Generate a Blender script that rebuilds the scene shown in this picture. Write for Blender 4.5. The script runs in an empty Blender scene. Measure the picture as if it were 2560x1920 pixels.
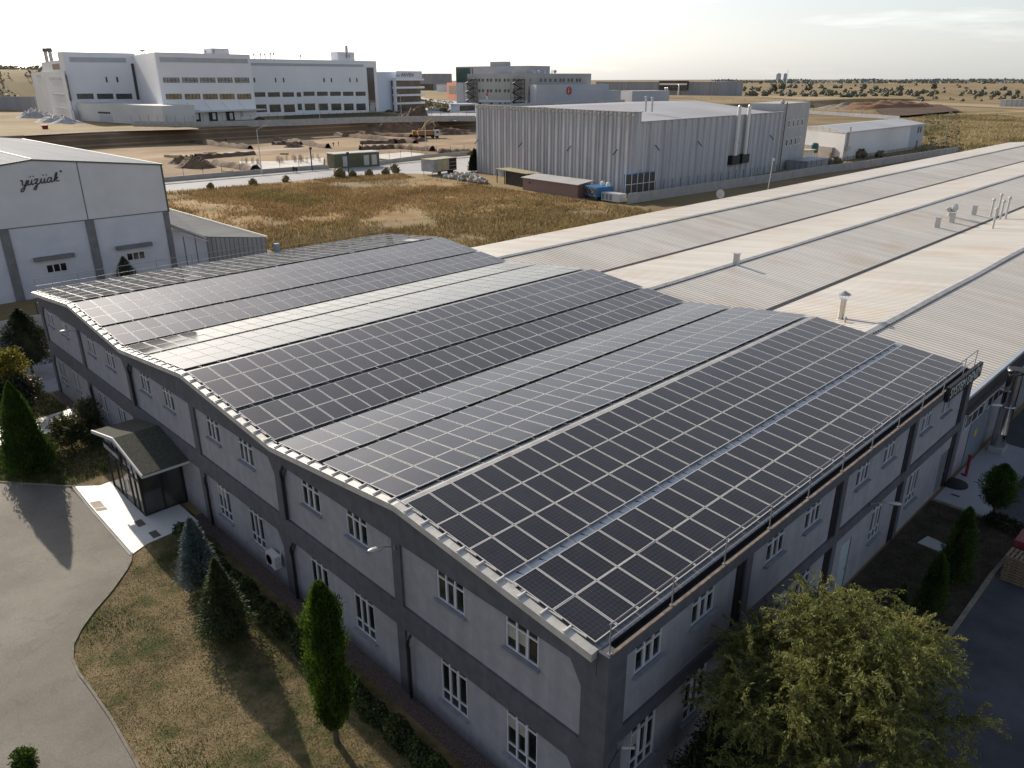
import bpy, math, random
import numpy as np
from mathutils import Vector, Matrix
random.seed(7); np.random.seed(7)
PI=math.pi
scene=bpy.context.scene
COL=scene.collection
# ------------------------------------------------------------------ survey camera
F_PX=1902.66; PITCH=.3813; ROLL=.0022; YAW=-.7929
CAM=np.array([10.12,-13.72,21.96])
def _rot():
    fw=np.array([math.sin(YAW)*math.cos(PITCH),math.cos(YAW)*math.cos(PITCH),-math.sin(PITCH)])
    r=np.array([math.cos(YAW),-math.sin(YAW),0.]); d=np.cross(fw,r)
    c,s=math.cos(ROLL),math.sin(ROLL)
    return np.array([c*r+s*d,-s*r+c*d,fw])
RM=_rot()
def ray(p): return RM.T@np.array([(p[0]-1280)/F_PX,(p[1]-960)/F_PX,1.0])
def hit(p,z=0.0):
    d=ray(p); t=(z-CAM[2])/d[2]; q=CAM+t*d; return (float(q[0]),float(q[1]))
def proj(x,y,z):
    q=RM@(np.array([x,y,z])-CAM); return 1280+F_PX*q[0]/q[2],960+F_PX*q[1]/q[2]
def Z(x0,y0,s): return lambda x,y:(x0+x/s,y0+y/s)
ZA=Z(60,110,5.53);ZB=Z(360,110,5.53);ZC=Z(740,100,5.53);ZD=Z(1100,130,5.53);ZE=Z(1460,160,5.53)
ZF=Z(1140,380,3.95);ZG=Z(900,260,6.506);ZH=Z(1900,240,4.424);ZI=Z(400,280,4.424);ZJ=Z(1760,170,2.765);ZB0=Z(0,320,3.072)
# ------------------------------------------------------------------ tagging
ORG={}
def tag(o,label=None,cat=None,group=None,kind=None):
    if label: o['label']=label
    if cat: o['category']=cat
    if group: o['group']=group
    if kind: o['kind']=kind
    return o
def thing(name,label,cat,loc=(0,0,0),rz=0,group=None,scale=1):
    o=bpy.data.objects.new(name,None); COL.objects.link(o)
    o.empty_display_size=.2
    o.location=loc; o.rotation_euler=(0,0,rz); o.scale=(scale,)*3
    tag(o,label,cat,group); ORG[o.name]=(0,0,0); return o
def wthing(name,label,cat,loc,group=None):
    """thing whose parts are given in world coordinates"""
    o=thing(name,label,cat,loc,0,group); ORG[o.name]=tuple(loc); return o
def dup(root,loc=None,rz=None,label=None,group=None,scale=None,tilt=None):
    r=root.copy(); COL.objects.link(r)
    for ch in list(root.children):
        c=ch.copy(); COL.objects.link(c); c.parent=r
        for g in list(ch.children):
            d=g.copy(); COL.objects.link(d); d.parent=c
    if loc is not None: r.location=loc
    if rz is not None: r.rotation_euler=(0,0,rz)
    if scale is not None: r.scale=(scale,)*3 if not hasattr(scale,'__len__') else scale
    if label: r['label']=label
    if group: r['group']=group
    return r
# ------------------------------------------------------------------ mesh builder
class MB:
    def __init__(s): s.v=[];s.f=[];s.m=[];s.cur=0
    def mat(s,i): s.cur=i; return s
    def face(s,pts):
        b=len(s.v); s.v+= [tuple(map(float,p)) for p in pts]; s.f.append(tuple(range(b,b+len(pts)))); s.m.append(s.cur)
    def raw(s,vs,fs):
        b=len(s.v); s.v+=[tuple(map(float,p)) for p in vs]
        for f in fs: s.f.append(tuple(b+i for i in f)); s.m.append(s.cur)
    def hexa(s,p): # 8 pts bottom 4 ccw, top 4
        s.raw(p,[(3,2,1,0),(4,5,6,7),(0,1,5,4),(1,2,6,5),(2,3,7,6),(3,0,4,7)]); return s
    def box(s,x0,x1,y0,y1,z0,z1):
        s.hexa([(x0,y0,z0),(x1,y0,z0),(x1,y1,z0),(x0,y1,z0),(x0,y0,z1),(x1,y0,z1),(x1,y1,z1),(x0,y1,z1)]); return s
    def obox(s,P,u0,u1,z0,z1,d0,d1):
        g=lambda u,d,z:(P.O[0]+P.u[0]*u+P.n[0]*d,P.O[1]+P.u[1]*u+P.n[1]*d,z)
        s.hexa([g(u0,d1,z0),g(u1,d1,z0),g(u1,d0,z0),g(u0,d0,z0),g(u0,d1,z1),g(u1,d1,z1),g(u1,d0,z1),g(u0,d0,z1)]); return s
    def prism(s,poly,z0,z1):
        n=len(poly); s.raw([(x,y,z0) for x,y in poly]+[(x,y,z1) for x,y in poly],
            [tuple(range(n-1,-1,-1)),tuple(range(n,2*n))]+[(i,(i+1)%n,n+(i+1)%n,n+i) for i in range(n)]); return s
    def extr(s,P,poly,d0,d1): # polygon in (u,z) on plane P, extruded d0..d1
        n=len(poly); g=lambda u,z,d:(P.O[0]+P.u[0]*u+P.n[0]*d,P.O[1]+P.u[1]*u+P.n[1]*d,z)
        s.raw([g(u,z,d0) for u,z in poly]+[g(u,z,d1) for u,z in poly],
            [tuple(range(n-1,-1,-1)),tuple(range(n,2*n))]+[(i,(i+1)%n,n+(i+1)%n,n+i) for i in range(n)]); return s
    def tube(s,pts,r,n=8,caps=True):
        pts=[Vector(p) for p in pts]; rs=r if hasattr(r,'__len__') else [r]*len(pts)
        rings=[]; b=len(s.v); up=Vector((0,0,1)); prev=None
        for i,p in enumerate(pts):
            if i==0: t=pts[1]-p
            elif i==len(pts)-1: t=p-pts[i-1]
            else: t=(pts[i+1]-p).normalized()+(p-pts[i-1]).normalized()
            t.normalize()
            a=prev if prev is not None else (t.orthogonal() if abs(t.z)>.95 else t.cross(up))
            a=(a-t*a.dot(t)); 
            if a.length<1e-6: a=t.orthogonal()
            a.normalize(); prev=a; c=t.cross(a)
            for k in range(n):
                an=2*PI*k/n; q=p+(a*math.cos(an)+c*math.sin(an))*rs[i]; s.v.append(tuple(q))
        for i in range(len(pts)-1):
            for k in range(n):
                k2=(k+1)%n; s.f.append((b+i*n+k,b+i*n+k2,b+(i+1)*n+k2,b+(i+1)*n+k)); s.m.append(s.cur)
        if caps:
            s.f.append(tuple(b+k for k in range(n-1,-1,-1))); s.m.append(s.cur)
            s.f.append(tuple(b+(len(pts)-1)*n+k for k in range(n))); s.m.append(s.cur)
        return s
    def cyl(s,x,y,z0,z1,r,n=12,r2=None): return s.tube([(x,y,z0),(x,y,z1)],[r,r if r2 is None else r2],n)
    def lathe(s,prof,n=16,c=(0,0,0),ax='z',sc=(1,1)):
        b=len(s.v)
        for r,z in prof:
            for k in range(n):
                a=2*PI*k/n; x,y=r*math.cos(a)*sc[0],r*math.sin(a)*sc[1]
                q=(x,y,z) if ax=='z' else ((z,x,y) if ax=='x' else (x,z,y))
                s.v.append((c[0]+q[0],c[1]+q[1],c[2]+q[2]))
        for i in range(len(prof)-1):
            for k in range(n):
                k2=(k+1)%n; s.f.append((b+i*n+k,b+i*n+k2,b+(i+1)*n+k2,b+(i+1)*n+k)); s.m.append(s.cur)
        s.f.append(tuple(b+k for k in range(n-1,-1,-1))); s.m.append(s.cur)
        s.f.append(tuple(b+(len(prof)-1)*n+k for k in range(n))); s.m.append(s.cur)
        return s
    def build(s,name,mats,parent=None,smooth=False):
        if not isinstance(mats,(list,tuple)): mats=[mats]
        o0=ORG.get(parent.name,(0,0,0)) if parent else (0,0,0)
        me=bpy.data.meshes.new(name)
        me.from_pydata([(x-o0[0],y-o0[1],z-o0[2]) for x,y,z in s.v],[],s.f)
        for m in mats: me.materials.append(m)
        me.polygons.foreach_set('material_index',s.m)
        if smooth: me.polygons.foreach_set('use_smooth',[True]*len(s.f))
        me.update()
        o=bpy.data.objects.new(name,me); COL.objects.link(o)
        if parent: o.parent=parent; ORG[o.name]=o0
        else: ORG[o.name]=(0,0,0)
        return o
def smooth_angle(o,deg=40):
    me=o.data
    me.polygons.foreach_set('use_smooth',[True]*len(me.polygons))
    try: me.set_sharp_from_angle(angle=math.radians(deg))
    except Exception: pass
class PL:
    """vertical wall plane: origin, unit direction u along the wall, outward normal n (to the right of u)"""
    def __init__(s,p0,p1):
        d=np.array([p1[0]-p0[0],p1[1]-p0[1]]); s.L=float(np.hypot(*d)); s.u=d/s.L; s.n=np.array([s.u[1],-s.u[0]]); s.O=(p0[0],p0[1])
    def uz(s,p):
        d=ray(p); a=s.n[0]*(s.O[0]-CAM[0])+s.n[1]*(s.O[1]-CAM[1]); t=a/(s.n[0]*d[0]+s.n[1]*d[1]); q=CAM+t*d
        return (float((q[0]-s.O[0])*s.u[0]+(q[1]-s.O[1])*s.u[1]),float(q[2]))
    def pt(s,u,z,d=0): return (s.O[0]+s.u[0]*u+s.n[0]*d,s.O[1]+s.u[1]*u+s.n[1]*d,z)
    def rect(s,a,b):
        u0,z1=s.uz(a);u1,z0=s.uz(b); return min(u0,u1),max(u0,u1),min(z0,z1),max(z0,z1)
def big_mesh(name,V,Fn,mats,parent=None,mi=None):
    """V: (N*k,3) array of k-gon soups"""
    k=Fn; n=len(V)//k
    o0=ORG.get(parent.name,(0,0,0)) if parent else (0,0,0)
    me=bpy.data.meshes.new(name); me.vertices.add(len(V)); me.vertices.foreach_set('co',(V-np.array(o0)).astype(np.float32).ravel())
    me.loops.add(len(V)); me.loops.foreach_set('vertex_index',np.arange(len(V),dtype=np.int32))
    me.polygons.add(n); me.polygons.foreach_set('loop_start',np.arange(0,len(V),k,dtype=np.int32)); 
    for m in (mats if isinstance(mats,(list,tuple)) else [mats]): me.materials.append(m)
    if mi is not None: me.polygons.foreach_set('material_index',mi.astype(np.int32))
    me.update(calc_edges=True); me.validate()
    o=bpy.data.objects.new(name,me); COL.objects.link(o)
    if parent: o.parent=parent
    ORG[o.name]=o0
    return o
def unit(a): return a/np.maximum(np.linalg.norm(a,axis=1,keepdims=True),1e-9)
def leaf_quads(P,D,length,width):
    """P centres, D directions (N,3); returns diamond quads"""
    n=len(P); D=unit(D); R=unit(np.cross(D,np.random.normal(size=(n,3))))
    L=(length*np.random.uniform(.7,1.3,(n,1))); W=(width*np.random.uniform(.7,1.3,(n,1)))
    V=np.empty((n,4,3)); V[:,0]=P-D*L*.5; V[:,1]=P+R*W*.5; V[:,2]=P+D*L*.5; V[:,3]=P-R*W*.5
    return V.reshape(-1,3)
def vnoise(x,y,s,seed=0):
    g=np.random.RandomState(seed).uniform(-1,1,(64,64)); u=np.asarray(x)/s; v=np.asarray(y)/s; i=np.floor(u).astype(int); j=np.floor(v).astype(int); a=u-i; b=v-j; a=a*a*(3-2*a); b=b*b*(3-2*b)
    f=lambda p,q:g[p%64,q%64]
    return (f(i,j)*(1-a)+f(i+1,j)*a)*(1-b)+(f(i,j+1)*(1-a)+f(i+1,j+1)*a)*b
def fbm(x,y,s,seed=0,o=4): return sum(vnoise(x,y,s/2.1**k,seed+k)*.6**k for k in range(o))
# ------------------------------------------------------------------ materials
MATS={}
def nt(m):
    m.use_nodes=True; return m.node_tree.nodes,m.node_tree.links
def M(name,c,rough=.7,metal=0,c2=None,scale=1.0,detail=4,bump=0,bscale=None,spec=None,lo=.35,hi=.65,stretch=None,island=0,trans=0,coat=0,streak=0,splash=0):
    if name in MATS: return MATS[name]
    m=bpy.data.materials.new(name); N,L=nt(m); b=N['Principled BSDF']
    b.inputs['Roughness'].default_value=rough; b.inputs['Metallic'].default_value=metal
    b.inputs['Base Color'].default_value=(*c,1)
    if spec is not None: b.inputs['Specular IOR Level'].default_value=spec
    if coat: b.inputs['Coat Weight'].default_value=coat
    src=None
    tc=N.new('ShaderNodeTexCoord'); mp=N.new('ShaderNodeMapping'); L.new(tc.outputs['Object'],mp.inputs[0])
    if stretch: mp.inputs['Scale'].default_value=stretch
    if c2 is not None:
        n=N.new('ShaderNodeTexNoise'); n.inputs['Scale'].default_value=scale; n.inputs['Detail'].default_value=detail; n.inputs['Roughness'].default_value=.6
        L.new(mp.outputs[0],n.inputs['Vector'])
        r=N.new('ShaderNodeValToRGB'); r.color_ramp.elements[0].position=lo; r.color_ramp.elements[1].position=hi
        r.color_ramp.elements[0].color=(*c,1); r.color_ramp.elements[1].color=(*c2,1)
        L.new(n.outputs['Fac'],r.inputs[0]); src=r.outputs[0]
    if streak:
        m2=N.new('ShaderNodeMapping'); m2.inputs['Scale'].default_value=(2.2,2.2,.16); L.new(tc.outputs['Object'],m2.inputs[0])
        n4=N.new('ShaderNodeTexNoise'); n4.inputs['Scale'].default_value=1; n4.inputs['Detail'].default_value=7; n4.inputs['Roughness'].default_value=.7; L.new(m2.outputs[0],n4.inputs['Vector'])
        mr4=N.new('ShaderNodeMapRange'); mr4.inputs[1].default_value=.35; mr4.inputs[2].default_value=.7; mr4.inputs[3].default_value=1+streak*.4; mr4.inputs[4].default_value=1-streak; L.new(n4.outputs['Fac'],mr4.inputs[0])
        h4=N.new('ShaderNodeHueSaturation'); L.new(mr4.outputs[0],h4.inputs['Value']); L.new(src,h4.inputs['Color']); src=h4.outputs[0]
    if splash:
        s6=N.new('ShaderNodeSeparateXYZ'); L.new(tc.outputs['Object'],s6.inputs[0]); n6=N.new('ShaderNodeTexNoise'); n6.inputs['Scale'].default_value=1.7; n6.inputs['Detail'].default_value=6; L.new(tc.outputs['Object'],n6.inputs['Vector'])
        a6=N.new('ShaderNodeMath'); a6.operation='MULTIPLY_ADD'; L.new(n6.outputs['Fac'],a6.inputs[0]); a6.inputs[1].default_value=-1.3; L.new(s6.outputs[2],a6.inputs[2])
        r6=N.new('ShaderNodeMapRange'); r6.inputs[1].default_value=-.6; r6.inputs[2].default_value=.25; r6.inputs[3].default_value=1-splash; r6.inputs[4].default_value=1; L.new(a6.outputs[0],r6.inputs[0])
        h6=N.new('ShaderNodeHueSaturation'); L.new(r6.outputs[0],h6.inputs['Value']); L.new(src,h6.inputs['Color']); src=h6.outputs[0]
    if island:
        g=N.new('ShaderNodeNewGeometry'); hs=N.new('ShaderNodeHueSaturation'); mr=N.new('ShaderNodeMapRange')
        mr.inputs[3].default_value=1-island; mr.inputs[4].default_value=1+island
        L.new(g.outputs['Random Per Island'],mr.inputs[0]); L.new(mr.outputs[0],hs.inputs['Value'])
        if src: L.new(src,hs.inputs['Color'])
        else: hs.inputs['Color'].default_value=(*c,1)
        src=hs.outputs[0]
    if src: L.new(src,b.inputs['Base Color'])
    if bump:
        n2=N.new('ShaderNodeTexNoise'); n2.inputs['Scale'].default_value=bscale or scale*4; n2.inputs['Detail'].default_value=4
        L.new(mp.outputs[0],n2.inputs['Vector']); bp=N.new('ShaderNodeBump'); bp.inputs['Strength'].default_value=bump; bp.inputs['Distance'].default_value=.05
        L.new(n2.outputs['Fac'],bp.inputs['Height']); L.new(bp.outputs[0],b.inputs['Normal'])
    if trans:
        t=N.new('ShaderNodeBsdfTranslucent'); mx=N.new('ShaderNodeMixShader'); mx.inputs[0].default_value=trans
        if src: L.new(src,t.inputs[0])
        else: t.inputs[0].default_value=(*c,1)
        L.new(b.outputs[0],mx.inputs[1]); L.new(t.outputs[0],mx.inputs[2]); L.new(mx.outputs[0],N['Material Output'].inputs[0])
    MATS[name]=m; return m
def ramp_mat(name,stops,scale,rough=.95,detail=8,bump=.3,bscale=None,stretch=None,second=None,cracks=0,speck=0):
    """ground-like material: noise mapped to several colours, optional second large-scale noise multiplying"""
    m=bpy.data.materials.new(name); N,L=nt(m); b=N['Principled BSDF']; b.inputs['Roughness'].default_value=rough; b.inputs['Specular IOR Level'].default_value=.15
    tc=N.new('ShaderNodeTexCoord'); mp=N.new('ShaderNodeMapping'); L.new(tc.outputs['Object'],mp.inputs[0])
    if stretch: mp.inputs['Scale'].default_value=stretch
    n=N.new('ShaderNodeTexNoise'); n.inputs['Scale'].default_value=scale; n.inputs['Detail'].default_value=detail; n.inputs['Roughness'].default_value=.65
    L.new(mp.outputs[0],n.inputs['Vector'])
    r=N.new('ShaderNodeValToRGB'); e=r.color_ramp.elements
    e[0].position=stops[0][0]; e[0].color=(*stops[0][1],1); e[1].position=stops[-1][0]; e[1].color=(*stops[-1][1],1)
    for p,c in stops[1:-1]: x=e.new(p); x.color=(*c,1)
    L.new(n.outputs['Fac'],r.inputs[0]); out=r.outputs[0]
    if second:
        sc,lo,hi=second
        n3=N.new('ShaderNodeTexNoise'); n3.inputs['Scale'].default_value=sc; n3.inputs['Detail'].default_value=5; L.new(tc.outputs['Object'],n3.inputs['Vector'])
        mr=N.new('ShaderNodeMapRange'); mr.inputs[1].default_value=.3; mr.inputs[2].default_value=.7; mr.inputs[3].default_value=lo; mr.inputs[4].default_value=hi
        L.new(n3.outputs['Fac'],mr.inputs[0]); hs=N.new('ShaderNodeHueSaturation'); L.new(mr.outputs[0],hs.inputs['Value']); L.new(out,hs.inputs['Color']); out=hs.outputs[0]
    if speck:
        n8=N.new('ShaderNodeTexNoise'); n8.inputs['Scale'].default_value=16; n8.inputs['Detail'].default_value=3; L.new(tc.outputs['Object'],n8.inputs['Vector'])
        r8=N.new('ShaderNodeMapRange'); r8.inputs[1].default_value=.3; r8.inputs[2].default_value=.7; r8.inputs[3].default_value=1-speck; r8.inputs[4].default_value=1+speck; L.new(n8.outputs['Fac'],r8.inputs[0])
        h8=N.new('ShaderNodeHueSaturation'); L.new(r8.outputs[0],h8.inputs['Value']); L.new(out,h8.inputs['Color']); out=h8.outputs[0]
    if cracks:
        vo=N.new('ShaderNodeTexVoronoi'); vo.feature='DISTANCE_TO_EDGE'; vo.inputs['Scale'].default_value=.22
        wn=N.new('ShaderNodeTexNoise'); wn.inputs['Scale'].default_value=.8; wn.inputs['Detail'].default_value=6; L.new(tc.outputs['Object'],wn.inputs['Vector'])
        va=N.new('ShaderNodeMixRGB'); va.blend_type='LINEAR_LIGHT'; va.inputs[0].default_value=.9; L.new(tc.outputs['Object'],va.inputs[1]); L.new(wn.outputs['Color'],va.inputs[2]); L.new(va.outputs[0],vo.inputs['Vector'])
        cr=N.new('ShaderNodeMapRange'); cr.inputs[1].default_value=0; cr.inputs[2].default_value=.010; cr.inputs[3].default_value=1-cracks; cr.inputs[4].default_value=1; L.new(vo.outputs['Distance'],cr.inputs[0])
        hc=N.new('ShaderNodeHueSaturation'); L.new(cr.outputs[0],hc.inputs['Value']); L.new(out,hc.inputs['Color']); out=hc.outputs[0]
    L.new(out,b.inputs['Base Color'])
    if bump:
        n2=N.new('ShaderNodeTexNoise'); n2.inputs['Scale'].default_value=bscale or scale*6; n2.inputs['Detail'].default_value=6; L.new(mp.outputs[0],n2.inputs['Vector'])
        bp=N.new('ShaderNodeBump'); bp.inputs['Strength'].default_value=bump; bp.inputs['Distance'].default_value=.08; L.new(n2.outputs['Fac'],bp.inputs['Height']); L.new(bp.outputs[0],b.inputs['Normal'])
    MATS[name]=m; return m
def ribbed(name,c,c2,axis,pitch,rough=.45,metal=0.0,depth=.02,nscale=.15,dark=.8,spec=.5,stain=0):
    """profiled sheet: ribs repeat along axis (0 x,1 y,2 z) every pitch metres"""
    m=bpy.data.materials.new(name); N,L=nt(m); b=N['Principled BSDF']; b.inputs['Roughness'].default_value=rough; b.inputs['Metallic'].default_value=metal; b.inputs['Specular IOR Level'].default_value=spec
    tc=N.new('ShaderNodeTexCoord'); sp=N.new('ShaderNodeSeparateXYZ'); L.new(tc.outputs['Object'],sp.inputs[0])
    dv=N.new('ShaderNodeMath'); dv.operation='DIVIDE'; L.new(sp.outputs[axis],dv.inputs[0]); dv.inputs[1].default_value=pitch
    fr=N.new('ShaderNodeMath'); fr.operation='FRACT'; L.new(dv.outputs[0],fr.inputs[0])
    r=N.new('ShaderNodeValToRGB'); e=r.color_ramp.elements; e[0].position=0; e[0].color=(1,1,1,1); e[1].position=1; e[1].color=(1,1,1,1)
    for p,v in ((.60,1),(.68,0),(.88,0),(.96,1)): x=e.new(p); x.color=(v,v,v,1)
    L.new(fr.outputs[0],r.inputs[0])
    n=N.new('ShaderNodeTexNoise'); n.inputs['Scale'].default_value=nscale; n.inputs['Detail'].default_value=6; L.new(tc.outputs['Object'],n.inputs['Vector'])
    cr=N.new('ShaderNodeValToRGB'); cr.color_ramp.elements[0].position=.3; cr.color_ramp.elements[1].position=.7; cr.color_ramp.elements[0].color=(*c,1); cr.color_ramp.elements[1].color=(*c2,1); L.new(n.outputs['Fac'],cr.inputs[0])
    mr=N.new('ShaderNodeMapRange'); mr.inputs[3].default_value=dark; mr.inputs[4].default_value=1.0; L.new(r.outputs[0],mr.inputs[0])
    hs=N.new('ShaderNodeHueSaturation'); L.new(mr.outputs[0],hs.inputs['Value']); L.new(cr.outputs[0],hs.inputs['Color']); m5=N.new('ShaderNodeMapping'); sc5=[.03,.03,.03]; sc5[axis]=.5; m5.inputs['Scale'].default_value=sc5; L.new(tc.outputs['Object'],m5.inputs[0])
    n5=N.new('ShaderNodeTexNoise'); n5.inputs['Scale'].default_value=1.3; n5.inputs['Detail'].default_value=4; L.new(m5.outputs[0],n5.inputs['Vector'])
    r5=N.new('ShaderNodeMapRange'); r5.inputs[1].default_value=.35; r5.inputs[2].default_value=.65; r5.inputs[3].default_value=.9; r5.inputs[4].default_value=1.06; L.new(n5.outputs['Fac'],r5.inputs[0])
    h5=N.new('ShaderNodeHueSaturation'); L.new(r5.outputs[0],h5.inputs['Value']); L.new(hs.outputs[0],h5.inputs['Color']); outc=h5.outputs[0]
    if stain:
        n7=N.new('ShaderNodeTexNoise'); n7.inputs['Scale'].default_value=.13; n7.inputs['Detail'].default_value=8; n7.inputs['Roughness'].default_value=.65; L.new(tc.outputs['Object'],n7.inputs['Vector'])
        r7=N.new('ShaderNodeMapRange'); r7.inputs[1].default_value=.5; r7.inputs[2].default_value=.72; r7.inputs[3].default_value=0; r7.inputs[4].default_value=stain; L.new(n7.outputs['Fac'],r7.inputs[0])
        x7=N.new('ShaderNodeMix'); x7.data_type='RGBA'; x7.blend_type='MULTIPLY'; L.new(r7.outputs[0],x7.inputs[0]); L.new(outc,x7.inputs[6]); x7.inputs[7].default_value=(.85,.66,.46,1); outc=x7.outputs[2]
    L.new(outc,b.inputs['Base Color'])
    bp=N.new('ShaderNodeBump'); bp.inputs['Strength'].default_value=.6; bp.inputs['Distance'].default_value=depth; L.new(r.outputs[0],bp.inputs['Height']); L.new(bp.outputs[0],b.inputs['Normal'])
    MATS[name]=m; return m
def panel_glass():
    m=bpy.data.materials.new('solar_glass'); N,L=nt(m); b=N['Principled BSDF']
    uv=N.new('ShaderNodeUVMap'); uv.uv_map='UVMap'; sp=N.new('ShaderNodeSeparateXYZ'); L.new(uv.outputs[0],sp.inputs[0])
    def line(sock,w):
        dv=N.new('ShaderNodeMath'); dv.operation='FRACT'; L.new(sock,dv.inputs[0])
        a=N.new('ShaderNodeMath'); a.operation='SUBTRACT'; L.new(dv.outputs[0],a.inputs[0]); a.inputs[1].default_value=.5
        c=N.new('ShaderNodeMath'); c.operation='ABSOLUTE'; L.new(a.outputs[0],c.inputs[0])
        g=N.new('ShaderNodeMath'); g.operation='GREATER_THAN'; L.new(c.outputs[0],g.inputs[0]); g.inputs[1].default_value=.5-w; return g.outputs[0]
    mx=N.new('ShaderNodeMath'); mx.operation='MAXIMUM'; L.new(line(sp.outputs[0],.035),mx.inputs[0]); L.new(line(sp.outputs[1],.035),mx.inputs[1])
    geo=N.new('ShaderNodeNewGeometry')
    n=N.new('ShaderNodeTexNoise'); n.inputs['Scale'].default_value=.35; n.inputs['Detail'].default_value=5; L.new(geo.outputs['Position'],n.inputs['Vector'])
    n2=N.new('ShaderNodeTexNoise'); n2.inputs['Scale'].default_value=1.6; n2.inputs['Detail'].default_value=6; L.new(geo.outputs['Position'],n2.inputs['Vector'])
    cm=N.new('ShaderNodeMix'); cm.data_type='RGBA'; L.new(mx.outputs[0],cm.inputs[0]); cm.inputs[6].default_value=(.006,.0055,.008,1); cm.inputs[7].default_value=(.045,.045,.048,1)
    dust=N.new('ShaderNodeMix'); dust.data_type='RGBA'; mr=N.new('ShaderNodeMapRange'); mr.inputs[1].default_value=.35; mr.inputs[2].default_value=.75; mr.inputs[3].default_value=.0; mr.inputs[4].default_value=.07
    L.new(n2.outputs['Fac'],mr.inputs[0]); L.new(mr.outputs[0],dust.inputs[0]); L.new(cm.outputs[2],dust.inputs[6]); dust.inputs[7].default_value=(.13,.115,.10,1)
    L.new(dust.outputs[2],b.inputs['Base Color'])
    rr=N.new('ShaderNodeMapRange'); rr.inputs[1].default_value=.3; rr.inputs[2].default_value=.7; rr.inputs[3].default_value=.035; rr.inputs[4].default_value=.09; L.new(n.outputs['Fac'],rr.inputs[0]); L.new(rr.outputs[0],b.inputs['Roughness'])
    b.inputs['IOR'].default_value=1.6; b.inputs['Sheen Weight'].default_value=.16; b.inputs['Sheen Roughness'].default_value=.35; b.inputs['Sheen Tint'].default_value=(1,.88,.74,1)
    MATS['solar_glass']=m; return m
# ------------------------------------------------------------------ shared materials
glass_pv=panel_glass()
alu=M('aluminium',(.58,.56,.52),.42,.0,(.68,.66,.61),.8)
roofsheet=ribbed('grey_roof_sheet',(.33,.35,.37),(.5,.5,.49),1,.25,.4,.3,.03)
flash=M('weathered_flashing',(.42,.41,.38),.5,.2,(.6,.58,.53),1.2,bump=.2)
plaster=M('light_grey_plaster',(.285,.282,.305),.92,0,(.335,.332,.352),1.6,6,bump=.35,bscale=24,streak=.12,splash=.38)
plaster_dk=M('dark_grey_paint',(.084,.085,.098),.9,0,(.112,.112,.126),2.2,6,bump=.3,bscale=26,streak=.15,splash=.3)
pvc=M('white_window_frame',(.62,.63,.65),.35)
sillm=M('window_sill_grey',(.2,.21,.24),.7,0,(.26,.27,.3),3)
pane=M('dark_window_pane',(.010,.011,.013),.06,0,(.035,.032,.027),.9,lo=.45,hi=.7,spec=.6)
black=M('black_plastic',(.012,.012,.014),.5)
gutter_in=M('dark_gutter',(.02,.02,.022),.6,0,(.05,.048,.045),3)
steel=M('galvanised_steel',(.42,.42,.42),.4,.7,(.55,.55,.54),4)
rail_m=M('painted_railing',(.30,.295,.30),.45,.4)
rust=M('rusty_edge',(.13,.09,.065),.85,.0,(.24,.19,.145),5)
conc=M('concrete',(.36,.35,.33),.92,0,(.46,.45,.42),.6,6,bump=.2,bscale=12)
conc_dk=M('grey_concrete_panel',(.30,.30,.315),.92,0,(.37,.37,.385),.22,7,bump=.1,bscale=9,stretch=(1,1,.12))
white_clad=M('white_cladding',(.80,.80,.81),.6,0,(.87,.87,.87),.05,5)  # white raised so the colour itself carries distance haze
blue_clad=M('blue_and_shade_cladding',(.60,.66,.76),.6,0,(.68,.73,.80),.05,5)  # pale blue panels and the plant's shaded side, lightened with painted haze
greyband=M('grey_band',(.44,.44,.455),.7,0,(.5,.5,.51),.3)  # grey lightened to hold airlight on the far buildings
darkglass=M('dark_facade_glass',(.03,.034,.038),.08,0,(.075,.07,.065),.12,3,spec=.8)
# ------------------------------------------------------------------ workshop with three shallow gables
H_RIDGE=7.95; SL=.1005; APX=[-9.45-18.26*k for k in range(3)]; LEFT=-54.9; DEPTH=32.2; G0=-.9
def roof_z(x):
    return H_RIDGE-SL*min(abs(x-a) for a in APX)
FA=PL((LEFT,0),(0,0))     # facade plane: u = x-LEFT, outward = -Y
RW=PL((0,0),(0,DEPTH))    # right wall plane: u = y, outward = +X
bld=wthing('factory_building','two storey grey rendered factory with three shallow gables under a roof full of solar panels','building',(-27,0,G0))
WX=[-7.6,-4.13,-16.75,-13.3,-26.15,-22.6,-35.15,-31.75,-44.55,-40.95,-53.65,-50.25]
ww=1.46
def cells(mb,P,U0,U1,z0,z1,holes,d=0,rev=.14):
    us=sorted({U0,U1,*[h[0] for h in holes],*[h[1] for h in holes]}); zs=sorted({z0,z1,*[h[2] for h in holes],*[h[3] for h in holes]})
    for a,b in zip(us,us[1:]):
        for c,e in zip(zs,zs[1:]):
            mu,mz=(a+b)/2,(c+e)/2
            if any(h[0]<mu<h[1] and h[2]<mz<h[3] for h in holes): continue
            mb.face([P.pt(a,c,d),P.pt(b,c,d),P.pt(b,e,d),P.pt(a,e,d)])
    for h in holes:
        a,b,c,e=h
        for q in ([(a,c),(a,e)],[(b,e),(b,c)],[(a,e),(b,e)],[(b,c),(a,c)]):
            (u0,w0),(u1,w1)=q
            mb.face([P.pt(u0,w0,d),P.pt(u1,w1,d),P.pt(u1,w1,d-rev),P.pt(u0,w0,d-rev)])
holesF=[(x-LEFT,x-LEFT+ww,4.87,6.2) for x in WX]
lowF=[x for x in WX if x not in(-35.15,-31.75)]
holesF+=[(x-LEFT,x-LEFT+ww,.27,2.34) for x in lowF]
RWY=[1.31,4.3,9.16,12.2,16.98,20.0,24.8,27.8]
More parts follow.
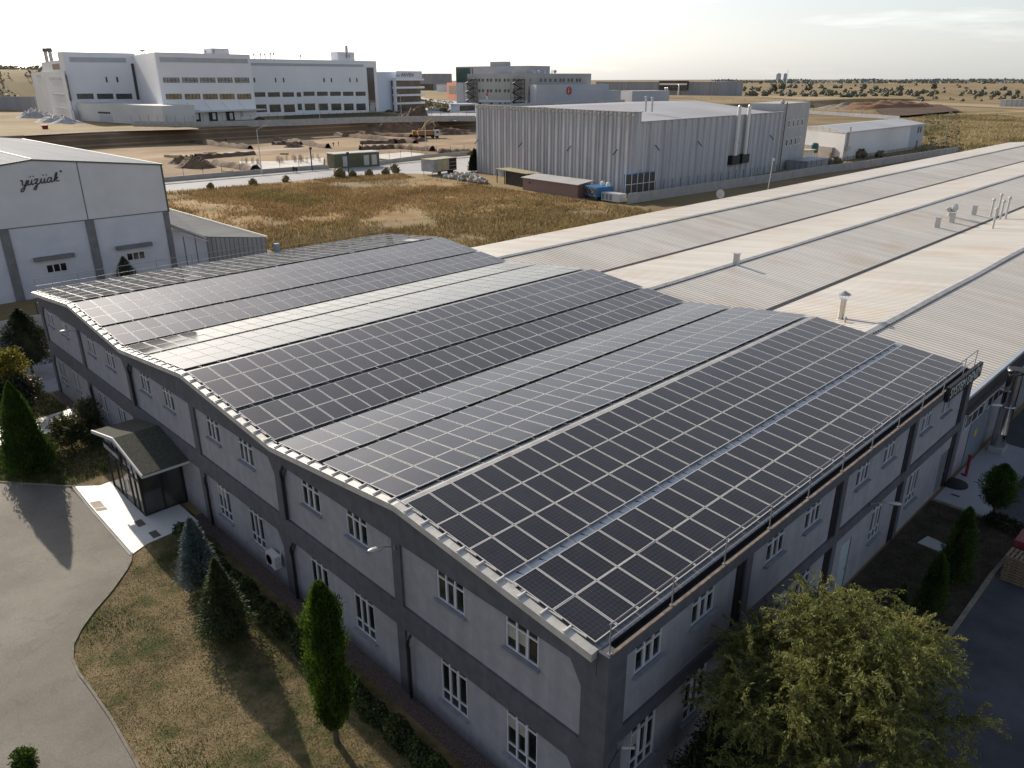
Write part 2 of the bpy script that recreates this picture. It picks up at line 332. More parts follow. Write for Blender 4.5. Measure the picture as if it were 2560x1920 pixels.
holesR=[(y,y+1.36,5.5,6.66) for y in RWY]+[(y,y+1.3,1.36,3.3) for y in (1.4,4.4,9.1,12.3,20.0)]+[(24.7,26.15,1.36,3.45)]
doorsR=[(16.7,17.8,0.05,2.75),(29.6,31.0,.05,2.55)]
mb=MB(); cells(mb,FA,0,54.9,G0-.3,6.9,holesF); 
mb.build('wall',plaster,bld)
mb=MB(); cells(mb,RW,0,DEPTH,G0-.3,6.9,holesR+doorsR); mb.build('wall',plaster,bld)
mb=MB(); mb.face([(LEFT,0,G0-.3),(LEFT,DEPTH,G0-.3),(LEFT,DEPTH,6.9),(LEFT,0,6.9)]); mb.face([(0,DEPTH,-.3),(LEFT,DEPTH,-.3),(LEFT,DEPTH,6.95),(0,DEPTH,6.95)][::-1])
mb.box(LEFT+.3,-.3,.3,.4,G0-.3,6.6); mb.box(-.4,-.3,.4,DEPTH-.3,G0-.3,6.6)
mb.build('wall',plaster,bld)
# dark frieze under the roof with haunches, beams, columns
mb=MB()
top=[(LEFT,roof_z(LEFT)-.05)]
for a in reversed(APX):
    top.append((a,H_RIDGE-.05))
    v=a+9.13
    top.append((min(v,0),roof_z(min(v,0))-.05))
poly=[(0,6.22)]+[(x-LEFT,z) for x,z in top[::-1]]
bot=[(LEFT,6.22)]
poly=[(x-LEFT,z) for x,z in top[::-1]]+[(0,6.22),(54.9,6.22)]
# split per half gable so every polygon is convex
xs=[t[0] for t in top]
for i in range(len(top)-1):
    (x0,z0),(x1,z1)=top[i],top[i+1]
    mb.extr(FA,[(x0-LEFT,6.22),(x1-LEFT,6.22),(x1-LEFT,z1),(x0-LEFT,z0)],-.05,.11)
mb.build('fascia_band',plaster_dk,bld)
mb=MB(); mb.obox(FA,0,54.9,2.36,3.42,-.02,.10); mb.obox(RW,0,DEPTH,3.46,3.98,-.02,.10); mb.obox(RW,0,DEPTH,6.68,7.1,-.02,.112)
mb.build('beam',plaster_dk,bld)
cols=[(-54.9,-54.3),(-46.2,-45.7),(-37.2,-36.5),(-27.9,-27.35),(-18.95,-18.25),(-10.1,-9.6),(-.86,.1)]
for i,(a,b) in enumerate(cols):
    mb=MB(); mb.obox(FA,a-LEFT,b-LEFT,G0-.3,2.36,-.02,.103); mb.obox(FA,a-LEFT,b-LEFT,3.42,6.22,-.02,.103)
    if i%2==0 or i==6:   # haunches under the valleys
        for zt in (6.22,2.36):
            if i<6: mb.extr(FA,[(b-LEFT,zt-.75),(b-LEFT+.45,zt),(b-LEFT,zt)],-.02,.1)
            mb.extr(FA,[(a-LEFT,zt),(a-LEFT-.45,zt),(a-LEFT,zt-.75)],-.02,.1)
    mb.build('column',plaster_dk,bld)
for y in (7.5,15.3,23.4,31.5):
    mb=MB(); w=.42 if y<31 else .7
    mb.obox(RW,y,y+w,-.3,3.46,-.02,.103); mb.obox(RW,y,y+w,3.98,6.68,-.02,.103)
    mb.build('column',plaster_dk,bld)
    mb=MB(); mb.obox(RW,y-.5,y-.003,-.3,3.456,-.02,.03); mb.obox(RW,y-.5,y-.003,3.984,6.676,-.02,.03); mb.build('dark_column_strip',black,bld)  # black strip alongside each right wall column
mb=MB(); mb.obox(RW,.0,.75,-.9,3.456,-.02,.106); mb.obox(RW,.0,.75,3.984,6.676,-.02,.106); mb.build('column',plaster_dk,bld)
mb=MB(); mb.box(-.30,.115,-.115,.32,6.2,7.095); mb.box(-.02,.108,-.108,.3,-.9,6.2); mb.build('corner_pier',plaster_dk,bld)
blindm=M('window_blind',(.30,.28,.24),.8,0,(.38,.36,.31),3)
# windows
def window(P,u0,u1,z0,z1,low=False,d=-.08,part='window',wide=.055):
    g=MB(); f=wide
    g.obox(P,u0,u0+f,z0,z1,d,d+.06); g.obox(P,u1-f,u1,z0,z1,d,d+.06)
    g.obox(P,u0+f,u1-f,z1-f,z1,d,d+.06); g.obox(P,u0+f,u1-f,z0,z0+f,d,d+.06)
    w=(u1-u0)
    t=z1-(.36 if not low else .3)
    g.obox(P,u0+f,u1-f,t-.03,t+.03,d,d+.057)
    for k in (1/3,2/3):
        g.obox(P,u0+w*k-.032,u0+w*k+.032,z0+f,t-.03,d,d+.063); g.obox(P,u0+w*k-.032,u0+w*k+.032,t+.03,z1-f,d,d+.063)
    if low: g.obox(P,u0+f,u0+w/3-.032,z0+.47,z0+.53,d,d+.055); g.obox(P,u0+w/3+.032,u0+2*w/3-.032,z0+.47,z0+.53,d,d+.055); g.obox(P,u0+2*w/3+.032,u1-f,z0+.47,z0+.53,d,d+.055)
    # casement sash, centre
    s0,s1=u0+w/3+.035,u0+2*w/3-.035
    zb=z0+f if not low else z0+.53
    g.obox(P,s0,s0+.035,zb,t-.03,d,d+.075); g.obox(P,s1-.035,s1,zb,t-.03,d,d+.075); 
    o=g.build('window',pvc,bld)
    q=MB(); q.face([P.pt(u0,z0,d+.012),P.pt(u1,z0,d+.012),P.pt(u1,z1,d+.012),P.pt(u0,z1,d+.012)]); q.build('pane',pane,o)
    if int(abs(u0*7.3+z0*3.1))%7==0:
        q=MB(); q.obox(P,u0+.06,u0+(u1-u0)*(.33 if int(u0)%2 else .66),t-.55,t-.03,d+.014,d+.02); q.build('blind',blindm,o)
    s=MB(); s.obox(P,u0-.09,u1+.09,z0-.09,z0-.004,d,.15); s.build('sill',sillm,o)
for h in holesF: window(FA,h[0]+.004,h[1]-.004,h[2]+.004,h[3]-.004,low=h[3]<3)
for h in holesR: window(RW,h[0]+.004,h[1]-.004,h[2]+.004,h[3]-.004,low=h[3]<4)
dm=M('grey_metal_door',(.12,.125,.14),.6,0,(.16,.165,.18),2)
wdm=M('white_metal_door',(.42,.47,.5),.5)
for (a,b,c,e),m_ in zip(doorsR,(wdm,dm)):
    q=MB(); q.obox(RW,a+.02,b-.02,c,e-.02,-.1,-.05); q.obox(RW,a+.15,b-.15,c+.2,e-.9,-.05,-.035); o=q.build('door',m_,bld)
    q=MB(); q.obox(RW,b-.2,b-.14,c+1.0,c+1.15,-.035,.02); q.build('handle',steel,o)
# downpipes
for x in (-18.1,-36.3):
    q=MB(); q.tube([(x+.05,-.1,6.25),(x+.05,-.22,6.05),(x+.02,-.22,5.85),(x-.05,-.16,5.6),(x-.05,-.16,3.5)],.07,8); q.build('downpipe',black,bld)
for x in (-9.35,-18.1,-27.15,-45.4):
    q=MB(); q.tube([(x+.1,-.1,2.3),(x+.1,-.22,2.15),(x,-.2,1.85),(x,-.16,1.6),(x,-.16,G0+.1)],.065,8); q.build('downpipe',black,bld)
# roof sheets
for a in APX:
    for sgn in (-1,1):
        x1=a+sgn*9.13
        if x1>-.35: x1=-.33
        q=MB(); zr=H_RIDGE; ze=H_RIDGE-SL*abs(x1-a)
        q.raw([(a,-.3,zr),(a,DEPTH,zr),(x1,DEPTH,ze),(x1,-.3,ze),(a,-.3,zr-.06),(a,DEPTH,zr-.06),(x1,DEPTH,ze-.06),(x1,-.3,ze-.06)],
              [(0,3,2,1),(4,5,6,7),(0,1,5,4),(1,2,6,5),(2,3,7,6),(3,0,4,7)] if sgn>0 else [(0,1,2,3),(7,6,5,4),(4,5,1,0),(5,6,2,1),(6,7,3,2),(7,4,0,3)])
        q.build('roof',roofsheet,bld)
    q=MB()  # ridge cap
    for sgn in (-1,1):
        q.raw([(a,-.33,H_RIDGE+.05),(a,DEPTH+.05,H_RIDGE+.05),(a+sgn*.24,DEPTH+.05,H_RIDGE+.02),(a+sgn*.24,-.33,H_RIDGE+.02)],[(0,1,2,3)])
    q.build('ridge_cap',flash,bld)
# verge: capping strip + small brackets every metre
q=MB()
for i in range(len(top)-1):
    (x0,z0),(x1,z1)=top[i],top[i+1]
    x1e=x1 if x1<-.05 else -.12
    dz=(z1-z0)/(x1-x0); z1e=z0+dz*(x1e-x0)
    x0=x0 if i else x0-.12
    q.hexa([(x0,-.36,z0-.14),(x1e,-.36,z1e-.14),(x1e,-.05,z1e-.12),(x0,-.05,z0-.12),(x0,-.36,z0+.12),(x1e,-.36,z1e+.12),(x1e,-.06,z1e+.14),(x0,-.06,z0+.14)])
q.build('verge_capping',flash,bld)
q=MB(); x=LEFT+.5
while x<-.6:
    z=roof_z(x)+.1
    s=1 if min(APX,key=lambda a:abs(x-a))<x else -1
    q.hexa([(x-.025,-.34,z-.01),(x+.025,-.34,z-.01),(x+.025,.0,z+.0),(x-.025,.0,z+.0),(x-.025,-.34,z+.05),(x+.025,-.34,z+.05),(x+.025,.0,z+.07),(x-.025,.0,z+.07)])
    q.box(x-.025,x+.6,-.04,-.012,z-.02,z+.035); x+=.93
q.build('verge_bracket',alu,bld)
# right parapet, gutter trough, left eave
q=MB(); q.box(-.36,-.02,.02,DEPTH-.05,6.74,6.78); q.box(-.36,-.33,0,DEPTH,6.78,6.99); q.build('gutter',gutter_in,bld)
q=MB(); q.box(.03,.12,-.05,DEPTH+.02,7.1,7.15); q.build('parapet_coping',rust,bld)
q=MB(); q.box(-.04,.09,-.04,.3,6.9,7.098);q.build('parapet_end',plaster_dk,bld)
q=MB(); q.box(LEFT-.2,LEFT,-.3,DEPTH,6.85,7.02); q.build('gutter',flash,bld)
for v in (-18.58,-36.84):
    q=MB(); q.box(v-.12,v+.12,-.3,DEPTH,roof_z(v)+.01,roof_z(v)+.05); q.build('valley_gutter',gutter_in,bld)
# ------------------------------------------------------------------ solar panels
PW,PD=1.67,1.034; ML,MWd=1.648,1.0
def panel_meshes():
    fr=MB(); t=.035; f=.026
    fr.box(0,ML,0,f,0,t); fr.box(0,ML,MWd-f,MWd,0,t); fr.box(0,f,f,MWd-f,0,t); fr.box(ML-f,ML,f,MWd-f,0,t)
    return fr,f,t
fr,f_,t_=panel_meshes()
GV=[(f_,f_,t_-.006),(ML-f_,f_,t_-.006),(ML-f_,MWd-f_,t_-.006),(f_,MWd-f_,t_-.006)]
GUV=[(0,0),(10,0),(10,6),(0,6)]
slots=[]   # (gable index, side, row, col, matrix, area)
ang=math.asin(SL*.995)
for gi,a in enumerate(APX):
    for side in (1,-1):
        for row in range(5):
            s=row*PW+(.355 if row>=3 else 0)
            for c in range(31):
                d=.31+s*math.cos(ang)
                x=a+side*d; y=.02+c*PD; z=8.055-s*math.sin(ang)
                jit=np.random.normal(0,.0028,2)
                if side>0: R=Matrix.Rotation(ang+jit[0],4,'Y')@Matrix.Rotation(jit[1],4,'X'); loc=Vector((x,y,z))
                else:
                    R=Matrix.Rotation(-ang+jit[0],4,'Y')@Matrix.Rotation(jit[1],4,'X'); x2=a-(.30+(s+ML)*math.cos(ang)); loc=Vector((x2,y,8.055-(s+ML)*math.sin(ang)))
                Mx=Matrix.Translation(loc)@R
                cs=[Mx@Vector(v) for v in GV]; pp=[proj(*v) for v in cs]
                ar=abs(sum(pp[i][0]*pp[(i+1)%4][1]-pp[(i+1)%4][0]*pp[i][1] for i in range(4)))/2
                slots.append((ar,gi,side,row,c,Mx))
slots.sort(key=lambda t:-t[0])
ordn=['first','second','third','fourth','fifth','sixth','seventh','eighth','ninth','tenth','eleventh','twelfth','thirteenth','fourteenth','fifteenth','sixteenth','seventeenth','eighteenth','nineteenth','twentieth','twenty-first','twenty-second','twenty-third','twenty-fourth','twenty-fifth','twenty-sixth','twenty-seventh','twenty-eighth','twenty-ninth','thirtieth','thirty-first']
gname=['nearest','middle','farthest']
fo=None
for ar,gi,side,row,c,Mx in slots[:300]:
    lab='%s solar panel, %s row below %s ridge, %s slope, %s from front'%('dark' if side>0 else 'bluish',ordn[row],gname[gi],'right' if side>0 else 'left',ordn[c])
    if fo is None:
        root=thing('solar_panel',lab,'solar panel',group='solar panels in rows on the factory roof')
        o1=fr.build('frame',alu,root)
        g=MB(); g.face(GV); o2=g.build('glass',glass_pv,root)
        u=o2.data.uv_layers.new(name='UVMap')
        for i,(a_,b_) in enumerate(GUV): u.data[i].uv=(a_,b_)
        fo=root; root.matrix_basis=Mx
    else:
        r=dup(fo,label=lab); r.matrix_basis=Mx
V=[];Fc=[];mi=[];uvs=[]
for ar,gi,side,row,c,Mx in slots[300:]:
    b=len(V); V+=[tuple(Mx@Vector(v)) for v in fr.v]
    for f in fr.f: Fc.append(tuple(b+i for i in f)); mi.append(0); uvs+=[(.3,.3)]*4
    b=len(V); V+=[tuple(Mx@Vector(v)) for v in GV]; Fc.append((b,b+1,b+2,b+3)); mi.append(1); uvs+=GUV
me=bpy.data.meshes.new('solar_panel_array'); me.from_pydata(V,[],Fc); me.materials.append(alu); me.materials.append(glass_pv); me.polygons.foreach_set('material_index',mi)
u=me.uv_layers.new(name='UVMap'); u.data.foreach_set('uv',[q for t in uvs for q in t]); me.update()
o=bpy.data.objects.new('solar_panel_array',me); COL.objects.link(o)
tag(o,'farther rows of solar panels covering the factory roof','solar panels','solar panels in rows on the factory roof','stuff')
# mounting rails showing in the gap of the nearest slope + cable loops
a=APX[0]; s=3*PW+.17; zz=8.0-s*SL
q=MB(); q.hexa([(a+.31+s-.3,-.1,zz-.02),(a+.31+s+.3,-.1,zz-.08),(a+.31+s+.3,DEPTH,zz-.08),(a+.31+s-.3,DEPTH,zz-.02),(a+.31+s-.3,-.1,zz+.0),(a+.31+s+.3,-.1,zz-.06),(a+.31+s+.3,DEPTH,zz-.06),(a+.31+s-.3,DEPTH,zz+.0)]); q.build('sky_sheen_strip',M('painted_sky_sheen',(.5,.53,.56),.35,.2,(.62,.64,.66),2),bld)  # added pale strip, sky reflection on the roof sheet put into its colour
q=MB(); q.tube([(a+.31+s-.25,.05,zz+.02),(a+.31+s+.25,.07,zz-.03)],.012,4); ro=q.build('mounting_rail',alu,bld)
for c in range(1,32):
    c2=ro.copy(); COL.objects.link(c2); c2.parent=bld; c2.location=(0,c*PD,0)
q=MB(); q.tube([(-.17,0,.0),(0,.1,-.05),(.15,.13,-.03)],.022,5); cb=q.build('roof_cable',black)
tag(cb,'black cable loop in the gap between panel rows on the nearest slope','cable','cable loops between the panel rows')
cb.location=(a+.31+s,.5,zz)
for c in range(1,31):
    c2=cb.copy(); COL.objects.link(c2); c2.location=(a+.31+s,.5+c*PD,zz)
# ------------------------------------------------------------------ railings
def railing(name,label,P,posts,z0,z1,end=None,mid=.5):
    r=wthing(name,label,'railing',P.pt(posts[0],z0))
    for u in posts:
        q=MB(); q.tube([P.pt(u,z0),P.pt(u,z1)],.022,8); q.box(*[v for w in zip(P.pt(u,0)[:2],P.pt(u,0)[:2]) for v in (w[0]-.06,w[0]+.06)],z0,z0+.012); q.build('post',rail_m,r)
    q=MB(); q.tube([P.pt(posts[0]-.06,z1),P.pt(end or posts[-1],z1)],.024,8); q.build('handrail',rail_m,r)
    q=MB(); q.tube([P.pt(posts[0],z0+(z1-z0)*mid),P.pt(end or posts[-1],z0+(z1-z0)*mid)],.018,6); q.build('midrail',rail_m,r)
    return r
railing('roof_railing','grey steel railing along the right roof edge above the dark gutter',PL((.04,0),(.04,33)),[-.02+3.0*i for i in range(11)]+[31.9],7.16,8.18)
railing('roof_railing','thin steel railing along the far left roof edge beside the brown panels',PL((-54.95,0),(-54.95,33)),[0+3.0*i for i in range(11)]+[32.0],7.02,8.05)
# sign on the right wall
sg=wthing('wall_sign','long black sign with pale letters at the far end of the right eave','sign',(.15,27,6.6))
q=MB(); q.box(.14,.32,27.0,32.45,6.62,7.42); q.build('board',black,sg)
def _tmesh(s,size,shear,extrude,bold):
    cu=bpy.data.curves.new('letters','FONT'); cu.body=s; cu.size=size; cu.extrude=extrude; cu.shear=shear; cu.offset=bold; cu.resolution_u=3
    ob=bpy.data.objects.new('tmp',cu); COL.objects.link(ob); bpy.context.view_layer.update()
    dg=bpy.context.evaluated_depsgraph_get(); me=bpy.data.meshes.new_from_object(ob.evaluated_get(dg)); bpy.data.objects.remove(ob); return me
def _w(s,size):
    me=_tmesh(s,size,0,0,0); return max(v.co.x for v in me.vertices)
def text(name,s,size,mat,parent,M4,shear=0,extrude=.01,bold=0,sx=1):
    o0=ORG.get(parent.name,(0,0,0)); wI=_w('I',size)
    for i,ch in enumerate(s):
        if ch==' ': continue
        x=_w(s[:i]+'I',size)-wI if i else 0
        me=_tmesh(ch,size,shear,extrude,bold); me.transform(Matrix.Translation((x,0,0))); me.transform(Matrix.Diagonal((sx,1,1,1))); me.transform(M4)
        me.transform(Matrix.Translation((-o0[0],-o0[1],-o0[2]))); me.materials.clear(); me.materials.append(mat)
        o=bpy.data.objects.new(name,me); COL.objects.link(o); o.parent=parent; ORG[o.name]=o0
def onwall(P,u,z,d): # text matrix: x along u, y up, z outward
    x,y,zz=P.pt(u,z,d); return Matrix(((P.u[0],0,P.n[0],x),(P.u[1],0,P.n[1],y),(0,1,0,zz),(0,0,0,1)))
pale=M('pale_lettering',(.55,.54,.5),.5)
text('letter','SYSTEM DENİM',.78,pale,sg,onwall(PL((.32,0),(.32,1)),27.25,6.76,.0),bold=.012,sx=.93)
# ------------------------------------------------------------------ wall lamps, camera, AC units
lampm=M('lamp_housing',(.5,.5,.47),.4,.2); lens_m=M('lamp_lens',(.25,.25,.24),.2)
def head(mb,L=.62,w=.13):
    pts=[(.02,0),(.055,.03),(w*.8,.15*L/.6),(w,.35*L/.6),(w*.95,.5*L/.6),(w*.5,.62*L/.6),(.02,.66*L/.6)]
    mb.lathe([(r,z) for r,z in pts],14,(0,0,0),'x',(1,.55))
def wall_lamp(label,base,dirxy,arm=.35,rise=.12,group='street lamp heads fixed to the factory walls'):
    th=math.atan2(dirxy[1],dirxy[0]); r=thing('wall_lamp',label,'lamp',base,th,group)
    q=MB(); q.box(0,.03,-.06,.06,-.1,.1); q.tube([(.02,0,0),(arm*.5,0,rise*.7),(arm,0,rise)],.022,8); q.build('bracket',rail_m,r)
    q=MB(); head(q); q.v=[(x+arm,y,z+rise+.02) for x,y,z in q.v]; o=q.build('lamp_head',lampm,r); smooth_angle(o,60)
    q=MB(); q.lathe([(.02,0),(.09,.12),(.1,.3),(.05,.42)],10,(arm+.08,0,rise-.03),'x',(1,.4)); q.build('lens',lens_m,r); return r
wall_lamp('grey lamp head on the column between the second and third windows from the near corner',(-9.85,-.11,5.95),(-.35,-1))
wall_lamp('grey lamp head under the farthest gable of the front wall',(-46.0,-.11,6.0),(-.5,-1))
wall_lamp('pale lamp head low on the near corner column beside a hanging cable',(-.05,-.12,2.45),(.6,-1),.3)
wall_lamp('pale lamp head above the lower window on the right wall',(.11,19.0,3.95),(.9,.5),.6,.2)
wall_lamp('pale lamp head on the rear hall wall next to the silver chimney',(.12,34.6,4.0),(.8,.7),.7,.1)
r=wthing('security_camera','small white camera on the right wall just past the near corner','camera',(.1,1.2,3.6))
q=MB(); q.box(.08,.14,.55,.75,3.25,3.5); q.tube([(.12,.65,3.38),(.3,.72,3.3)],.02,6); q.build('bracket',rail_m,r)
q=MB(); q.tube([(.22,.6,3.36),(.42,.98,3.22)],[.05,.05],10); q.build('camera_body',lampm,r)
q=MB(); q.tube([(.1,-.0,2.3),(.16,.02,2.0),(.12,.03,1.0),(.115,.03,-.5)],.012,5); q.tube([(.12,.7,3.3),(.13,.2,2.9),(.125,.05,2.45)],.012,5)
tag(q.build('wall_cable',black),'thin black cable hanging down the near corner from lamp to ground','cable')
acw=M('ac_white',(.5,.51,.52),.5,0,(.58,.58,.58),3)
def ac(label,x,y,z,rz=0,group='outdoor air conditioner units by the front wall'):
    r=thing('ac_unit',label,'air conditioner',(x,y,z),rz,group)
    q=MB(); q.box(-.45,.45,-.17,.17,.08,.75); o=q.build('casing',acw,r)
    q=MB()
    for k in range(5): q.lathe([(.05+.05*k,-.0),(.062+.05*k,-.0),(.062+.05*k,.012),(.05+.05*k,.012)],20,(-.12,-.19,.42),'y')
    q.build('fan_grille',black,r)
    q=MB(); q.box(-.38,-.3,-.2,.2,0,.08); q.box(.3,.38,-.2,.2,0,.08); q.build('foot',steel,r)
    q=MB(); q.tube([(.46,0,.4),(.56,.05,.5),(.56,.15,1.1)],.03,6); q.build('pipe',acw,r); return r
ac('white outdoor air conditioner under the window near the wall column, above the hedge',-19.75,-.32,.25)
ac('white outdoor air conditioner at the far left, behind the leafy shrub',-47.6,-.32,-.55)
# ------------------------------------------------------------------ entrance porch
shing=M('bitumen_shingles',(.028,.034,.026),.95,0,(.06,.062,.045),6,6,bump=.5,bscale=22)
pf=M('dark_bronze_frame',(.035,.033,.03),.45,.3); pglass=M('porch_glass',(.03,.032,.03),.05,0,(.07,.065,.055),.8,spec=.9)
whitetrim=M('white_trim',(.75,.75,.74),.5)
po=wthing('entrance_porch','dark glazed entrance porch with a shingled gable roof and white edge','porch',(-33.1,-1.3,G0))
PX0,PX1,PA,YF,YR=-35.7,-30.75,-33.12,-2.45,-.0
EZ,AZ=2.4,3.25; EL,ER=-37.1,-29.2
q=MB()
def slab(q,x0,z0,x1,z1,y0,y1,t):
    q.hexa([(x0,y0,z0-t),(x1,y0,z1-t),(x1,y1,z1-t),(x0,y1,z0-t),(x0,y0,z0),(x1,y0,z1),(x1,y1,z1),(x0,y1,z0)])
slab(q,EL,EZ,PA,AZ,YF-.15,-.11,.08); slab(q,PA,AZ,ER,EZ,YF-.15,-.11,.08); q.build('roof',shing,po)
q=MB(); slab(q,EL-.03,EZ+.03,PA,AZ+.04,YF-.24,YF-.155,.2); slab(q,PA,AZ+.04,ER+.03,EZ+.03,YF-.24,YF-.155,.2); q.build('roof_trim',M('porch_trim',(.5,.5,.49),.6),po)
q=MB(); q.box(ER-.05,ER+.06,YF-.15,-.11,EZ-.16,EZ-.04); q.build('gutter',alu,po)
q=MB(); q.extr(PL((PX0,YF+.08),(PX1,YF+.08)),[(0,1.65),(PX1-PX0,1.65),(PX1-PX0,2.5),(PA-PX0,3.1),(0,2.45)],0,.06); q.build('gable_panel',plaster,po)
for x in (PX0,-34.3,-33.5,-32.3,-31.5,PX1):
    q=MB(); zt=2.45+(.6*(1-abs(x-PA)/2.6)); q.box(x-.05,x+.05,YF-.02,YF+.1,G0,min(zt,2.5)); q.build('post',pf,po)
q=MB(); q.box(PX1-.05,PX1+.05,-.2,-.1,G0,2.5); q.build('post',pf,po)
q=MB(); q.box(PX1-.045,PX1+.045,-1.35,-1.25,G0,2.45); q.build('post',pf,po)
q=MB(); q.box(PX0+.05,PX1-.05,YF-.01,YF+.07,1.2,1.32); q.box(PX0+.05,PX1-.05,YF-.01,YF+.07,G0,G0+.1); q.box(PX1-.04,PX1+.04,YF+.1,-.2,G0+.02,G0+.12); q.box(PX1-.04,PX1+.04,YF+.1,-.2,1.9,2.02); q.box(PX1-.06,PX1+.1,YF+.1,-.1,2.1,2.35); q.build('crossbar',pf,po)
q=MB(); q.face([(PX0,YF+.03,G0),(PX1,YF+.03,G0),(PX1,YF+.03,2.4),(PX0,YF+.03,2.4)]); q.face([(PX1,YF+.03,G0),(PX1,-.1,G0),(PX1,-.1,2.1),(PX1,YF+.03,2.1)]); q.face([(PX0,-.1,G0),(PX0,YF+.03,G0),(PX0,YF+.03,2.1),(PX0,-.1,2.1)]); q.build('glazing',pglass,po)
q=MB(); q.box(-33.45,-32.35,YF-.0,YF+.02,G0+.1,1.19); o=q.build('door',pglass,po)
q=MB(); 
for x in (-33.0,-32.8): q.tube([(x,YF-.03,-.1),(x,YF-.1,-.1),(x,YF-.1,.55),(x,YF-.03,.55)],.018,6)
q.build('handle',black,o)
ps=wthing('porch_sign','small dark sign with pale letters on the porch gable','sign',(-34,YF-.3,2.0))
q=MB(); q.box(-35.2,-32.4,YF-.22,YF-.12,1.95,2.42); q.build('board',black,ps)
text('letter','SYSTEM DENİM',.36,pale,ps,onwall(PL((-35.1,YF-.22),(-32,YF-.22)),0,2.05,.0),bold=.008,sx=.95)
# ------------------------------------------------------------------ terrain
SUN_E=5.0;SKY_S=.115;SKY_SAT=.6
def ss(t):
    t=np.clip(t,0,1); return t*t*(3-2*t)
def hgt(x,y):
    x=np.asarray(x,float);y=np.asarray(y,float)
    z=5*ss((-284-x)/7)*(1-ss((y-700)/300))
    z=z+24*ss((-520-x)/140)*(1-ss((np.abs(y-150)-60)/170))
    dip=ss((x+72.5)/.6)*np.where(x<0,1-ss((y-30)/25)*ss((y-34)/4+1),1-ss((y+1)/9))
    dip=dip*(1-ss((x-18)/20)); dip=dip*(1-ss((y-40)/10))
    z=z-.9*dip
    # excavation hollow on the far right
    return z
def H1(x,y): return float(hgt(x,y))
gx=np.unique(np.concatenate([np.array([-9000,-6000,-4000,-2800,-2000,-1500,-1200,-1000]),np.arange(-900,-300,14),np.arange(-300,-276,1.5),np.arange(-276,-80,8),np.arange(-80,-70,.5),np.arange(-70,30,2.5),np.arange(30,120,12),np.array([200,400,800,1600,3000,6000])]).astype(float))
gy=np.unique(np.concatenate([np.array([-3000,-1500,-700,-300,-150,-80]),np.arange(-40,60,2.0),np.arange(60,300,12),np.arange(300,1000,14),np.array([1100,1300,1600,2000,2600,3500,5000,7000,9500,14000])]).astype(float))
XX,YY=np.meshgrid(gx,gy,indexing='ij'); ZZ=hgt(XX,YY)
nx,ny=len(gx),len(gy)
V=np.stack([XX,YY,ZZ],-1).reshape(-1,3)
fi=[(i*ny+j,(i+1)*ny+j,(i+1)*ny+j+1,i*ny+j+1) for i in range(nx-1) for j in range(ny-1)]
me=bpy.data.meshes.new('ground'); me.from_pydata(V.tolist(),[],fi)
field_far=ramp_mat('dry_field',[(.3,(.16,.12,.062)),(.48,(.25,.185,.095)),(.6,(.33,.25,.135)),(.75,(.2,.165,.09))],.02,second=(.0035,.75,1.25),bump=.2,bscale=.8)
me.materials.append(field_far); me.polygons.foreach_set('use_smooth',[True]*len(fi)); me.update()
o=bpy.data.objects.new('ground',me); COL.objects.link(o); tag(o,kind='structure')
import bmesh
def sheet(name,poly,mat,lift=.004,z=None,kind='structure',grid=None,thick=0,label=None,cat=None):
    """flat or terrain-following sheet from a polygon outline"""
    bm=bmesh.new(); vs=[bm.verts.new((x,y,0)) for x,y in poly]; bm.faces.new(vs)
    if grid:
        xs=[p[0] for p in poly]; ys=[p[1] for p in poly]
        for a in np.arange(min(xs)+grid,max(xs),grid): bmesh.ops.bisect_plane(bm,geom=bm.verts[:]+bm.edges[:]+bm.faces[:],plane_co=(a,0,0),plane_no=(1,0,0))
        for a in np.arange(min(ys)+grid,max(ys),grid): bmesh.ops.bisect_plane(bm,geom=bm.verts[:]+bm.edges[:]+bm.faces[:],plane_co=(0,a,0),plane_no=(0,1,0))
    bmesh.ops.recalc_face_normals(bm,faces=bm.faces[:])
    if bm.faces[:][0].normal.z<0: bmesh.ops.reverse_faces(bm,faces=bm.faces[:])
    for v in bm.verts: v.co.z=(z if z is not None else H1(v.co.x,v.co.y))+lift
    if thick:
        r=bmesh.ops.extrude_face_region(bm,geom=bm.faces[:]); 
        for v in [e for e in r['geom'] if isinstance(e,bmesh.types.BMVert)]: v.co.z+=thick
    bmesh.ops.triangulate(bm,faces=[f for f in bm.faces if len(f.verts)>4])
    bmesh.ops.recalc_face_normals(bm,faces=bm.faces[:])
    m=bpy.data.meshes.new(name); bm.to_mesh(m); bm.free(); m.materials.append(mat)
    o=bpy.data.objects.new(name,m); COL.objects.link(o); tag(o,label,cat,None,kind); return o
def strip(pts,w,off=0):
    """outline of a band of width w along a polyline"""
    P=[Vector(p) for p in pts]; Lf=[];Rt=[]
    for i,p in enumerate(P):
        t=(P[min(i+1,len(P)-1)]-P[max(i-1,0)]).normalized(); n=Vector((-t.y,t.x))
        Lf.append(p+n*(off+w/2)); Rt.append(p+n*(off-w/2))
    return Lf,Rt
def kerb(name,pts,w,z0,h,mat,kind='structure'):
    Lf,Rt=strip(pts,w); q=MB()
    for i in range(len(pts)-1):
        za,zb=H1(*pts[i]),H1(*pts[i+1])
        q.hexa([(*Rt[i],za-.1),(*Rt[i+1],zb-.1),(*Lf[i+1],zb-.1),(*Lf[i],za-.1),(*Rt[i],za+h),(*Rt[i+1],zb+h),(*Lf[i+1],zb+h),(*Lf[i],za+h)])
    o=q.build(name,mat); tag(o,kind=kind); return o
asph=ramp_mat('sunlit_asphalt',[(.3,(.165,.148,.122)),(.5,(.22,.198,.165)),(.7,(.26,.235,.195))],.35,rough=.7,detail=9,bump=.4,bscale=30,second=(.12,.72,1.2),cracks=.13,speck=.13)
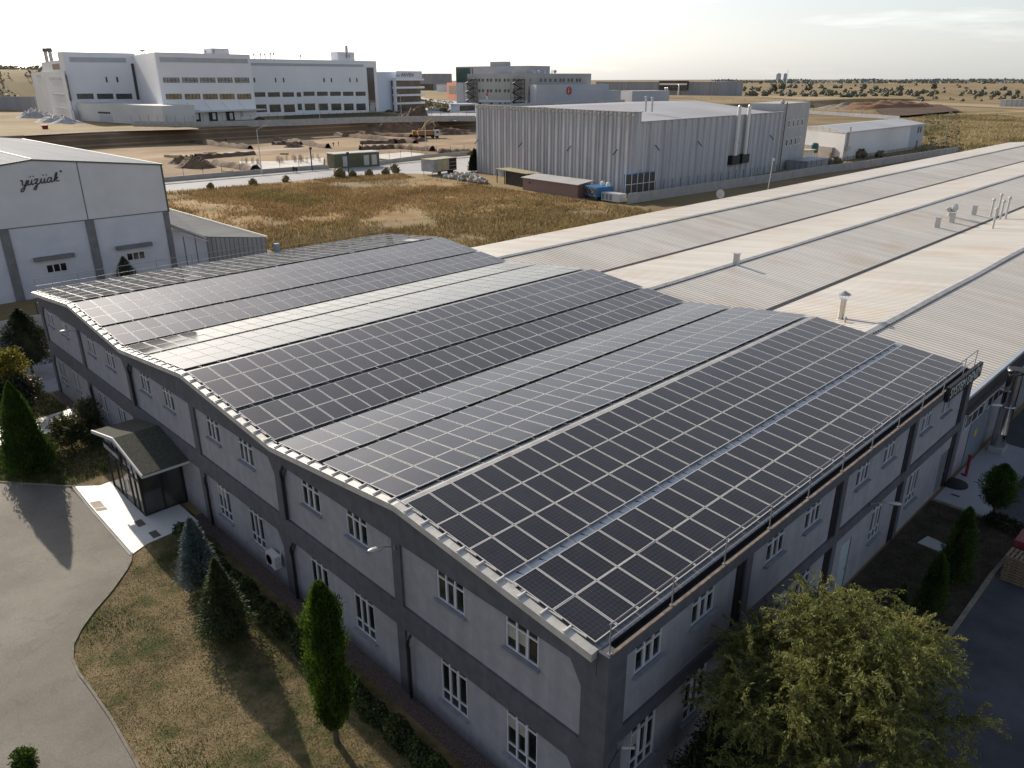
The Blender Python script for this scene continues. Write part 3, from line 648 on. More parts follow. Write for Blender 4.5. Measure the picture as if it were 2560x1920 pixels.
asph2=ramp_mat('yard_asphalt',[(.3,(.05,.052,.06)),(.6,(.085,.088,.098))],.5,rough=.85,detail=9,bump=.4,bscale=30,second=(.15,.85,1.15))
lawn=ramp_mat('dry_lawn',[(.28,(.045,.07,.018)),(.42,(.10,.10,.04)),(.52,(.19,.15,.075)),(.62,(.26,.20,.11)),(.78,(.16,.125,.065))],.55,detail=10,bump=.8,bscale=14,second=(.3,.7,1.2))
soil=ramp_mat('garden_soil',[(.3,(.035,.03,.022)),(.55,(.075,.06,.042)),(.75,(.11,.09,.065))],.9,detail=9,bump=.8,bscale=9)
gravel=ramp_mat('brown_gravel',[(.3,(.07,.05,.045)),(.5,(.14,.105,.095)),(.7,(.2,.16,.15))],14,detail=3,bump=1,bscale=20)
pav=ramp_mat('pale_paving',[(.3,(.66,.64,.6)),(.7,(.78,.76,.72))],.6,rough=.42,detail=6,bump=.15,bscale=10)
pav_tint=M('tan_paving',(.42,.36,.29),.85,0,(.5,.44,.36),2)
kerb_m=M('kerb_stone',(.15,.135,.10),.9,0,(.26,.235,.19),2.5,6,bump=.3)
path_g=M('grey_path',(.22,.225,.24),.9,0,(.28,.28,.3),1)
# near front
KB=[(-27.6,-4.33),(-26.9,-4.62),(-26.28,-5.06),(-25.06,-6.15),(-23.96,-7.35),(-23.07,-8.15),(-22.23,-8.72),(-21.3,-9.02),(-20.2,-9.1),(-19.1,-9.05),(-16.74,-9.0),(-13.84,-9.09),(-10,-9.2),(-4,-9.4),(2,-9.8)]
sheet('lawn',[(-72,-40),(-.5,-40),(1,-9),(.5,-.4),(-72,-.4)],lawn,.003,grid=6)
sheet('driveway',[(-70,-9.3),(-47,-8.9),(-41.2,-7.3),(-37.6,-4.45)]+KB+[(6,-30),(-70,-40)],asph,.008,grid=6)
kerb('kerb',KB,.1,0,.06,kerb_m); kerb('kerb',[(-60,-9.9),(-47,-9.0),(-41.2,-7.35),(-38.6,-5.2),(-37.5,-4.4),(-36.6,-3.3)],.1,0,.06,kerb_m)
sheet('paving',[(-37.4,-4.17),(-34.4,-4.27),(-27.47,-4.33),(-27.9,-3.42),(-28.04,-1.66),(-28.1,-.56),(-36.5,-.56),(-36.3,-3.1)],pav,.014,thick=.03)
sheet('paving_patch',[(-34.6,-4.2),(-33.7,-4.22),(-33.5,-3.7),(-34.4,-3.68)],pav_tint,.048); sheet('paving_patch',[(-33.65,-4.22),(-33.2,-4.23),(-33.0,-3.7),(-33.42,-3.7)],pav_tint,.048)
kerb('paving_edge',[(-37.4,-4.27),(-34.4,-4.37),(-27.47,-4.43)],.12,0,.045,conc)
sheet('path',[(-50.2,-.56),(-46.9,-.9),(-46.7,-3.6),(-46.9,-6.3),(-52.5,-7.3),(-52,-5.6),(-49.9,-5.0),(-49.9,-2.9)],pav,.014,thick=.03)
sheet('gravel_strip',[(-54.8,-.62),(-37,-.62),(-37,-.02),(-54.8,-.02)],gravel,.012); sheet('gravel_strip',[(-28.9,-.72),(0,-.72),(0,-.02),(-28.9,-.02)],gravel,.012)
for i,(x,y) in enumerate([(-30.6,-3.15),(-28.9,-3.0)]):
    o=sheet('drain_cover',[(x,y),(x+.75,y),(x+.75,y+.4),(x,y+.4)],M('cast_iron',(.1,.09,.08),.7),.05,thick=.012); tag(o,['rusty rectangular drain cover in the paving below the porch','grey rectangular drain cover in the paving near the lawn'][i],'drain cover'); del o['kind']
# left service strip
sheet('side_path',[(-72,-2.4),(-55,-1.2),(-55,1.5),(-72,1.5)],path_g,.01,grid=5)
# right yard
sheet('garden_bed',[(.1,-12),(4.5,-12),(4.6,18),(4.7,29),(1.6,29.05),(.1,29)],soil,.006,grid=2)
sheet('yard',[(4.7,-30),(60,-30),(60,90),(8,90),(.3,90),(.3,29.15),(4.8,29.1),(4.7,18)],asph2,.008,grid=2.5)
sheet('yard_slab',[(.2,29.2),(2.9,29.1),(3.1,40),(.2,40)],conc_dk,.03)
kerb('kerb',[(4.6,-8),(4.6,10),(4.62,19),(4.6,23.5),(4.75,27.2),(4.6,29),(3.1,29.1),(0.2,29.1)],.18,0,.1,kerb_m)
# back: long hall yard, road, building site
rd_m=ramp_mat('pale_road',[(.3,(.42,.41,.40)),(.7,(.52,.51,.5))],.06,rough=.85,detail=7,bump=.05)
site=ramp_mat('site_earth',[(.3,(.17,.11,.06)),(.45,(.3,.21,.125)),(.58,(.42,.31,.19)),(.75,(.5,.39,.26))],.035,detail=9,bump=.6,bscale=.5,stretch=(1,.45,1),second=(.02,.85,1.15))
bankm=ramp_mat('bank_earth',[(.3,(.13,.085,.06)),(.6,(.2,.135,.09)),(.75,(.25,.17,.12))],.08,detail=8,bump=.6,bscale=.6)
fieldm=ramp_mat('weedy_field',[(.28,(.16,.13,.05)),(.42,(.26,.17,.07)),(.52,(.36,.23,.10)),(.64,(.4,.30,.16)),(.78,(.24,.19,.08))],.09,detail=10,bump=.8,bscale=1.4,second=(.04,.75,1.2))
sheet('field',[(-156,47),(-153.2,92),(-148,104),(-140,101),(-120,103),(-92,101),(-78,101),(-57,100),(-57,34),(-110,34),(-150,30)],fieldm,.01)
bare=ramp_mat('bare_dust',[(.3,(.24,.18,.11)),(.7,(.38,.32,.24))],.2,detail=8,bump=.4,bscale=1)
bare2=ramp_mat('worn_ground',[(.3,(.22,.165,.09)),(.7,(.30,.24,.15))],.2,detail=8,bump=.4,bscale=1)
sheet('bare_patch',[(-146,80),(-143,86),(-141,96),(-133,97),(-130,92),(-134,84),(-140,78)],bare2,.014)
sheet('road',[(-161,-60),(-169.8,-60),(-170,53),(-168.5,98),(-168.3,134),(-168,260),(-150,260),(-139,122),(-140,112),(-148,106),(-153.5,95),(-157,62),(-159.5,48),(-160,-60)],rd_m,.012)
sheet('pavement',[(-169.9,-60),(-172.4,-60),(-172.8,56),(-171,98),(-171.2,134),(-171,260),(-168.2,260),(-168.4,134),(-168.6,98),(-169.9,53)],conc,.016,thick=.12)
sheet('building_site',[(-173,-60),(-286,-60),(-286,100),(-286,190),(-297,262),(-240,330),(-171.5,330),(-171.5,134),(-171.3,98),(-173,56)],site,.008,z=0)
sheet('earth_bank',[(-283.6,-60),(-292,-60),(-292,330),(-283.6,330)],bankm,.02,grid=1.5)
slabm=M('fresh_concrete',(.62,.58,.5),.9,0,(.72,.68,.6),.15,6)
sheet('foundation_slab',[hit(ZI(880,560)),hit(ZI(880,600)),hit(ZI(1060,655)),hit(ZI(1810,598)),hit(ZI(1810,520)),hit(ZI(1300,560))],slabm,.15,z=0,thick=.25)
sheet('foundation_slab',[hit(ZG(300,840)),hit(ZG(300,905)),hit(ZG(520,925)),hit(ZG(1035,860)),hit(ZG(1035,830)),hit(ZG(760,800))],slabm,.15,z=0,thick=.25)
sheet('site_track',[hit(ZI(0,352)),hit(ZI(0,338)),hit(ZI(1000,295)),hit(ZI(1900,245)),hit(ZI(1900,256)),hit(ZI(1000,308))],rd_m,.014,z=0)
sheet('site_track',[hit(ZI(690,460)),hit(ZI(690,448)),hit(ZI(1580,392)),hit(ZI(1580,402))],rd_m,.016,z=0)
sheet('upper_track',[hit(ZA(0,1270),5),hit(ZA(0,1245),5),hit(ZA(1100,1190),5),hit(ZA(2300,1160),5),hit(ZB(760,1162),5),hit(ZB(750,1178),5),hit(ZA(1100,1212),5)],bare,.03,z=5)
sheet('upper_lawn',[hit(ZC(-200,1150),5),hit(ZC(-150,1035),5),hit(ZC(1100,1010),5),hit(ZC(1830,1060),5),hit(ZC(900,1120),5)],ramp_mat('upper_grass',[(.3,(.06,.07,.035)),(.7,(.12,.11,.06))],.05),.03,z=5)
lot=M('lot_paving',(.42,.41,.39),.9,0,(.5,.49,.46),.05)
sheet('parking_lot',[hit(ZC(1690,980),5),hit(ZC(1830,1065),5),hit(ZC(2200,1120),5),hit(ZD(520,900),5),hit(ZD(520,700),5),hit(ZD(-100,660),5),hit(ZC(1690,780),5),hit(ZC(1700,815),5)],lot,.03,z=5)
sand=ramp_mat('pale_sand',[(.3,(.33,.24,.14)),(.7,(.47,.37,.24))],.01,detail=6)
rough=ramp_mat('rough_slope',[(.3,(.09,.085,.035)),(.42,(.2,.155,.07)),(.55,(.38,.29,.15)),(.75,(.45,.36,.2))],.035,detail=10,bump=.8,bscale=.5,second=(.012,.75,1.2))
sheet('rough_slope',[hit(ZH(1760,640)),hit(ZH(1790,300)),hit(ZH(1640,245)),hit(ZH(2212,196)),hit(ZH(3000,150)),(-60,700),(-58,262)],rough,.05,grid=25)
sheet('sand_ground',[hit(ZJ(700,270)),hit(ZJ(120,215)),hit(ZJ(340,190)),hit(ZJ(1000,215)),hit(ZJ(1560,235)),hit(ZJ(2212,270)),hit(ZJ(2212,285)),hit(ZJ(1600,258)),hit(ZJ(1100,290))],sand,.25,grid=25)
darkb=ramp_mat('shade_toned_earth',[(.3,(.085,.055,.035)),(.7,(.13,.09,.06))],.03,detail=6)
sheet('bank_shade_sheet',[hit(ZH(1250,165)),hit(ZH(1400,240)),hit(ZH(1620,238)),hit(ZH(2212,182)),hit(ZH(2000,110)),hit(ZH(1850,108))],darkb,1.2,grid=12)  # flat sheet, the bank's shaded face painted in as a dark tone
# ------------------------------------------------------------------ vegetation
bark=M('bark',(.06,.045,.032),.95,0,(.11,.085,.06),6,bump=.5)
def leafmat(name,c,c2,tr=.35,isl=.35,scale=.8,rough=.6): return M(name,c,rough,0,c2,scale,3,island=isl,trans=tr,lo=.35,hi=.68,spec=.3)
L_CYP=leafmat('cypress_green',(.03,.062,.012),(.085,.14,.02),.3)
L_CYP2=leafmat('bright_cypress',(.03,.065,.010),(.11,.175,.02),.35)
L_BLUE=leafmat('blue_spruce_needles',(.12,.16,.155),(.22,.26,.24),.15,.3)
L_CED=leafmat('cedar_needles',(.04,.062,.025),(.09,.11,.035),.2)
L_WIL=leafmat('willow_leaves',(.11,.13,.035),(.27,.26,.075),.38,.45,.6)
L_HED=leafmat('hedge_leaves',(.035,.055,.018),(.10,.13,.035),.3,.5,1.2,.35)
L_SHR=leafmat('shrub_leaves',(.05,.06,.022),(.13,.125,.05),.3,.5,1.2,.4)
L_YEL=leafmat('autumn_leaves',(.12,.13,.02),(.3,.24,.04),.45,.45,1.2)
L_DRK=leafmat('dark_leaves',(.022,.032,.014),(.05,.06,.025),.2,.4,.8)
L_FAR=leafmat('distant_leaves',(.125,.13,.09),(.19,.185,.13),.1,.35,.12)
def rnd(n): return np.random.uniform(0,1,n)
def conifer(name,label,cat,loc,h,rmax,mat,trunk_h=.3,n=9000,ll=.16,lw=.05,prof=None,up=.8,group=None,lump=.18,lean=(0,0),core=True):
    root=thing(name,label,cat,loc,0,group)
    prof=prof or (lambda t:(1-t)**.8)
    t=rnd(n)**.85; a=rnd(n)*2*PI
    ph=np.random.uniform(0,6.28,6)
    lm=1+lump*(np.sin(5*a+ph[0]+9*t)+.7*np.sin(9*a+ph[1]-17*t)+.6*np.sin(3*a+23*t+ph[2]))*.6
    R=rmax*np.array([prof(x) for x in t])*lm; r=R*(1-.42*rnd(n)**1.6); tail=rnd(n)<.13; r=np.where(tail,R*np.random.uniform(1.0,1.28,n),r)
    z=trunk_h+(h-trunk_h)*t
    P=np.stack([r*np.cos(a)+lean[0]*t,r*np.sin(a)+lean[1]*t,z+np.random.normal(0,.03,n)],-1)
    D=np.stack([np.cos(a),np.sin(a),np.full(n,up)],-1)+np.random.normal(0,.35,(n,3))
    big_mesh('crown',leaf_quads(P,D,ll,lw),4,mat,root)
    q=MB(); q.tube([(0,0,-.1),(0,0,trunk_h+.3),(lean[0]*.6,lean[1]*.6,h*.8)],[.04+h*.012,.03+h*.01,.01],8); q.build('trunk',bark,root)
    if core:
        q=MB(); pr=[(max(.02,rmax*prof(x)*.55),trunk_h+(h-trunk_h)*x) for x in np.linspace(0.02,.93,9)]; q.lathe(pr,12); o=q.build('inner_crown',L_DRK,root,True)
    return root
def blob_tree(name,label,cat,loc,blobs,mat,n,ll,lw,trunk=None,group=None,droop=0,spread=.5,core=None):
    """blobs: list of (x,y,z,rx,ry,rz); leaves lie near blob surfaces in twig tufts"""
    root=thing(name,label,cat,loc,0,group)
    w=np.array([b[3]*b[4]+b[4]*b[5] for b in blobs]); w=w/w.sum(); Ps=[];Ds=[]
    for b,k in zip(blobs,(w*n).astype(int)+1):
        nt_=max(3,k//14); d=unit(np.random.normal(size=(nt_,3))); d[:,2]=np.where(d[:,2]<-.5,-d[:,2],d[:,2])
        rr=(.55+.5*rnd((nt_,1)) if False else (.5+.55*np.random.uniform(0,1,(nt_,1))**.6))
        S=np.array(b[:3])+d*np.array(b[3:])*rr
        idx=np.random.randint(0,nt_,k); sp=np.random.normal(0,spread*.25,(k,3)); along=np.random.uniform(-.5,.6,(k,1))*spread
        dd=d[idx]*np.array([1,1,.8])+np.array([0,0,-droop])
        P=S[idx]+dd*along+sp*.5
        Ps.append(P); Ds.append(dd+np.random.normal(0,.55,(k,3)))
    P=np.concatenate(Ps);D=np.concatenate(Ds)
    big_mesh('crown',leaf_quads(P,D,ll,lw),4,mat,root)
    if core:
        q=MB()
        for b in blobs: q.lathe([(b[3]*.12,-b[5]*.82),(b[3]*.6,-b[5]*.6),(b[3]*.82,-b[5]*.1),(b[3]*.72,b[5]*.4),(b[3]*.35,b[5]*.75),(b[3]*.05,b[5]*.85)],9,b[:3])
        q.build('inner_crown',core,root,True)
    if trunk:
        q=MB(); h=trunk[0]; q.tube([(0,0,-.2),(0,0,h*.5),(.05,.05,h)],[trunk[1],trunk[1]*.8,trunk[1]*.6],8)
        for b in blobs[:14]:
            q.tube([(0,0,h*.55),(b[0]*.5,b[1]*.5,(h+b[2])*.5),(b[0],b[1],b[2])],[trunk[1]*.5,trunk[1]*.3,trunk[1]*.08],6)
        q.build('trunk',bark,root)
    return root
# front garden
cone=lambda t: (1-t)**.75*min(1,(t+.04)/.10)**.6
col=lambda t: (min(1,(t+.03)/.16)**.7)*(1-.12*abs(t-.45))*(1 if t<.7 else max(.12,1-((t-.7)/.3)**2*.8))
conifer('cypress','tall bright green pointed cypress at the far left beside the driveway kerb','cypress tree',(-41.35,-5.5,G0),6.0,1.5,L_CYP,.2,20000,.2,.06,cone,1.6,lump=.1)
conifer('cypress','narrow bright green columnar cypress standing on the lawn in front of the hedge','cypress tree',(-9.65,-3.43,G0),7.1,.6,L_CYP2,.75,24000,.16,.04,col,2.0,lump=.3)
conifer('blue_spruce','bluish grey spruce on the lawn next to the paving corner','spruce tree',(-22.2,-3.0,G0),3.9,1.0,L_BLUE,.2,12000,.19,.035,lambda t:(1-t)**.7*min(1,(t+.1)/.2),.45,lump=.16)
conifer('young_cedar','dark drooping cedar casting a long shadow on the lawn centre','cedar tree',(-17.9,-3.75,G0),4.15,1.25,L_CED,.15,14000,.2,.035,lambda t:(1-t)**.9*min(1,(t+.05)/.15),.1,lump=.22)
# hedge as one clipped row of shrubs
n=26000; x=-28+rnd(n)*27.5; a=rnd(n)*PI; hh=.85+.18*np.sin(x*2.1)+.14*np.sin(x*5.3+1); ww_=.42+.1*np.sin(x*3.7)
P=np.stack([x,-1.7+ww_*np.cos(a)*(1-.3*rnd(n)),G0+hh*np.sin(a)*(1-.3*rnd(n))],-1); D=np.random.normal(0,1,(n,3))+np.array([0,0,.6])
hd=wthing('hedge','low leafy green hedge running along the gravel strip under the front windows','hedge',(-14,-1.1,G0))
big_mesh('foliage',leaf_quads(P,D,.13,.07),4,L_HED,hd)
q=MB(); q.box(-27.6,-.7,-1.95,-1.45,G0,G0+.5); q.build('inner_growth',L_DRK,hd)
blob_tree('shrub','round leafy shrub left of the porch, nearest to its side','shrub',(-43.2,-2.6,G0),[(0,0,1.2,1.15,1.1,1.1),(.8,.3,.8,.8,.8,.7),(-.7,.2,.9,.8,.8,.8)],L_SHR,9000,.13,.07,(1,.06),spread=.4)
blob_tree('shrub','loose upright shrub against the wall between the porch and the window','shrub',(-44.2,-1.0,G0),[(0,0,1.6,.7,.7,1.2),(.5,.1,.9,.7,.6,.8),(-.5,0,1.0,.6,.6,.9)],L_SHR,6000,.12,.06,(1,.05),spread=.4)
rb=blob_tree('rose_bush','rose bush with pink flowers behind the tall cypress at the left','rose bush',(-51.6,-2.7,G0),[(0,0,1.2,.9,.9,1.0),(-.5,.5,1.7,.5,.5,.8)],L_SHR,4500,.11,.06,(1,.04),spread=.4)
fl=M('pink_petals',(.55,.09,.12),.6)
for dx,dy,dz in ((.2,-.3,2.0),(-.35,.1,2.5),(-.1,.3,2.3),(.5,.0,1.7)):
    q=MB(); q.lathe([(.02,0),(.1,.04),(.12,.11),(.07,.16)],9,(dx,dy,dz)); q.build('flower',fl,rb)
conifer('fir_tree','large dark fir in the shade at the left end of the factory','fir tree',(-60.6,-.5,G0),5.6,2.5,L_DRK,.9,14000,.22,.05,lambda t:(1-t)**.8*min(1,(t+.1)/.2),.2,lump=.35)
blob_tree('autumn_tree','yellow green tree with turning leaves at the left picture edge','tree',(*hit((8,935),2.7),G0),[(0,0,3.6,1.3,1.3,1.5),(.7,.6,4.4,.9,.9,1.0),(-.8,.3,2.6,1.2,1.2,1.2)],L_YEL,7000,.17,.1,(3.2,.12),spread=.6)
blob_tree('dark_tree','dark leafy tree in the left corner behind the pointed cypress','tree',(*hit((20,1035),.8),G0),[(0,0,1.8,1.5,1.5,1.5),(-.8,.8,2.6,1.2,1.2,1.2)],L_DRK,6000,.2,.12,(2,.12),spread=.6)
conifer('driveway_cypress','pointed cypress just off the left edge casting its shadow on the driveway','cypress tree',(-44.2,-9.3,G0),5.2,1.0,L_CYP,.25,8000,.2,.06,cone,1.6,lump=.1)
blob_tree('shrub','small bright green shrub at the bottom left corner of the driveway','shrub',(-16.5,-11.95,G0),[(0,0,.35,.38,.34,.4),(.34,-.1,.22,.26,.26,.28),(-.3,.0,.22,.22,.22,.28)],L_CYP2,4000,.11,.05,(.4,.03),spread=.25)
# right side garden
rs=np.random.RandomState(5)
WX0,WY0,WZ0=4.05,6.1,-.1
WILLOW=thing('willow_tree','large spreading willow with fine yellow green leaves at the bottom right','willow tree',(WX0,WY0,WZ0))
bq=MB(); bq.tube([(0,0,-.3),(.05,.1,1.2),(-.05,0,2.0)],[.26,.22,.2],10); twP=[];twD=[]
for i in range(76):
    az=i*2.399+rs.uniform(-.3,.3); rad=math.sqrt((i+.6)/76)*rs.uniform(.85,1.12)
    rx,ry=3.65,4.9
    tip=np.array([rx*rad*math.cos(az),ry*rad*math.sin(az),7.1-2.9*rad**2+rs.uniform(-.6,.55)])
    if WX0+tip[0]<.5: tip[0]=.5-WX0+rs.uniform(0,.4)
    base=np.array([-.05,0,rs.uniform(1.5,2.1)]); mid=base*.45+tip*.55+np.array([0,0,.5])
    bq.tube([base,mid,tip*.93+mid*.07],[.09,.055,.02],6)
    size=rs.uniform(.75,1.25)
    for k in range(int(34*size)):
        u=rs.uniform(.0,1)**.7; o=mid*(1-u)+tip*u+rs.normal(0,.16,3)
        d=rs.normal(0,1,3); d[2]=abs(d[2])*.55+.1; d/=np.linalg.norm(d); out=np.array([tip[0],tip[1],0]); out/=max(np.linalg.norm(out),.1)
        d=d*.8+out*.35; L_=rs.uniform(.5,1.25)*size
        pts_=[o]; dd=d.copy()
        for s_ in range(5): dd=dd+np.array([0,0,-.13-.035*s_]); dd/=np.linalg.norm(dd); pts_.append(pts_[-1]+dd*L_/5)
        if k%5==0: bq.tube(pts_,[.014,.012,.01,.008,.006,.004],3,False)
        m=int(L_*52)
        for j in range(m):
            t=rs.uniform(.08,1)*4.999; ii=int(t); p=pts_[ii]*(1-(t-ii))+pts_[ii+1]*(t-ii); twP.append(p+rs.normal(0,.035,3)); ax=pts_[ii+1]-pts_[ii]; ax/=np.linalg.norm(ax); q_=ax*.8+rs.normal(0,.6,3); twD.append(q_)
print('willow leaves',len(twP))
big_mesh('crown',leaf_quads(np.array(twP),np.array(twD),.155,.032),4,L_WIL,WILLOW); bq.build('trunk',bark,WILLOW)
blob_tree('sapling','small leafy shoot of the willow close to the right wall','sapling',(.9,5.6,-.5),[(0,0,3.6,.35,.5,.8),(.1,.2,2.6,.4,.5,.8),(-.1,-.2,1.5,.35,.4,.9)],L_WIL,2600,.14,.028,(3,.05),droop=.2,spread=.45)
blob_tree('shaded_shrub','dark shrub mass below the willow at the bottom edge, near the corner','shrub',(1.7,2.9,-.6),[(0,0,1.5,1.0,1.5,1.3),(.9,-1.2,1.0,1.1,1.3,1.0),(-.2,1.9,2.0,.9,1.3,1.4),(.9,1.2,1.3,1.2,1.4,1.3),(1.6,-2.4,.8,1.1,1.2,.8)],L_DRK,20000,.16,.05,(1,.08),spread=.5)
conifer('young_cypress','tallest dark conifer in the shaded bed beside the right wall','conifer',(3.45,21.8,0),4.0,.75,L_CYP,.15,9000,.17,.04,lambda t:(1-t)**.6*min(1,(t+.1)/.2),.7,lump=.35)
conifer('young_cypress','round headed conifer on a thin trunk by the paved corner of the bed','conifer',(3.15,29.0,0),3.4,.75,L_CYP,.95,8000,.16,.04,lambda t:math.sin(PI*min(1,t*.9+.1))**.7,.7,lump=.3)
conifer('young_cypress','small dark conifer in the bed just right of the bright little one','conifer',(3.4,18.9,0),2.9,.6,L_CYP,.1,6000,.15,.04,lambda t:(1-t)**.6,.7,lump=.3)
conifer('bright_seedling','little bright yellow green conifer rising behind the willow crown','conifer',(2.9,16.2,0),2.6,.42,L_CYP2,.1,4000,.12,.035,lambda t:(1-t)**.7,.9,lump=.3)
blob_tree('shrub','low dark shrub at the far kerb corner of the shaded bed','shrub',(4.1,28.6,0),[(0,0,.3,.7,.5,.45),(-.7,0,.3,.5,.5,.4)],L_DRK,3000,.1,.06,(.3,.03),spread=.2)
blob_tree('yard_tree','tree at the right picture edge beyond the silver chimney','tree',(5.6,47,0),[(0,0,3,2.0,2.4,1.8),(.5,1,4.0,1.4,1.6,1.2)],L_SHR,7000,.22,.1,(2.4,.14),spread=.6)
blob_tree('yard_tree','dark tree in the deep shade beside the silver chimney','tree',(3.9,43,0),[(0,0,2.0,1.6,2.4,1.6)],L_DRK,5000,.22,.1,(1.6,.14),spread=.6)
# lawn grass tufts
def blades(name,P,h,w,mat,label,cat):
    n=len(P); a=np.random.uniform(0,6.28,n); L_=np.random.normal(0,.35,(n,2)); hh=h*np.random.uniform(.5,1.4,n)
    V=np.empty((n,3,3)); dx=np.cos(a)*w*.5; dy=np.sin(a)*w*.5
    V[:,0]=P-np.stack([dx,dy,0*dx],-1); V[:,1]=P+np.stack([dx,dy,0*dx],-1); V[:,2]=P+np.stack([L_[:,0]*hh,L_[:,1]*hh,hh],-1)
    o=big_mesh(name,V.reshape(-1,3),3,mat); tag(o,label,cat,None,'stuff'); return o
def inpoly(P,poly):
    x,y=P[:,0],P[:,1]; c=np.zeros(len(P),bool); j=len(poly)-1
    for i in range(len(poly)):
        xi,yi=poly[i];xj,yj=poly[j]; m=((yi>y)!=(yj>y))&(x<(xj-xi)*(y-yi)/(yj-yi+1e-12)+xi); c^=m; j=i
    return c
LAWN=[(-27.4,-4.2)]+KB[1:]+[(2,-1.5),(-27.9,-1.5),(-27.8,-3.3)]
G_GRN=leafmat('lawn_blades',(.04,.07,.012),(.10,.13,.03),.3,.4,.6); G_DRY=leafmat('dry_blades',(.15,.115,.055),(.24,.185,.10),.3,.4,.6)
P=np.random.uniform((-28,-10),(1,-1.2),(90000,2)); P=P[inpoly(P,LAWN)]
pn=fbm(P[:,0],P[:,1],3.2,5)
g=pn+np.random.normal(0,.22,len(P))>.3
P3=np.c_[P,np.full(len(P),G0)]
blades('lawn_grass',P3[g],.075,.03,G_GRN,'patches of short green grass on the front lawn','grass')
d=~g&(np.random.uniform(0,1,len(P))<.55)
blades('dry_grass',P3[d],.05,.03,G_DRY,'short dry straw grass on the front lawn','grass')
P=np.random.uniform((-55,-9),(-37,-.8),(30000,2)); P=P[(P[:,1]>-7.2+(P[:,0]+41.2)*.75)&(P[:,0]<-37.6)|((P[:,0]<-41.3)&(P[:,1]>-7.2))]; P=P[~((P[:,0]<-46.5)&(P[:,0]>-52.8)&(P[:,1]<-.5)&(P[:,1]>-7.5)&(P[:,0]>-50.3))]
blades('verge_grass',np.c_[P,np.full(len(P),G0)],.12,.04,G_GRN,'green grass around the shrubs left of the porch','grass')
P=np.random.uniform((.3,6),(4.4,28.8),(9000,2)); blades('bed_weeds',np.c_[P,np.full(len(P),0.0)],.08,.04,L_DRK,'sparse weeds in the shaded bed along the right wall','weeds')
# weedy field behind
FIELD=[(-156,48),(-153.2,92),(-148,104),(-141,101.5),(-120,103),(-92,101.5),(-79,101),(-57.3,99),(-57.3,36),(-110,36),(-150,32)]
W1=leafmat('rust_weeds',(.25,.165,.07),(.40,.285,.14),.3,.4,.09); W2=leafmat('green_weeds',(.17,.14,.055),(.30,.245,.10),.3,.4,.12)
P=np.random.uniform((-157,32),(-57,105),(150000,2)); P=P[inpoly(P,FIELD)]
pn=2.2*fbm(P[:,0],P[:,1],16,9)+np.random.normal(0,.5,len(P))
bare_m=inpoly(P,[(-146,80),(-143,86),(-141,96),(-133,97),(-130,92),(-134,84),(-140,78)])&(rnd(len(P))<.75); keep=(pn>-1.5)&~bare_m
edge=(P[:,0]<-150)|(P[:,0]>-100)
g=((pn>1.3)|(edge&(rnd(len(P))<.25)))&keep
hz=np.zeros(len(P))
blades('field_weeds',np.c_[P,hz][g],.6,.2,W2,'green and yellow weeds growing over the empty field','weeds')
d=keep&~g&(rnd(len(P))<.8)
blades('field_weeds',np.c_[P,hz][d],.48,.18,W1,'rust coloured dry weeds covering the empty field','weeds')
# tuft mounds along the road edge
for i,(px,h_) in enumerate([((400,700),1.0)]): pass
bush_b=[]
def far_bush(name,label,group,n=260,ll=.5,mat=None,trunk=False):
    return blob_tree(name,label,'tree' if trunk else 'bush',(0,0,0),[(0,0,.5,.42,.42,.44),(.25,.1,.36,.3,.3,.34),(-.28,-.08,.34,.3,.3,.33),(.05,-.28,.3,.27,.27,.3)],mat or L_FAR,n,ll*.18,ll*.11,(.45,.04) if trunk else None,group,spread=.12,core=mat or L_FAR)
FB=far_bush('field_bush','pale green bush among the weeds at the road edge of the empty field','bushes along the road edge of the field',500,.6,W2)
pts=[ZG(150,1170),ZG(420,1150),ZG(560,1120),ZI(1990,730),ZI(2130,720),ZI(1400,775),ZI(1030,810),ZI(560,850)]
sz=[2.2,2.2,2.8,3.0,2.2,2.0,2.0,1.8]
for i,(p,s) in enumerate(zip(pts,sz)):
    x,y=hit(p)
    if i==0: FB.location=(x,y,-.2); FB.scale=(s,)*3
    else: dup(FB,(x,y,-.2),i*1.1,scale=s)
# plain beyond: named trees and scrub
pos=['farthest on the skyline left of the pair','left of a close pair on the plain','right of a close pair on the plain','standing alone right of the close pair','tiny and lone, mid plain','broad crowned, above the dirt mound','low and wide beside the broad crowned one','round, above the right end of the mound','tall, alone on the open stubble','very small, right of the tall lone one','lone on the skyline at the right']
T0=None
for i,p in enumerate([(390,110,88),(475,165,105),(538,152,100),(722,160,102),(950,130,115),(1098,150,107),(1185,162,120),(1350,165,118),(1585,148,100),(1660,145,132),(1935,112,85)]):
    x,y=hit(ZJ(p[0],p[1])); b=np.array([x,y,0])-CAM; dist=float(-(RM@b)[2]*-1); s=(p[1]-p[2])/2.765/F_PX*dist
    lab='dark round tree '+pos[i]
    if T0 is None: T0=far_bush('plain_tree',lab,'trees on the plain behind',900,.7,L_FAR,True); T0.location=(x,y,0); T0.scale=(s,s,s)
    else: dup(T0,(x,y,0),i*1.7,label=lab,scale=(s*1.05,s*1.05,s))
SB=None
rs=np.random.RandomState(3)
cand=[]
for k in range(170):
    u=rs.uniform(60,2212); 
    band=rs.choice([0,1,2],p=[.55,.3,.15])
    v={0:rs.normal(185,13),1:rs.normal(215,10) if u>1450 else rs.normal(180,10),2:rs.uniform(120,150)}[band]
    if band==0 and u<420: v=rs.uniform(140,165)
    if v>205 and u<1450: continue
    if 1560<u<2000 and 120<v<140: pass
    cand.append((u,v))
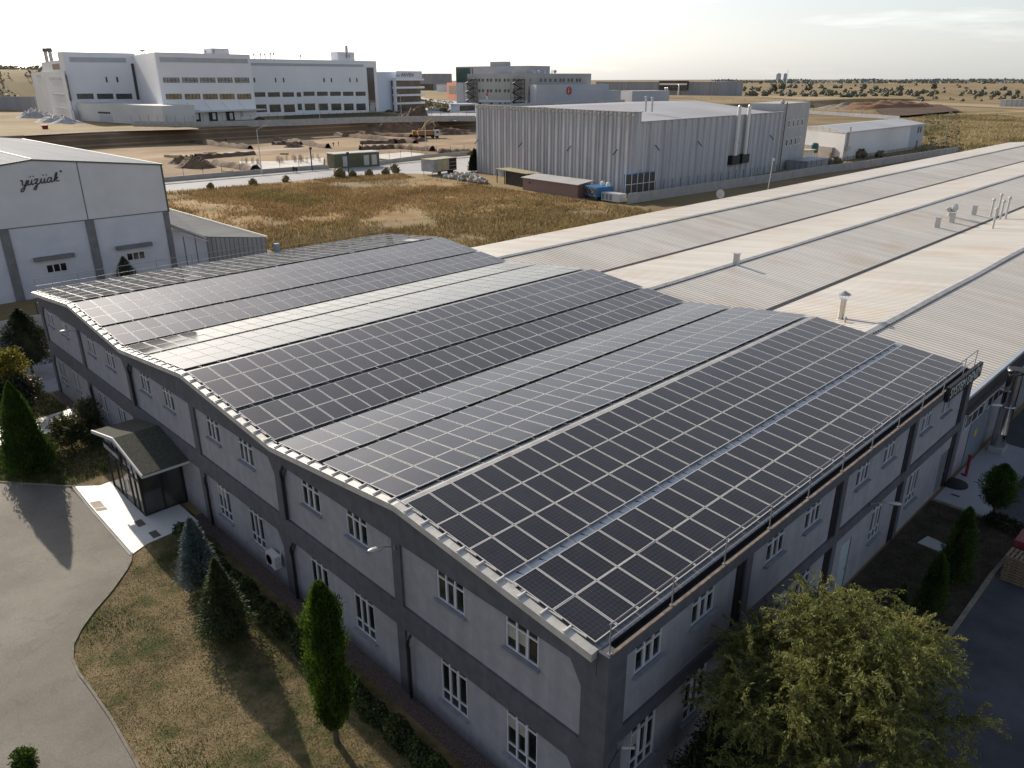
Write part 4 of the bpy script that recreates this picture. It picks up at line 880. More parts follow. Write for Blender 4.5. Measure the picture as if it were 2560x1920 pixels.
for i,(u,v) in enumerate(cand):
    x,y=hit(ZJ(u,v)); 
    if y>9000: continue
    s=rs.uniform(5,10)*(1 if v>160 else 1.2)*(.6 if v>205 else 1)
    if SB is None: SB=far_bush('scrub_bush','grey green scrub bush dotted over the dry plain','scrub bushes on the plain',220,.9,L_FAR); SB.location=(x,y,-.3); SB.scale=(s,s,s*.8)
    else: dup(SB,(x,y,-.3),i*.7,scale=(s*rs.uniform(.8,1.4),s,s*rs.uniform(.6,.95)))
# nearer rough ground on the right: scrub clumps
SB2=None
for k in range(190):
    u=rs.uniform(1790,2212); v=215+400*rs.uniform(0,1)**1.4
    p=ZH(u,v); 
    if v<200+max(0,(2212-u))*.02: continue
    x,y=hit(p)
    if x>-72 and y<330: continue
    s=rs.uniform(1.4,3.0)
    if SB2 is None: SB2=far_bush('scrub_clump','rough dry scrub clump on the slope behind the right warehouse','scrub clumps on the rough slope',260,.9,leafmat('dry_scrub',(.11,.10,.045),(.20,.17,.08),.15,.4,.2)); SB2.location=(x,y,-.2); SB2.scale=(s,s,s*.6)
    else: dup(SB2,(x,y,-.2),k*.9,scale=(s*rs.uniform(.9,1.6),s,s*.6))
def stuff_far(name,label,cat,pts,size,mat,ll=3,lw=2):
    P=np.array(pts); D=np.random.normal(0,1,(len(P),3)); o=big_mesh(name,leaf_quads(P,D,ll,lw),4,mat); tag(o,label,cat,None,'stuff')
pts=[]
for k in range(5200):
    u=rs.uniform(120,2212); v=91+rs.normal(0,1.5)+ (6 if rs.uniform()<.25 else 0)
    x,y=hit(ZJ(u,max(v,90)+8),0); sc=1
    d_=math.hypot(x,y); 
    if d_>7000: x,y=x*7000/d_,y*7000/d_
    m=math.sin(u*.013)+math.sin(u*.037+1)
    if m<-.2: continue
    pts.append((x+rs.uniform(-60,60),y+rs.uniform(-60,60),rs.uniform(0,11+5*math.sin(u*.05))))
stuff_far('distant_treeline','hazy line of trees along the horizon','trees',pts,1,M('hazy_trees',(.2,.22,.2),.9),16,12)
pts=[]
for k in range(9000):
    u=rs.uniform(-60,1060); 
    x,y=hit(ZA(rs.uniform(-40,130),rs.uniform(430,730)),10)
    x=rs.uniform(-900,-560); y=-13.7-(x-10)*(.262)+rs.uniform(-90,110); pts.append((x,y,H1(x,y)+rs.uniform(0,2.6)))
pts=[p for p in pts if math.sin(p[0]*.13)+math.sin(p[1]*.17+1)+math.sin(p[0]*.05+p[1]*.21)>-.2]
stuff_far('hill_scrub','brown and green scrub over the hillside at the far left','scrub',pts,1,L_FAR,2.2,1.6)
pts=[]
for k in range(2200):
    x,y=hit(ZC(rs.uniform(1900,2212),595),5); x,y=x+rs.uniform(-200,100),y+rs.uniform(-120,120); pts.append((x,y,5+rs.uniform(0,7)))

RP4=[hit(ZH(1770,630)),hit(ZH(1800,310)),hit(ZH(1650,255)),hit(ZH(2212,205)),hit(ZH(2500,215)),(-66,480),(-64,265)]
xs=[p[0] for p in RP4]; ys=[p[1] for p in RP4]
P=np.random.uniform((min(xs),min(ys)),(max(xs),max(ys)),(90000,2)); P=P[inpoly(P,RP4)]
fn_=fbm(P[:,0],P[:,1],30,21)+np.random.normal(0,.25,len(P)); z0=np.zeros(len(P))
blades('slope_grass',np.c_[P,z0][fn_>-.15],1.0,.5,leafmat('straw_grass',(.30,.23,.11),(.44,.35,.19),.3,.35,.05),'golden dry grass over the rough slope behind the warehouse','grass')
blades('slope_weeds',np.c_[P,z0][fn_<-.35],1.2,.6,leafmat('olive_grass',(.17,.145,.06),(.27,.23,.10),.3,.35,.05),'olive scrubby weeds over the rough slope behind the warehouse','weeds')
# ------------------------------------------------------------------ long rear hall
hall_roof=ribbed('cream_roof_sheet',(.69,.63,.54),(.80,.75,.66),1,.5,.5,.05,.05,nscale=.06,dark=.45,stain=.5)
dash=ribbed('rib_ends',(.03,.028,.025),(.05,.045,.04),1,.42,.8,0,.03,dark=9.0)
hl=wthing('long_hall','very long low hall with three pale ribbed gables behind the factory','building',(-27,120,0))
HE=258; HR=5.0; HS=.1; HX=[-9.1,-27.35,-45.6]; HL=-54.8
def hroof(x): return HR-HS*min(abs(x-a) for a in HX)
for a in HX:
    for sgn in(-1,1):
        x1=a+sgn*9.12; ze=HR-HS*9.12
        q=MB(); q.raw([(a,32.25,HR),(a,HE,HR),(x1,HE,ze),(x1,32.25,ze)],[(0,3,2,1)] if sgn>0 else [(0,1,2,3)]); q.build('roof',hall_roof,hl)
    q=MB(); pts=[];
    ys=np.arange(32.3,HE+4,3.0)
    for i in range(len(ys)-1):
        y0,y1=ys[i],ys[i+1]; w0=.04*math.sin(y0*.31)+.03*math.sin(y0*.13); w1=.04*math.sin(y1*.31)+.03*math.sin(y1*.13)
        for sgn in (-1,1): q.raw([(a+w0,y0,HR+.12),(a+w1,y1,HR+.12),(a+w1+sgn*.36,y1,HR+.03),(a+w0+sgn*.36,y0,HR+.03)],[(0,1,2,3)])
    q.build('ridge_cap',flash,hl)
    # profile closures seen as a dashed dark line beside the ridge
    q=MB(); q.box(a+.36,a+.44,32.4,HE,HR-.06,HR+.03); q.build('rib_closure',dash,hl)
for v in (-18.22,-36.47):
    q=MB(); q.box(v-.16,v+.16,32.3,HE,hroof(v)+.02,hroof(v)+.05); q.build('valley_gutter',gutter_in,hl)
    q=MB(); q.box(v-.27,v-.165,32.4,HE,hroof(v)+.03,hroof(v)+.08); q.build('rib_closure',dash,hl)
q=MB(); q.box(HL,0.0,32.3,HE,-.3,3.3); q.prism([(-.01,32.25),(0,32.25),(0,HE),(-.01,HE)],3.3,4.2)
q.extr(PL((HL,HE),(0,HE)),[(0,3.2)]+[(54.8,3.2),(54.8,4.05),(45.7,4.95),(36.5,4.05),(27.4,4.95),(18.3,4.05),(9.2,4.95),(0,4.05)],-.1,.0)
q.build('wall',plaster,hl)
HW=PL((0.0,32.3),(0.0,HE))
q=MB(); q.obox(HW,0,226,4.86,5.06,-.28,-.04); q.build('parapet_coping',M('bluish_flashing',(.42,.46,.5),.45,.3,(.5,.52,.54),1),hl)
q=MB(); q.obox(HW,0,226,4.28,4.86,-.1,-.03); q.obox(HW,0,226,4.2,4.28,-.1,.25); q.build('gutter',gutter_in,hl)
q=MB(); q.obox(HW,0,226,4.14,4.2,.12,.3); q.build('gutter_edge',M('cream_edge',(.5,.45,.36),.6),hl)
for k in range(3):
    y=33.0+k*4.2
    q=MB(); q.obox(HW,y-32.3,y-32.3+3.6,3.0,3.8,-.02,.02); o=q.build('window',pane,hl)
    q=MB(); 
    for u in (0,1.2,2.4,3.56): q.obox(HW,y-32.3+u,y-32.3+u+.05,3.0,3.8,.02,.05)
    q.obox(HW,y-32.3,y-32.3+3.6,2.95,3.0,.02,.05)
    q.build('frame',pvc,o)
q=MB(); q.obox(HW,2.2,5.4,0,2.9,-.02,.05); q.build('door',M('blue_grey_door',(.16,.19,.23),.5),hl)
q=MB(); q.obox(HW,3.4,3.9,1.6,2.1,.052,.056); tag(q.build('warning_plate',M('yellow_plate',(.6,.4,.03),.5)),'small yellow warning plate on the rear hall door','warning plate')
HW2=PL((HL,HE),(HL,32.3))
# silver chimney
chrome=M('stainless_steel',(.55,.53,.5),.16,1.0,(.66,.64,.6),1.5,bump=.05)
ch=wthing('steel_chimney','fat shiny steel flue standing against the rear hall wall','chimney',(.75,38.9,0))
q=MB(); q.lathe([(.4,0),(.42,1.2),(.42,1.25),(.4,1.3),(.4,3.0),(.44,3.05),(.4,3.1),(.4,5.2),(.44,5.25),(.5,5.35),(.5,5.5)],24,(.85,38.6,0)); o=q.build('flue',chrome,ch); smooth_angle(o,35)
q=MB(); q.lathe([(.1,0),(.46,0),(.46,.012),(.1,.012)],24,(.85,38.6,5.502)); q.build('flue_mouth',black,ch)
q=MB(); q.tube([(0,38.6,4.2),(.5,38.6,4.2)],.04,6); q.box(.3,.9,38.1,39.1,4.1,4.16); q.build('bracket',steel,ch)
q=MB(); q.box(.5,1.3,38.0,39.3,0,.35); q.build('base',conc,ch)
q=MB(); q.lathe([(.05,0),(.2,.05),(.22,.1),(.22,1.5),(.2,1.55)],12,(1.7,37.2,.1)); 
# cowl chimney on roof
def placed(name,label,cat,x,y,z,group=None): return wthing(name,label,cat,(x,y,z),group)
x,y=-12.33,44.13; z=hroof(x)
c=placed('roof_flue','steel flue with a conical rain cap just behind the nearest ridge','flue',x,y,z)
q=MB(); q.lathe([(.3,z-.05),(.3,z+.1),(.24,z+.12),(.24,z+1.5),(.27,z+1.5),(.27,z+1.56)],18,(x,y,0)); smooth_angle(q.build('flue',chrome,c),35)
q=MB(); q.lathe([(.5,z+1.92),(.5,z+1.95),(.05,z+2.2),(.02,z+2.2)],18,(x,y,0)); q.build('rain_cap',steel,c)
for k in range(4): a=k*PI/2; q=MB(); q.tube([(x+.25*math.cos(a),y+.25*math.sin(a),z+1.5),(x+.4*math.cos(a),y+.4*math.sin(a),z+1.93)],.015,5); q.build('cap_stay',steel,c)
x2,y2=-11.6,43.2; q=MB(); q.lathe([(.08,0),(.08,.3),(.16,.32),(.02,.42)],12,(x2,y2,hroof(x2))); tag(q.build('small_vent',steel),'tiny vent cap beside the steel flue with the rain cap','vent')
ventm=M('white_vent',(.5,.5,.48),.5)
def sqvent(label,x,y,h,w=.55,cap=False):
    z=hroof(x); r=placed('roof_vent',label,'roof vent',x,y,z,'white vents on the long hall roof')
    q=MB(); q.box(x-w/2,x+w/2,y-w/2,y+w/2,z-.1,z+h); q.build('duct',ventm,r)
    q=MB(); q.box(x-w/2-.05,x+w/2+.05,y-w/2-.05,y+w/2+.05,z+h,z+h+.08); q.build('cap',ventm,r)
sqvent('white box vent alone on the middle gable, nearest to the panels',-27.0,53.8,1.05,.45)
sqvent('white box vent nearest of the three by the turbine fan',-21.08,92.74,1.2,.5)
sqvent('white box vent directly in front of the turbine fan',-21.0,98.0,1.2,.5)
sqvent('white box vent farthest of the three, toward the thin pipes',-20.86,106.7,1.2,.5)
labs=['leftmost','second from left','middle','second from right','single front']
for i,(x,y,h,l) in enumerate([(-19.04,107.7,2.2,'thin white roof pipe, leftmost of the pipe cluster'),(-18.74,109.7,2.7,'thin white roof pipe, tallest at the back of the cluster'),(-17.5,106.4,2.3,'thin white roof pipe, right of the tallest one'),(-17.02,106.9,2.7,'thin white roof pipe, rightmost of the pipe cluster'),(-15.98,97.2,2.3,'thin white roof pipe standing nearest, in front of the pipe cluster')]):
    z=hroof(x); r=placed('roof_pipe',l,'roof pipe',x,y,z,'thin pipes on the long hall roof')
    q=MB(); q.tube([(x,y,z-.1),(x,y,z+h)],.13,10); q.build('pipe',ventm,r)
    q=MB(); q.lathe([(.2,z+h-.05),(.26,z+h+.1),(.1,z+h+.3)],10,(x,y,0)); q.build('cap',ventm,r)
x,y=-22.5,102.0; z=hroof(x); r=placed('turbine_fan','round grey extractor fan with elbow on the long hall roof','roof fan',x,y,z)
q=MB(); q.tube([(x,y,z),(x,y,z+.6),(x-.4,y-.1,z+1.1)],.3,14); q.lathe([(.2,-.35),(.55,-.15),(.58,.15),(.2,.35)],18,(x+.45,y,z+1.15),'x'); q.build('fan_body',steel,r)
x,y=-55.3,97.9; r=placed('satellite_dish','round white satellite dish at the left eave of the long hall','satellite dish',x,y,3.9)
q=MB(); q.lathe([(.02,.12),(.4,.06),(.72,-.05),(.74,-.04),(.42,.09),(.02,.16)],20,(x,y,4.7),'y'); smooth_angle(q.build('dish',ventm,r),50)
q=MB(); q.tube([(x,y+.1,3.6),(x,y+.1,4.6)],.05,6); q.tube([(x,y-.05,4.4),(x,y-.5,4.7)],.02,5); q.build('mast',steel,r)
x,y=-55.6,113.7; r=placed('mast','slim white mast at the left eave of the long hall','mast',x,y,0)
q=MB(); q.tube([(x,y,0),(x+.5,y,8.8)],[.09,.06],8); q.build('pole',ventm,r); q=MB(); q.box(x+.35,x+.75,y-.2,y+.2,8.8,9.15); q.build('lamp_head',ventm,r)
# ------------------------------------------------------------------ plot wall with fence between field/grey hall and long hall
def wallfence(name,label,pts,h,fh,step,th=.2,wm=None,base=True,z=None,post_r=.05,kind='fence'):
    r=wthing(name,label,kind,(pts[0][0],pts[0][1],z if z is not None else H1(*pts[0])))
    if h>0:
        q=MB(); Lf,Rt=strip(pts,th)
        for i in range(len(pts)-1):
            za=z if z is not None else H1(*pts[i]); zb=z if z is not None else H1(*pts[i+1])
            q.hexa([(*Rt[i],za-.5),(*Rt[i+1],zb-.5),(*Lf[i+1],zb-.5),(*Lf[i],za-.5),(*Rt[i],za+h),(*Rt[i+1],zb+h),(*Lf[i+1],zb+h),(*Lf[i],za+h)])
        q.build('wall_base',wm or conc,r)
    if fh>0:
        cnt=0
        for i in range(len(pts)-1):
            a=Vector(pts[i]);b=Vector(pts[i+1]); n=max(1,int((b-a).length/step))
            for k in range(n):
                if cnt>=98: break
                p=a.lerp(b,k/n); zz=(z if z is not None else H1(p.x,p.y))+h
                q=MB(); q.tube([(p.x,p.y,zz-.3),(p.x,p.y,zz+fh)],post_r,5); q.build('post',fence_m,r); cnt+=1
        q=MB()
        for i in range(len(pts)-1):
            za=(z if z is not None else H1(*pts[i]))+h; zb=(z if z is not None else H1(*pts[i+1]))+h
            for f in np.linspace(.12,1,max(2,int(fh/.32))): q.tube([(*pts[i],za+fh*f),(*pts[i+1],zb+fh*f)],.008+.004*(fh>1.4),3,False)
        q.build('fence_wire',fence_m,r)
    return r
fence_m=M('fence_metal',(.05,.055,.06),.6,.3)
wallfence('plot_wall','low concrete wall topped by a dark fence between grey hall and long hall',[(-78.5,104.3),(-77.5,120),(-75.5,150),(-74.6,177),(-72.1,197),(-70.2,240),(-69.3,262)],1.9,1.7,2.6)
wallfence('plot_wall','pale concrete wall with wire fence on the far side of the road',[(-174.4,-20),(-174.9,55.9),(-175,74.7),(-173.4,90),(-170.9,97.2)],1.05,2.0,4.0)
wallfence('plot_wall','concrete wall and fence between the green kiosk and the grey hall',[(-170.5,112.5),(-175.5,132),(-176,160),(-176,240)],1.1,2.1,5.0)
wallfence('field_fence','row of leaning concrete posts along the near edge of the weedy field',[(-57.6,36),(-57.4,60),(-57.4,100)],0,1.7,5.5,post_r=.07)
wallfence('yard_fence','dark wire fence at the front of the weedy field by the rubbish heap',[(-139.5,104),(-126,103.6),(-119,103)],0,1.8,3.2)
r=wallfence('boundary_wall','beige retaining wall left of the factory in the shade',[(-72.3,-16),(-72.3,0),(-72.3,30)],.95,1.2,3.2,z=0)
# ------------------------------------------------------------------ white hall with script lettering (left)
yw=M('white_hall_panel',(.56,.56,.56),.75,0,(.62,.62,.615),.35,5); yw2=M('white_hall_lower',(.52,.535,.58),.85,0,(.6,.61,.64),.4,6,bump=.15)  # upper panel tone brightened, painted haze over the hall
ycol=M('grey_hall_column',(.15,.15,.155),.85,0,(.2,.2,.2),1); yroof=ribbed('bluish_roof_sheet',(.20,.22,.25),(.26,.28,.31),1,.9,.8,.0,.02,.05,.85,spec=.1)
YX=-83; ya=wthing('white_hall','tall white hall with dark script lettering and grey columns at the left','building',(YX-20,8.3,0))
YP=PL((YX,-4.6),(YX,21.2)); U=lambda y:y+4.6
q=MB(); q.box(YX-58,YX-.05,-4.5,21.1,-.2,7.55); q.build('wall',yw2,ya)
q=MB(); q.extr(YP,[(0,7.68),(U(21.15),7.68),(U(21.15),12.85),(U(8.26),14.25),(0,12.85)],-.3,.03); q.box(YX-58,YX-.28,-4.55,21.1,7.68,12.8); q.build('upper_wall',yw,ya)
q=MB(); q.obox(YP,0,U(21.2),7.56,7.68,-.05,.01); q.obox(YP,U(12.38),U(12.5),7.68,13.75,.03,.045); q.build('joint',ycol,ya)
for y0 in (-4.6,3.85,12.1,20.6):
    q=MB(); q.obox(YP,U(y0),U(y0)+(.85 if y0<20 else .6),-.2,7.55,-.05,.12); q.build('column',ycol,ya)
q=MB()
for s in (-1,1):
    y1=8.26+s*13.1
    q.raw([(YX+.1,8.26,14.36),(YX-58,8.26,14.36),(YX-58,y1,12.93),(YX+.1,y1,12.93)],[(0,1,2,3)] if s<0 else [(0,3,2,1)])
q.build('roof',yroof,ya)
q=MB()
for s in (-1,1):
    y0,y1=8.26,8.26+s*13.1; q.hexa([(YX+.03,y0,14.2),(YX+.14,y0,14.2),(YX+.14,y1,12.77),(YX+.03,y1,12.77),(YX+.03,y0,14.37),(YX+.14,y0,14.37),(YX+.14,y1,12.94),(YX+.03,y1,12.94)])
q.obox(YP,U(21.18),U(21.34),7.5,12.9,-.1,.08); q.build('verge_trim',M('olive_trim',(.09,.095,.085),.6),ya)
q=MB(); q.box(YX-58,YX+.1,8.2,8.32,14.34,14.42); q.box(YX-58,YX+.1,21.28,21.45,12.86,12.96); q.build('ridge_cap',whitetrim,ya)
for (a,b,c,e),(l0,l1,lz) in zip([(7.35,9.35,2.55,3.32),(15.7,17.7,2.58,3.32)],[(6.35,10.25,3.9),(14.7,18.62,3.92)]):
    q=MB(); q.obox(YP,U(l0),U(l1),lz,lz+.42,.0,.5); q.build('canopy',ycol,ya)
    q=MB(); w=(b-a)/3
    for k in range(3): q.obox(YP,U(a)+k*w+.06,U(a)+(k+1)*w-.06,c,e,.0,.03)
    o=q.build('window',pane,ya); q=MB(); q.obox(YP,U(a),U(b),c-.06,c,0,.06)
    for k in range(4): q.obox(YP,U(a)+k*w-.05,U(a)+k*w+.05,c,e,0,.05)
    q.build('frame',pvc,o)
ym=M('dark_script',(.05,.05,.055),.6)
# script lettering as pen strokes on the wall (y to the right, z up)
def stroke(pts,r=.075,n=6):
    out=[]
    P=[Vector((0,p[0],p[1])) for p in pts]
    for i in range(len(P)-1):
        p0=P[max(i-1,0)];p1=P[i];p2=P[i+1];p3=P[min(i+2,len(P)-1)]
        for k in range(5):
            t=k/5; out.append(.5*((2*p1)+(-p0+p2)*t+(2*p0-5*p1+4*p2-p3)*t*t+(-p0+3*p1-3*p2+p3)*t**3))
    out.append(P[-1]); return out
sgn=wthing('script_sign','dark handwritten style company lettering on the upper wall of the white hall','sign',(YX+.05,8.6,12))
letters={'y':[[(0,.75),(.18,.9),(.28,.6),(.28,.2),(.5,.05),(.72,.3),(.85,.85)],[(.85,.85),(.72,.1),(.6,-.55),(.35,-.95),(.15,-.75),(.4,-.35),(.95,.1)]],
'u':[[(0,.1),(.15,.8),(.12,.3),(.25,.03),(.5,.2),(.62,.8)],[(.62,.8),(.6,.2),(.72,.03),(.95,.2)]],
'z':[[(0,.6),(.2,.8),(.5,.78),(.35,.4),(.15,.1),(.4,.12),(.45,-.3),(.3,-.85),(.08,-.8),(.2,-.4),(.8,.15)]],
'a':[[(.6,.7),(.35,.8),(.1,.5),(.12,.1),(.35,.02),(.6,.4),(.65,.8)],[(.65,.8),(.6,.2),(.75,.03),(.95,.2)]],
'k':[[(0,.15),(.3,.8),(.42,1.35),(.25,1.4),(.15,.8),(.12,.05)],[(.14,.35),(.4,.72),(.5,.6),(.2,.38)],[(.25,.4),(.5,.08),(.8,.12)]]}
xo=6.7
for ch,sc in (('y',1),('u',1),('z',1),('u',1),('a',1),('k',1)):
    q=MB()
    for st in letters[ch]:
        pp=stroke([(a*.68+.0,b*.62) for a,b in st])
        q.tube([(YX+.07,xo+p.y+p.z*.25,11.78+p.z+(xo-6.7)*.055) for p in pp],.06,5)
    if ch=='u':
        for dd in(.2,.5): q.box(YX+.04,YX+.12,xo+dd+.2,xo+dd+.3,12.55+(xo-6.7)*.055,12.65+(xo-6.7)*.055)
    q.build('letter',ym,sgn); xo+={'y':.64,'u':.64,'z':.58,'a':.66,'k':.6}[ch]
q=MB(); q.lathe([(.08,0),(.12,0),(.12,.02),(.08,.02)],12,(YX+.05,10.75,12.95),'x'); q.build('mark',ym,sgn)
# lean-to shed right of it
lt=wthing('lean_to_shed','low ribbed metal shed with sloping roof attached beside the white hall','shed',(-100,27,0))
LR=ribbed('shed_sheet',(.33,.34,.34),(.42,.42,.41),0,.45,.4,.3,.03,.1,.6)
lrf=ribbed('shed_roof',(.14,.15,.16),(.2,.21,.215),0,.6,.85,.0,.03,.08,.7,spec=.1)
q=MB(); q.raw([(-84,21.3,5.3),(-84,25.6,3.9),(-84,25.6,0),(-84,21.3,0),(-84,30.4,3.6),(-84,30.4,0)],[(3,2,1,0),(2,5,4,1)]); q.build('end_wall',yw2,lt)
q=MB(); q.raw([(-84.0,25.55,3.75),(-78.0,30.5,3.85),(-78.0,30.5,0),(-84.0,25.55,0),(-108,30.7,3.9),(-108,30.7,0)],[(3,2,1,0),(2,5,4,1)]); q.build('ribbed_wall',LR,lt)
q=MB(); q.raw([(-84,21.3,6.0),(-108,21.3,6.0),(-108,30.7,3.95),(-77.9,30.6,3.9),(-84.0,25.45,3.85)],[(0,4,3,2,1)]); q.build('roof',lrf,lt)
q=MB(); q.tube([(-108,30.75,3.98),(-77.9,30.65,3.93)],.16,6); q.build('edge_trim',M('cream_edge2',(.6,.58,.5),.5),lt)
q=MB(); q.raw([(-84,21.35,6.02),(-84,25.5,3.9),(-83.2,25.5,3.6),(-83.2,21.35,5.6)],[(0,1,2,3)]);q.build('canopy',ycol,lt)
q=MB(); q.tube([(-82.9,22.2,4.9),(-82.9,25.4,3.45)],.05,6); q.build('pipe',whitetrim,lt)
for y in (22.8,24.2):
    q=MB(); q.box(-83.98,-83.95,y,y+.07,0,4.2); q.build('joint',black,lt)
conifer('fir_tree','pale green conifer standing in front of the white hall wall','fir tree',(-76.5,13.2,0),4.4,1.7,leafmat('dusty_fir',(.07,.085,.06),(.13,.14,.09),.2),.2,6000,.22,.06,lambda t:(1-t)**.8,.7,lump=.3)
x,y=-51.6,20.4
r=wthing('roof_vent','short steel vent pipe at the far left roof edge','roof vent',(-54.6,20.6,7))
px,py=hit((702,611),7.6); q=MB(); q.box(-54.75,-54.35,19.5,19.9,7.0,8.0); q.build('duct',M('blue_steel',(.3,.38,.42),.35,.6),r)
# ------------------------------------------------------------------ field-side items: container, kiosk, sheds, machines
def boxcorners(name,label,cat,corners,z0,h,mats,group=None):
    r=wthing(name,label,cat,(corners[0][0],corners[0][1],z0),group); return r
tr=wthing('box_trailer','old white and cream box trailer with an open brown end bay beside the road','trailer',(-141,109,0))
A=hit(ZG(980,1100));B=hit(ZG(1245,1170));Cc=hit(ZG(1560,1110))
a,b,c=(-143.2,106.2),(-139.3,106.9),(-140.6,115.4); d=(a[0]+c[0]-b[0],a[1]+c[1]-b[1])
cream=M('cream_panel',(.5,.43,.27),.7,0,(.62,.55,.38),.6); dirty=M('dirty_white_panel',(.33,.35,.38),.7,0,(.5,.5,.49),.7,6)
brown=M('brown_panel',(.06,.03,.025),.8); 
q=MB(); q.prism([a,b,c,d],.95,3.7); q.build('box_body',dirty,tr)
q=MB(); q.prism([(a[0]-.1,a[1]-.1),(b[0]+.12,b[1]-.1),(c[0]+.12,c[1]+.1),(d[0]-.1,d[1]+.1)],3.7,3.82); q.build('roof',M('khaki_roof',(.36,.34,.22),.8,0,(.45,.43,.3),.8),tr)
TP=PL(b,c); L_=TP.L
for k,(u0,u1,mm) in enumerate([(1.6,3.7,cream),(3.75,5.6,cream)]):
    q=MB(); q.obox(TP,u0,u1,1.0,3.6,.0,.03); q.build('side_panel',mm,tr)
for k in range(3):
    q=MB(); q.obox(TP,5.75,L_-.15,1.1+k*.88,1.1+k*.88+.76,.0,.03); q.build('side_panel',brown,tr)
q=MB(); q.obox(TP,0,L_,.75,.95,-.3,0); q.build('chassis',black,tr)
for u in (2.2,5.8,7.0):
    q=MB(); x,y,_=TP.pt(u,.5,-.2); q.lathe([(.3,-.12),(.48,-.1),(.48,.1),(.3,.12)],16,(x,y,.48),'x'); q.build('wheel',black,tr)
ki=wthing('utility_kiosk','long olive green utility kiosk with three white doors and corrugated roof','kiosk',(-170,104,0))
olive=M('olive_paint',(.095,.10,.055),.8,0,(.13,.135,.08),1); a,b=(-169.7,98.3),(-167.9,111.3)
KP=PL(a,b); KL=KP.L
q=MB(); q.obox(KP,0,KL,0,3.7,-4.5,0); q.build('wall',olive,ki)
q=MB(); q.obox(KP,-.2,KL+.2,3.7,3.9,-4.7,.35); q.build('roof',ribbed('kiosk_roof',(.5,.48,.42),(.6,.58,.52),1,.8,.6,0,.04,.2,.7),ki)
for u in (2.4,8.5,10.8):
    q=MB(); q.obox(KP,u,u+1.5,.5,3.1,0,.04); q.build('door',M('kiosk_door',(.45,.45,.43),.6),ki)
br_m=bpy.data.materials.new('brick_wall'); N_,L2=nt(br_m); bt=N_.new('ShaderNodeTexBrick'); bt.inputs['Scale'].default_value=3.2; bt.inputs['Color1'].default_value=(.20,.10,.08,1); bt.inputs['Color2'].default_value=(.27,.15,.12,1); bt.inputs['Mortar'].default_value=(.25,.22,.2,1)
tcx=N_.new('ShaderNodeTexCoord'); mpx=N_.new('ShaderNodeMapping'); mpx.inputs['Rotation'].default_value=(PI/2,0,0); L2.new(tcx.outputs['Object'],mpx.inputs[0]); L2.new(mpx.outputs[0],bt.inputs['Vector']); L2.new(bt.outputs[0],N_['Principled BSDF'].inputs['Base Color'])
bs=wthing('brick_shed','long low brick shed with a pale sloping sheet roof','shed',(-98,105,0))
a=(-106.6,104.6); b=(-90.2,103.4); BP=PL(a,b); BL=BP.L
q=MB(); q.obox(BP,0,BL,0,2.5,-3.6,0); q.build('wall',br_m,bs)
q=MB(); g=lambda u,d,z:BP.pt(u,z,d)
q.hexa([g(-.3,.35,2.5),g(BL+.3,.35,2.5),g(BL+.3,-4.2,3.0),g(-.3,-4.2,3.0),g(-.3,.35,2.6),g(BL+.3,.35,2.6),g(BL+.3,-4.2,3.12),g(-.3,-4.2,3.12)]); q.build('roof',M('pale_sheet_roof',(.42,.42,.41),.6,.1,(.5,.49,.47),.3),bs)
q=MB(); q.obox(BP,2.0,2.5,1.5,1.9,0,.03); q.build('vent_hole',black,bs)
ds=wthing('open_shed','dark open shed with an olive roof left of the brick shed','shed',(-112,108,0))
SP=PL((-119.3,109.0),(-107.3,106.6)); 
q=MB(); q.obox(SP,3.3,SP.L,0,3.0,-3.0,-.3); q.build('wall',M('dark_timber',(.035,.03,.022),.9,0,(.06,.05,.04),1),ds)
q=MB(); q.obox(SP,-.2,SP.L+.2,3.0,3.12,-3.6,.3); q.build('roof',M('olive_roof',(.30,.27,.14),.8,0,(.38,.34,.2),.6),ds)
for u in (0,3.2): 
    q=MB(); q.obox(SP,u,u+.15,0,3.0,-.15,0); q.build('post',black,ds)
q=MB(); q.obox(SP,1.0,2.6,1.7,2.7,-.1,-.05); q.build('notice_board',M('pale_board',(.3,.32,.36),.6),ds)
bluem=M('blue_machine_paint',(.025,.14,.30),.5,0,(.04,.19,.38),1)
cm=wthing('cooling_unit','blue industrial cooling unit with white tanks on top beside the brick shed','machine',(-87.5,105.5,0))
CP=PL((-89.4,104.6),(-85.2,103.2)); 
q=MB(); q.obox(CP,0,CP.L,.7,2.5,-3.8,0); q.build('casing',bluem,cm)
q=MB(); q.obox(CP,.2,CP.L-.2,.95,2.2,0,.03); q.build('grille',black,cm)
q=MB(); 
for (u0,w0,u1,w1) in ((.3,1,1.9,2.1),(.3,2.1,1.9,1),(2.2,1,3.9,2.1),(2.2,2.1,3.9,1)): q.tube([CP.pt(u0,w0,.06),CP.pt(u1,w1,.06)],.03,4)
q.build('brace',steel,cm)
q=MB(); q.obox(CP,0,CP.L,0,.7,-3.7,-.1); q.build('base_frame',black,cm)
for i in range(2):
    q=MB(); x,y,_=CP.pt(1.8+2.0*i,0,-3.0); q.lathe([(.45,2.5),(.5,2.7),(.45,3.1),(.2,3.3)],14,(x,y,0)); q.build('tank',whitetrim,cm)
wa=wthing('white_chiller','low white chiller cabinets in front of the blue unit','machine',(-82.5,105,0))
WP=PL((-84.6,103.9),(-79.9,103.4))
q=MB(); q.obox(WP,0,WP.L,.2,1.7,-2,0); q.build('cabinet',acw,wa)
for k in range(3):
    q=MB(); q.obox(WP,.2+k*1.0,.9+k*1.0,.4,1.5,0,.03); q.build('grille',M('grey_grille',(.2,.22,.23),.6),wa)
rk=wthing('radiator_bank','tall rack of ten dark radiator panels in a blue frame on legs','radiator',(-80.7,110,0))
RP=PL((-81.5,107.2),(-80.6,115.6)); 
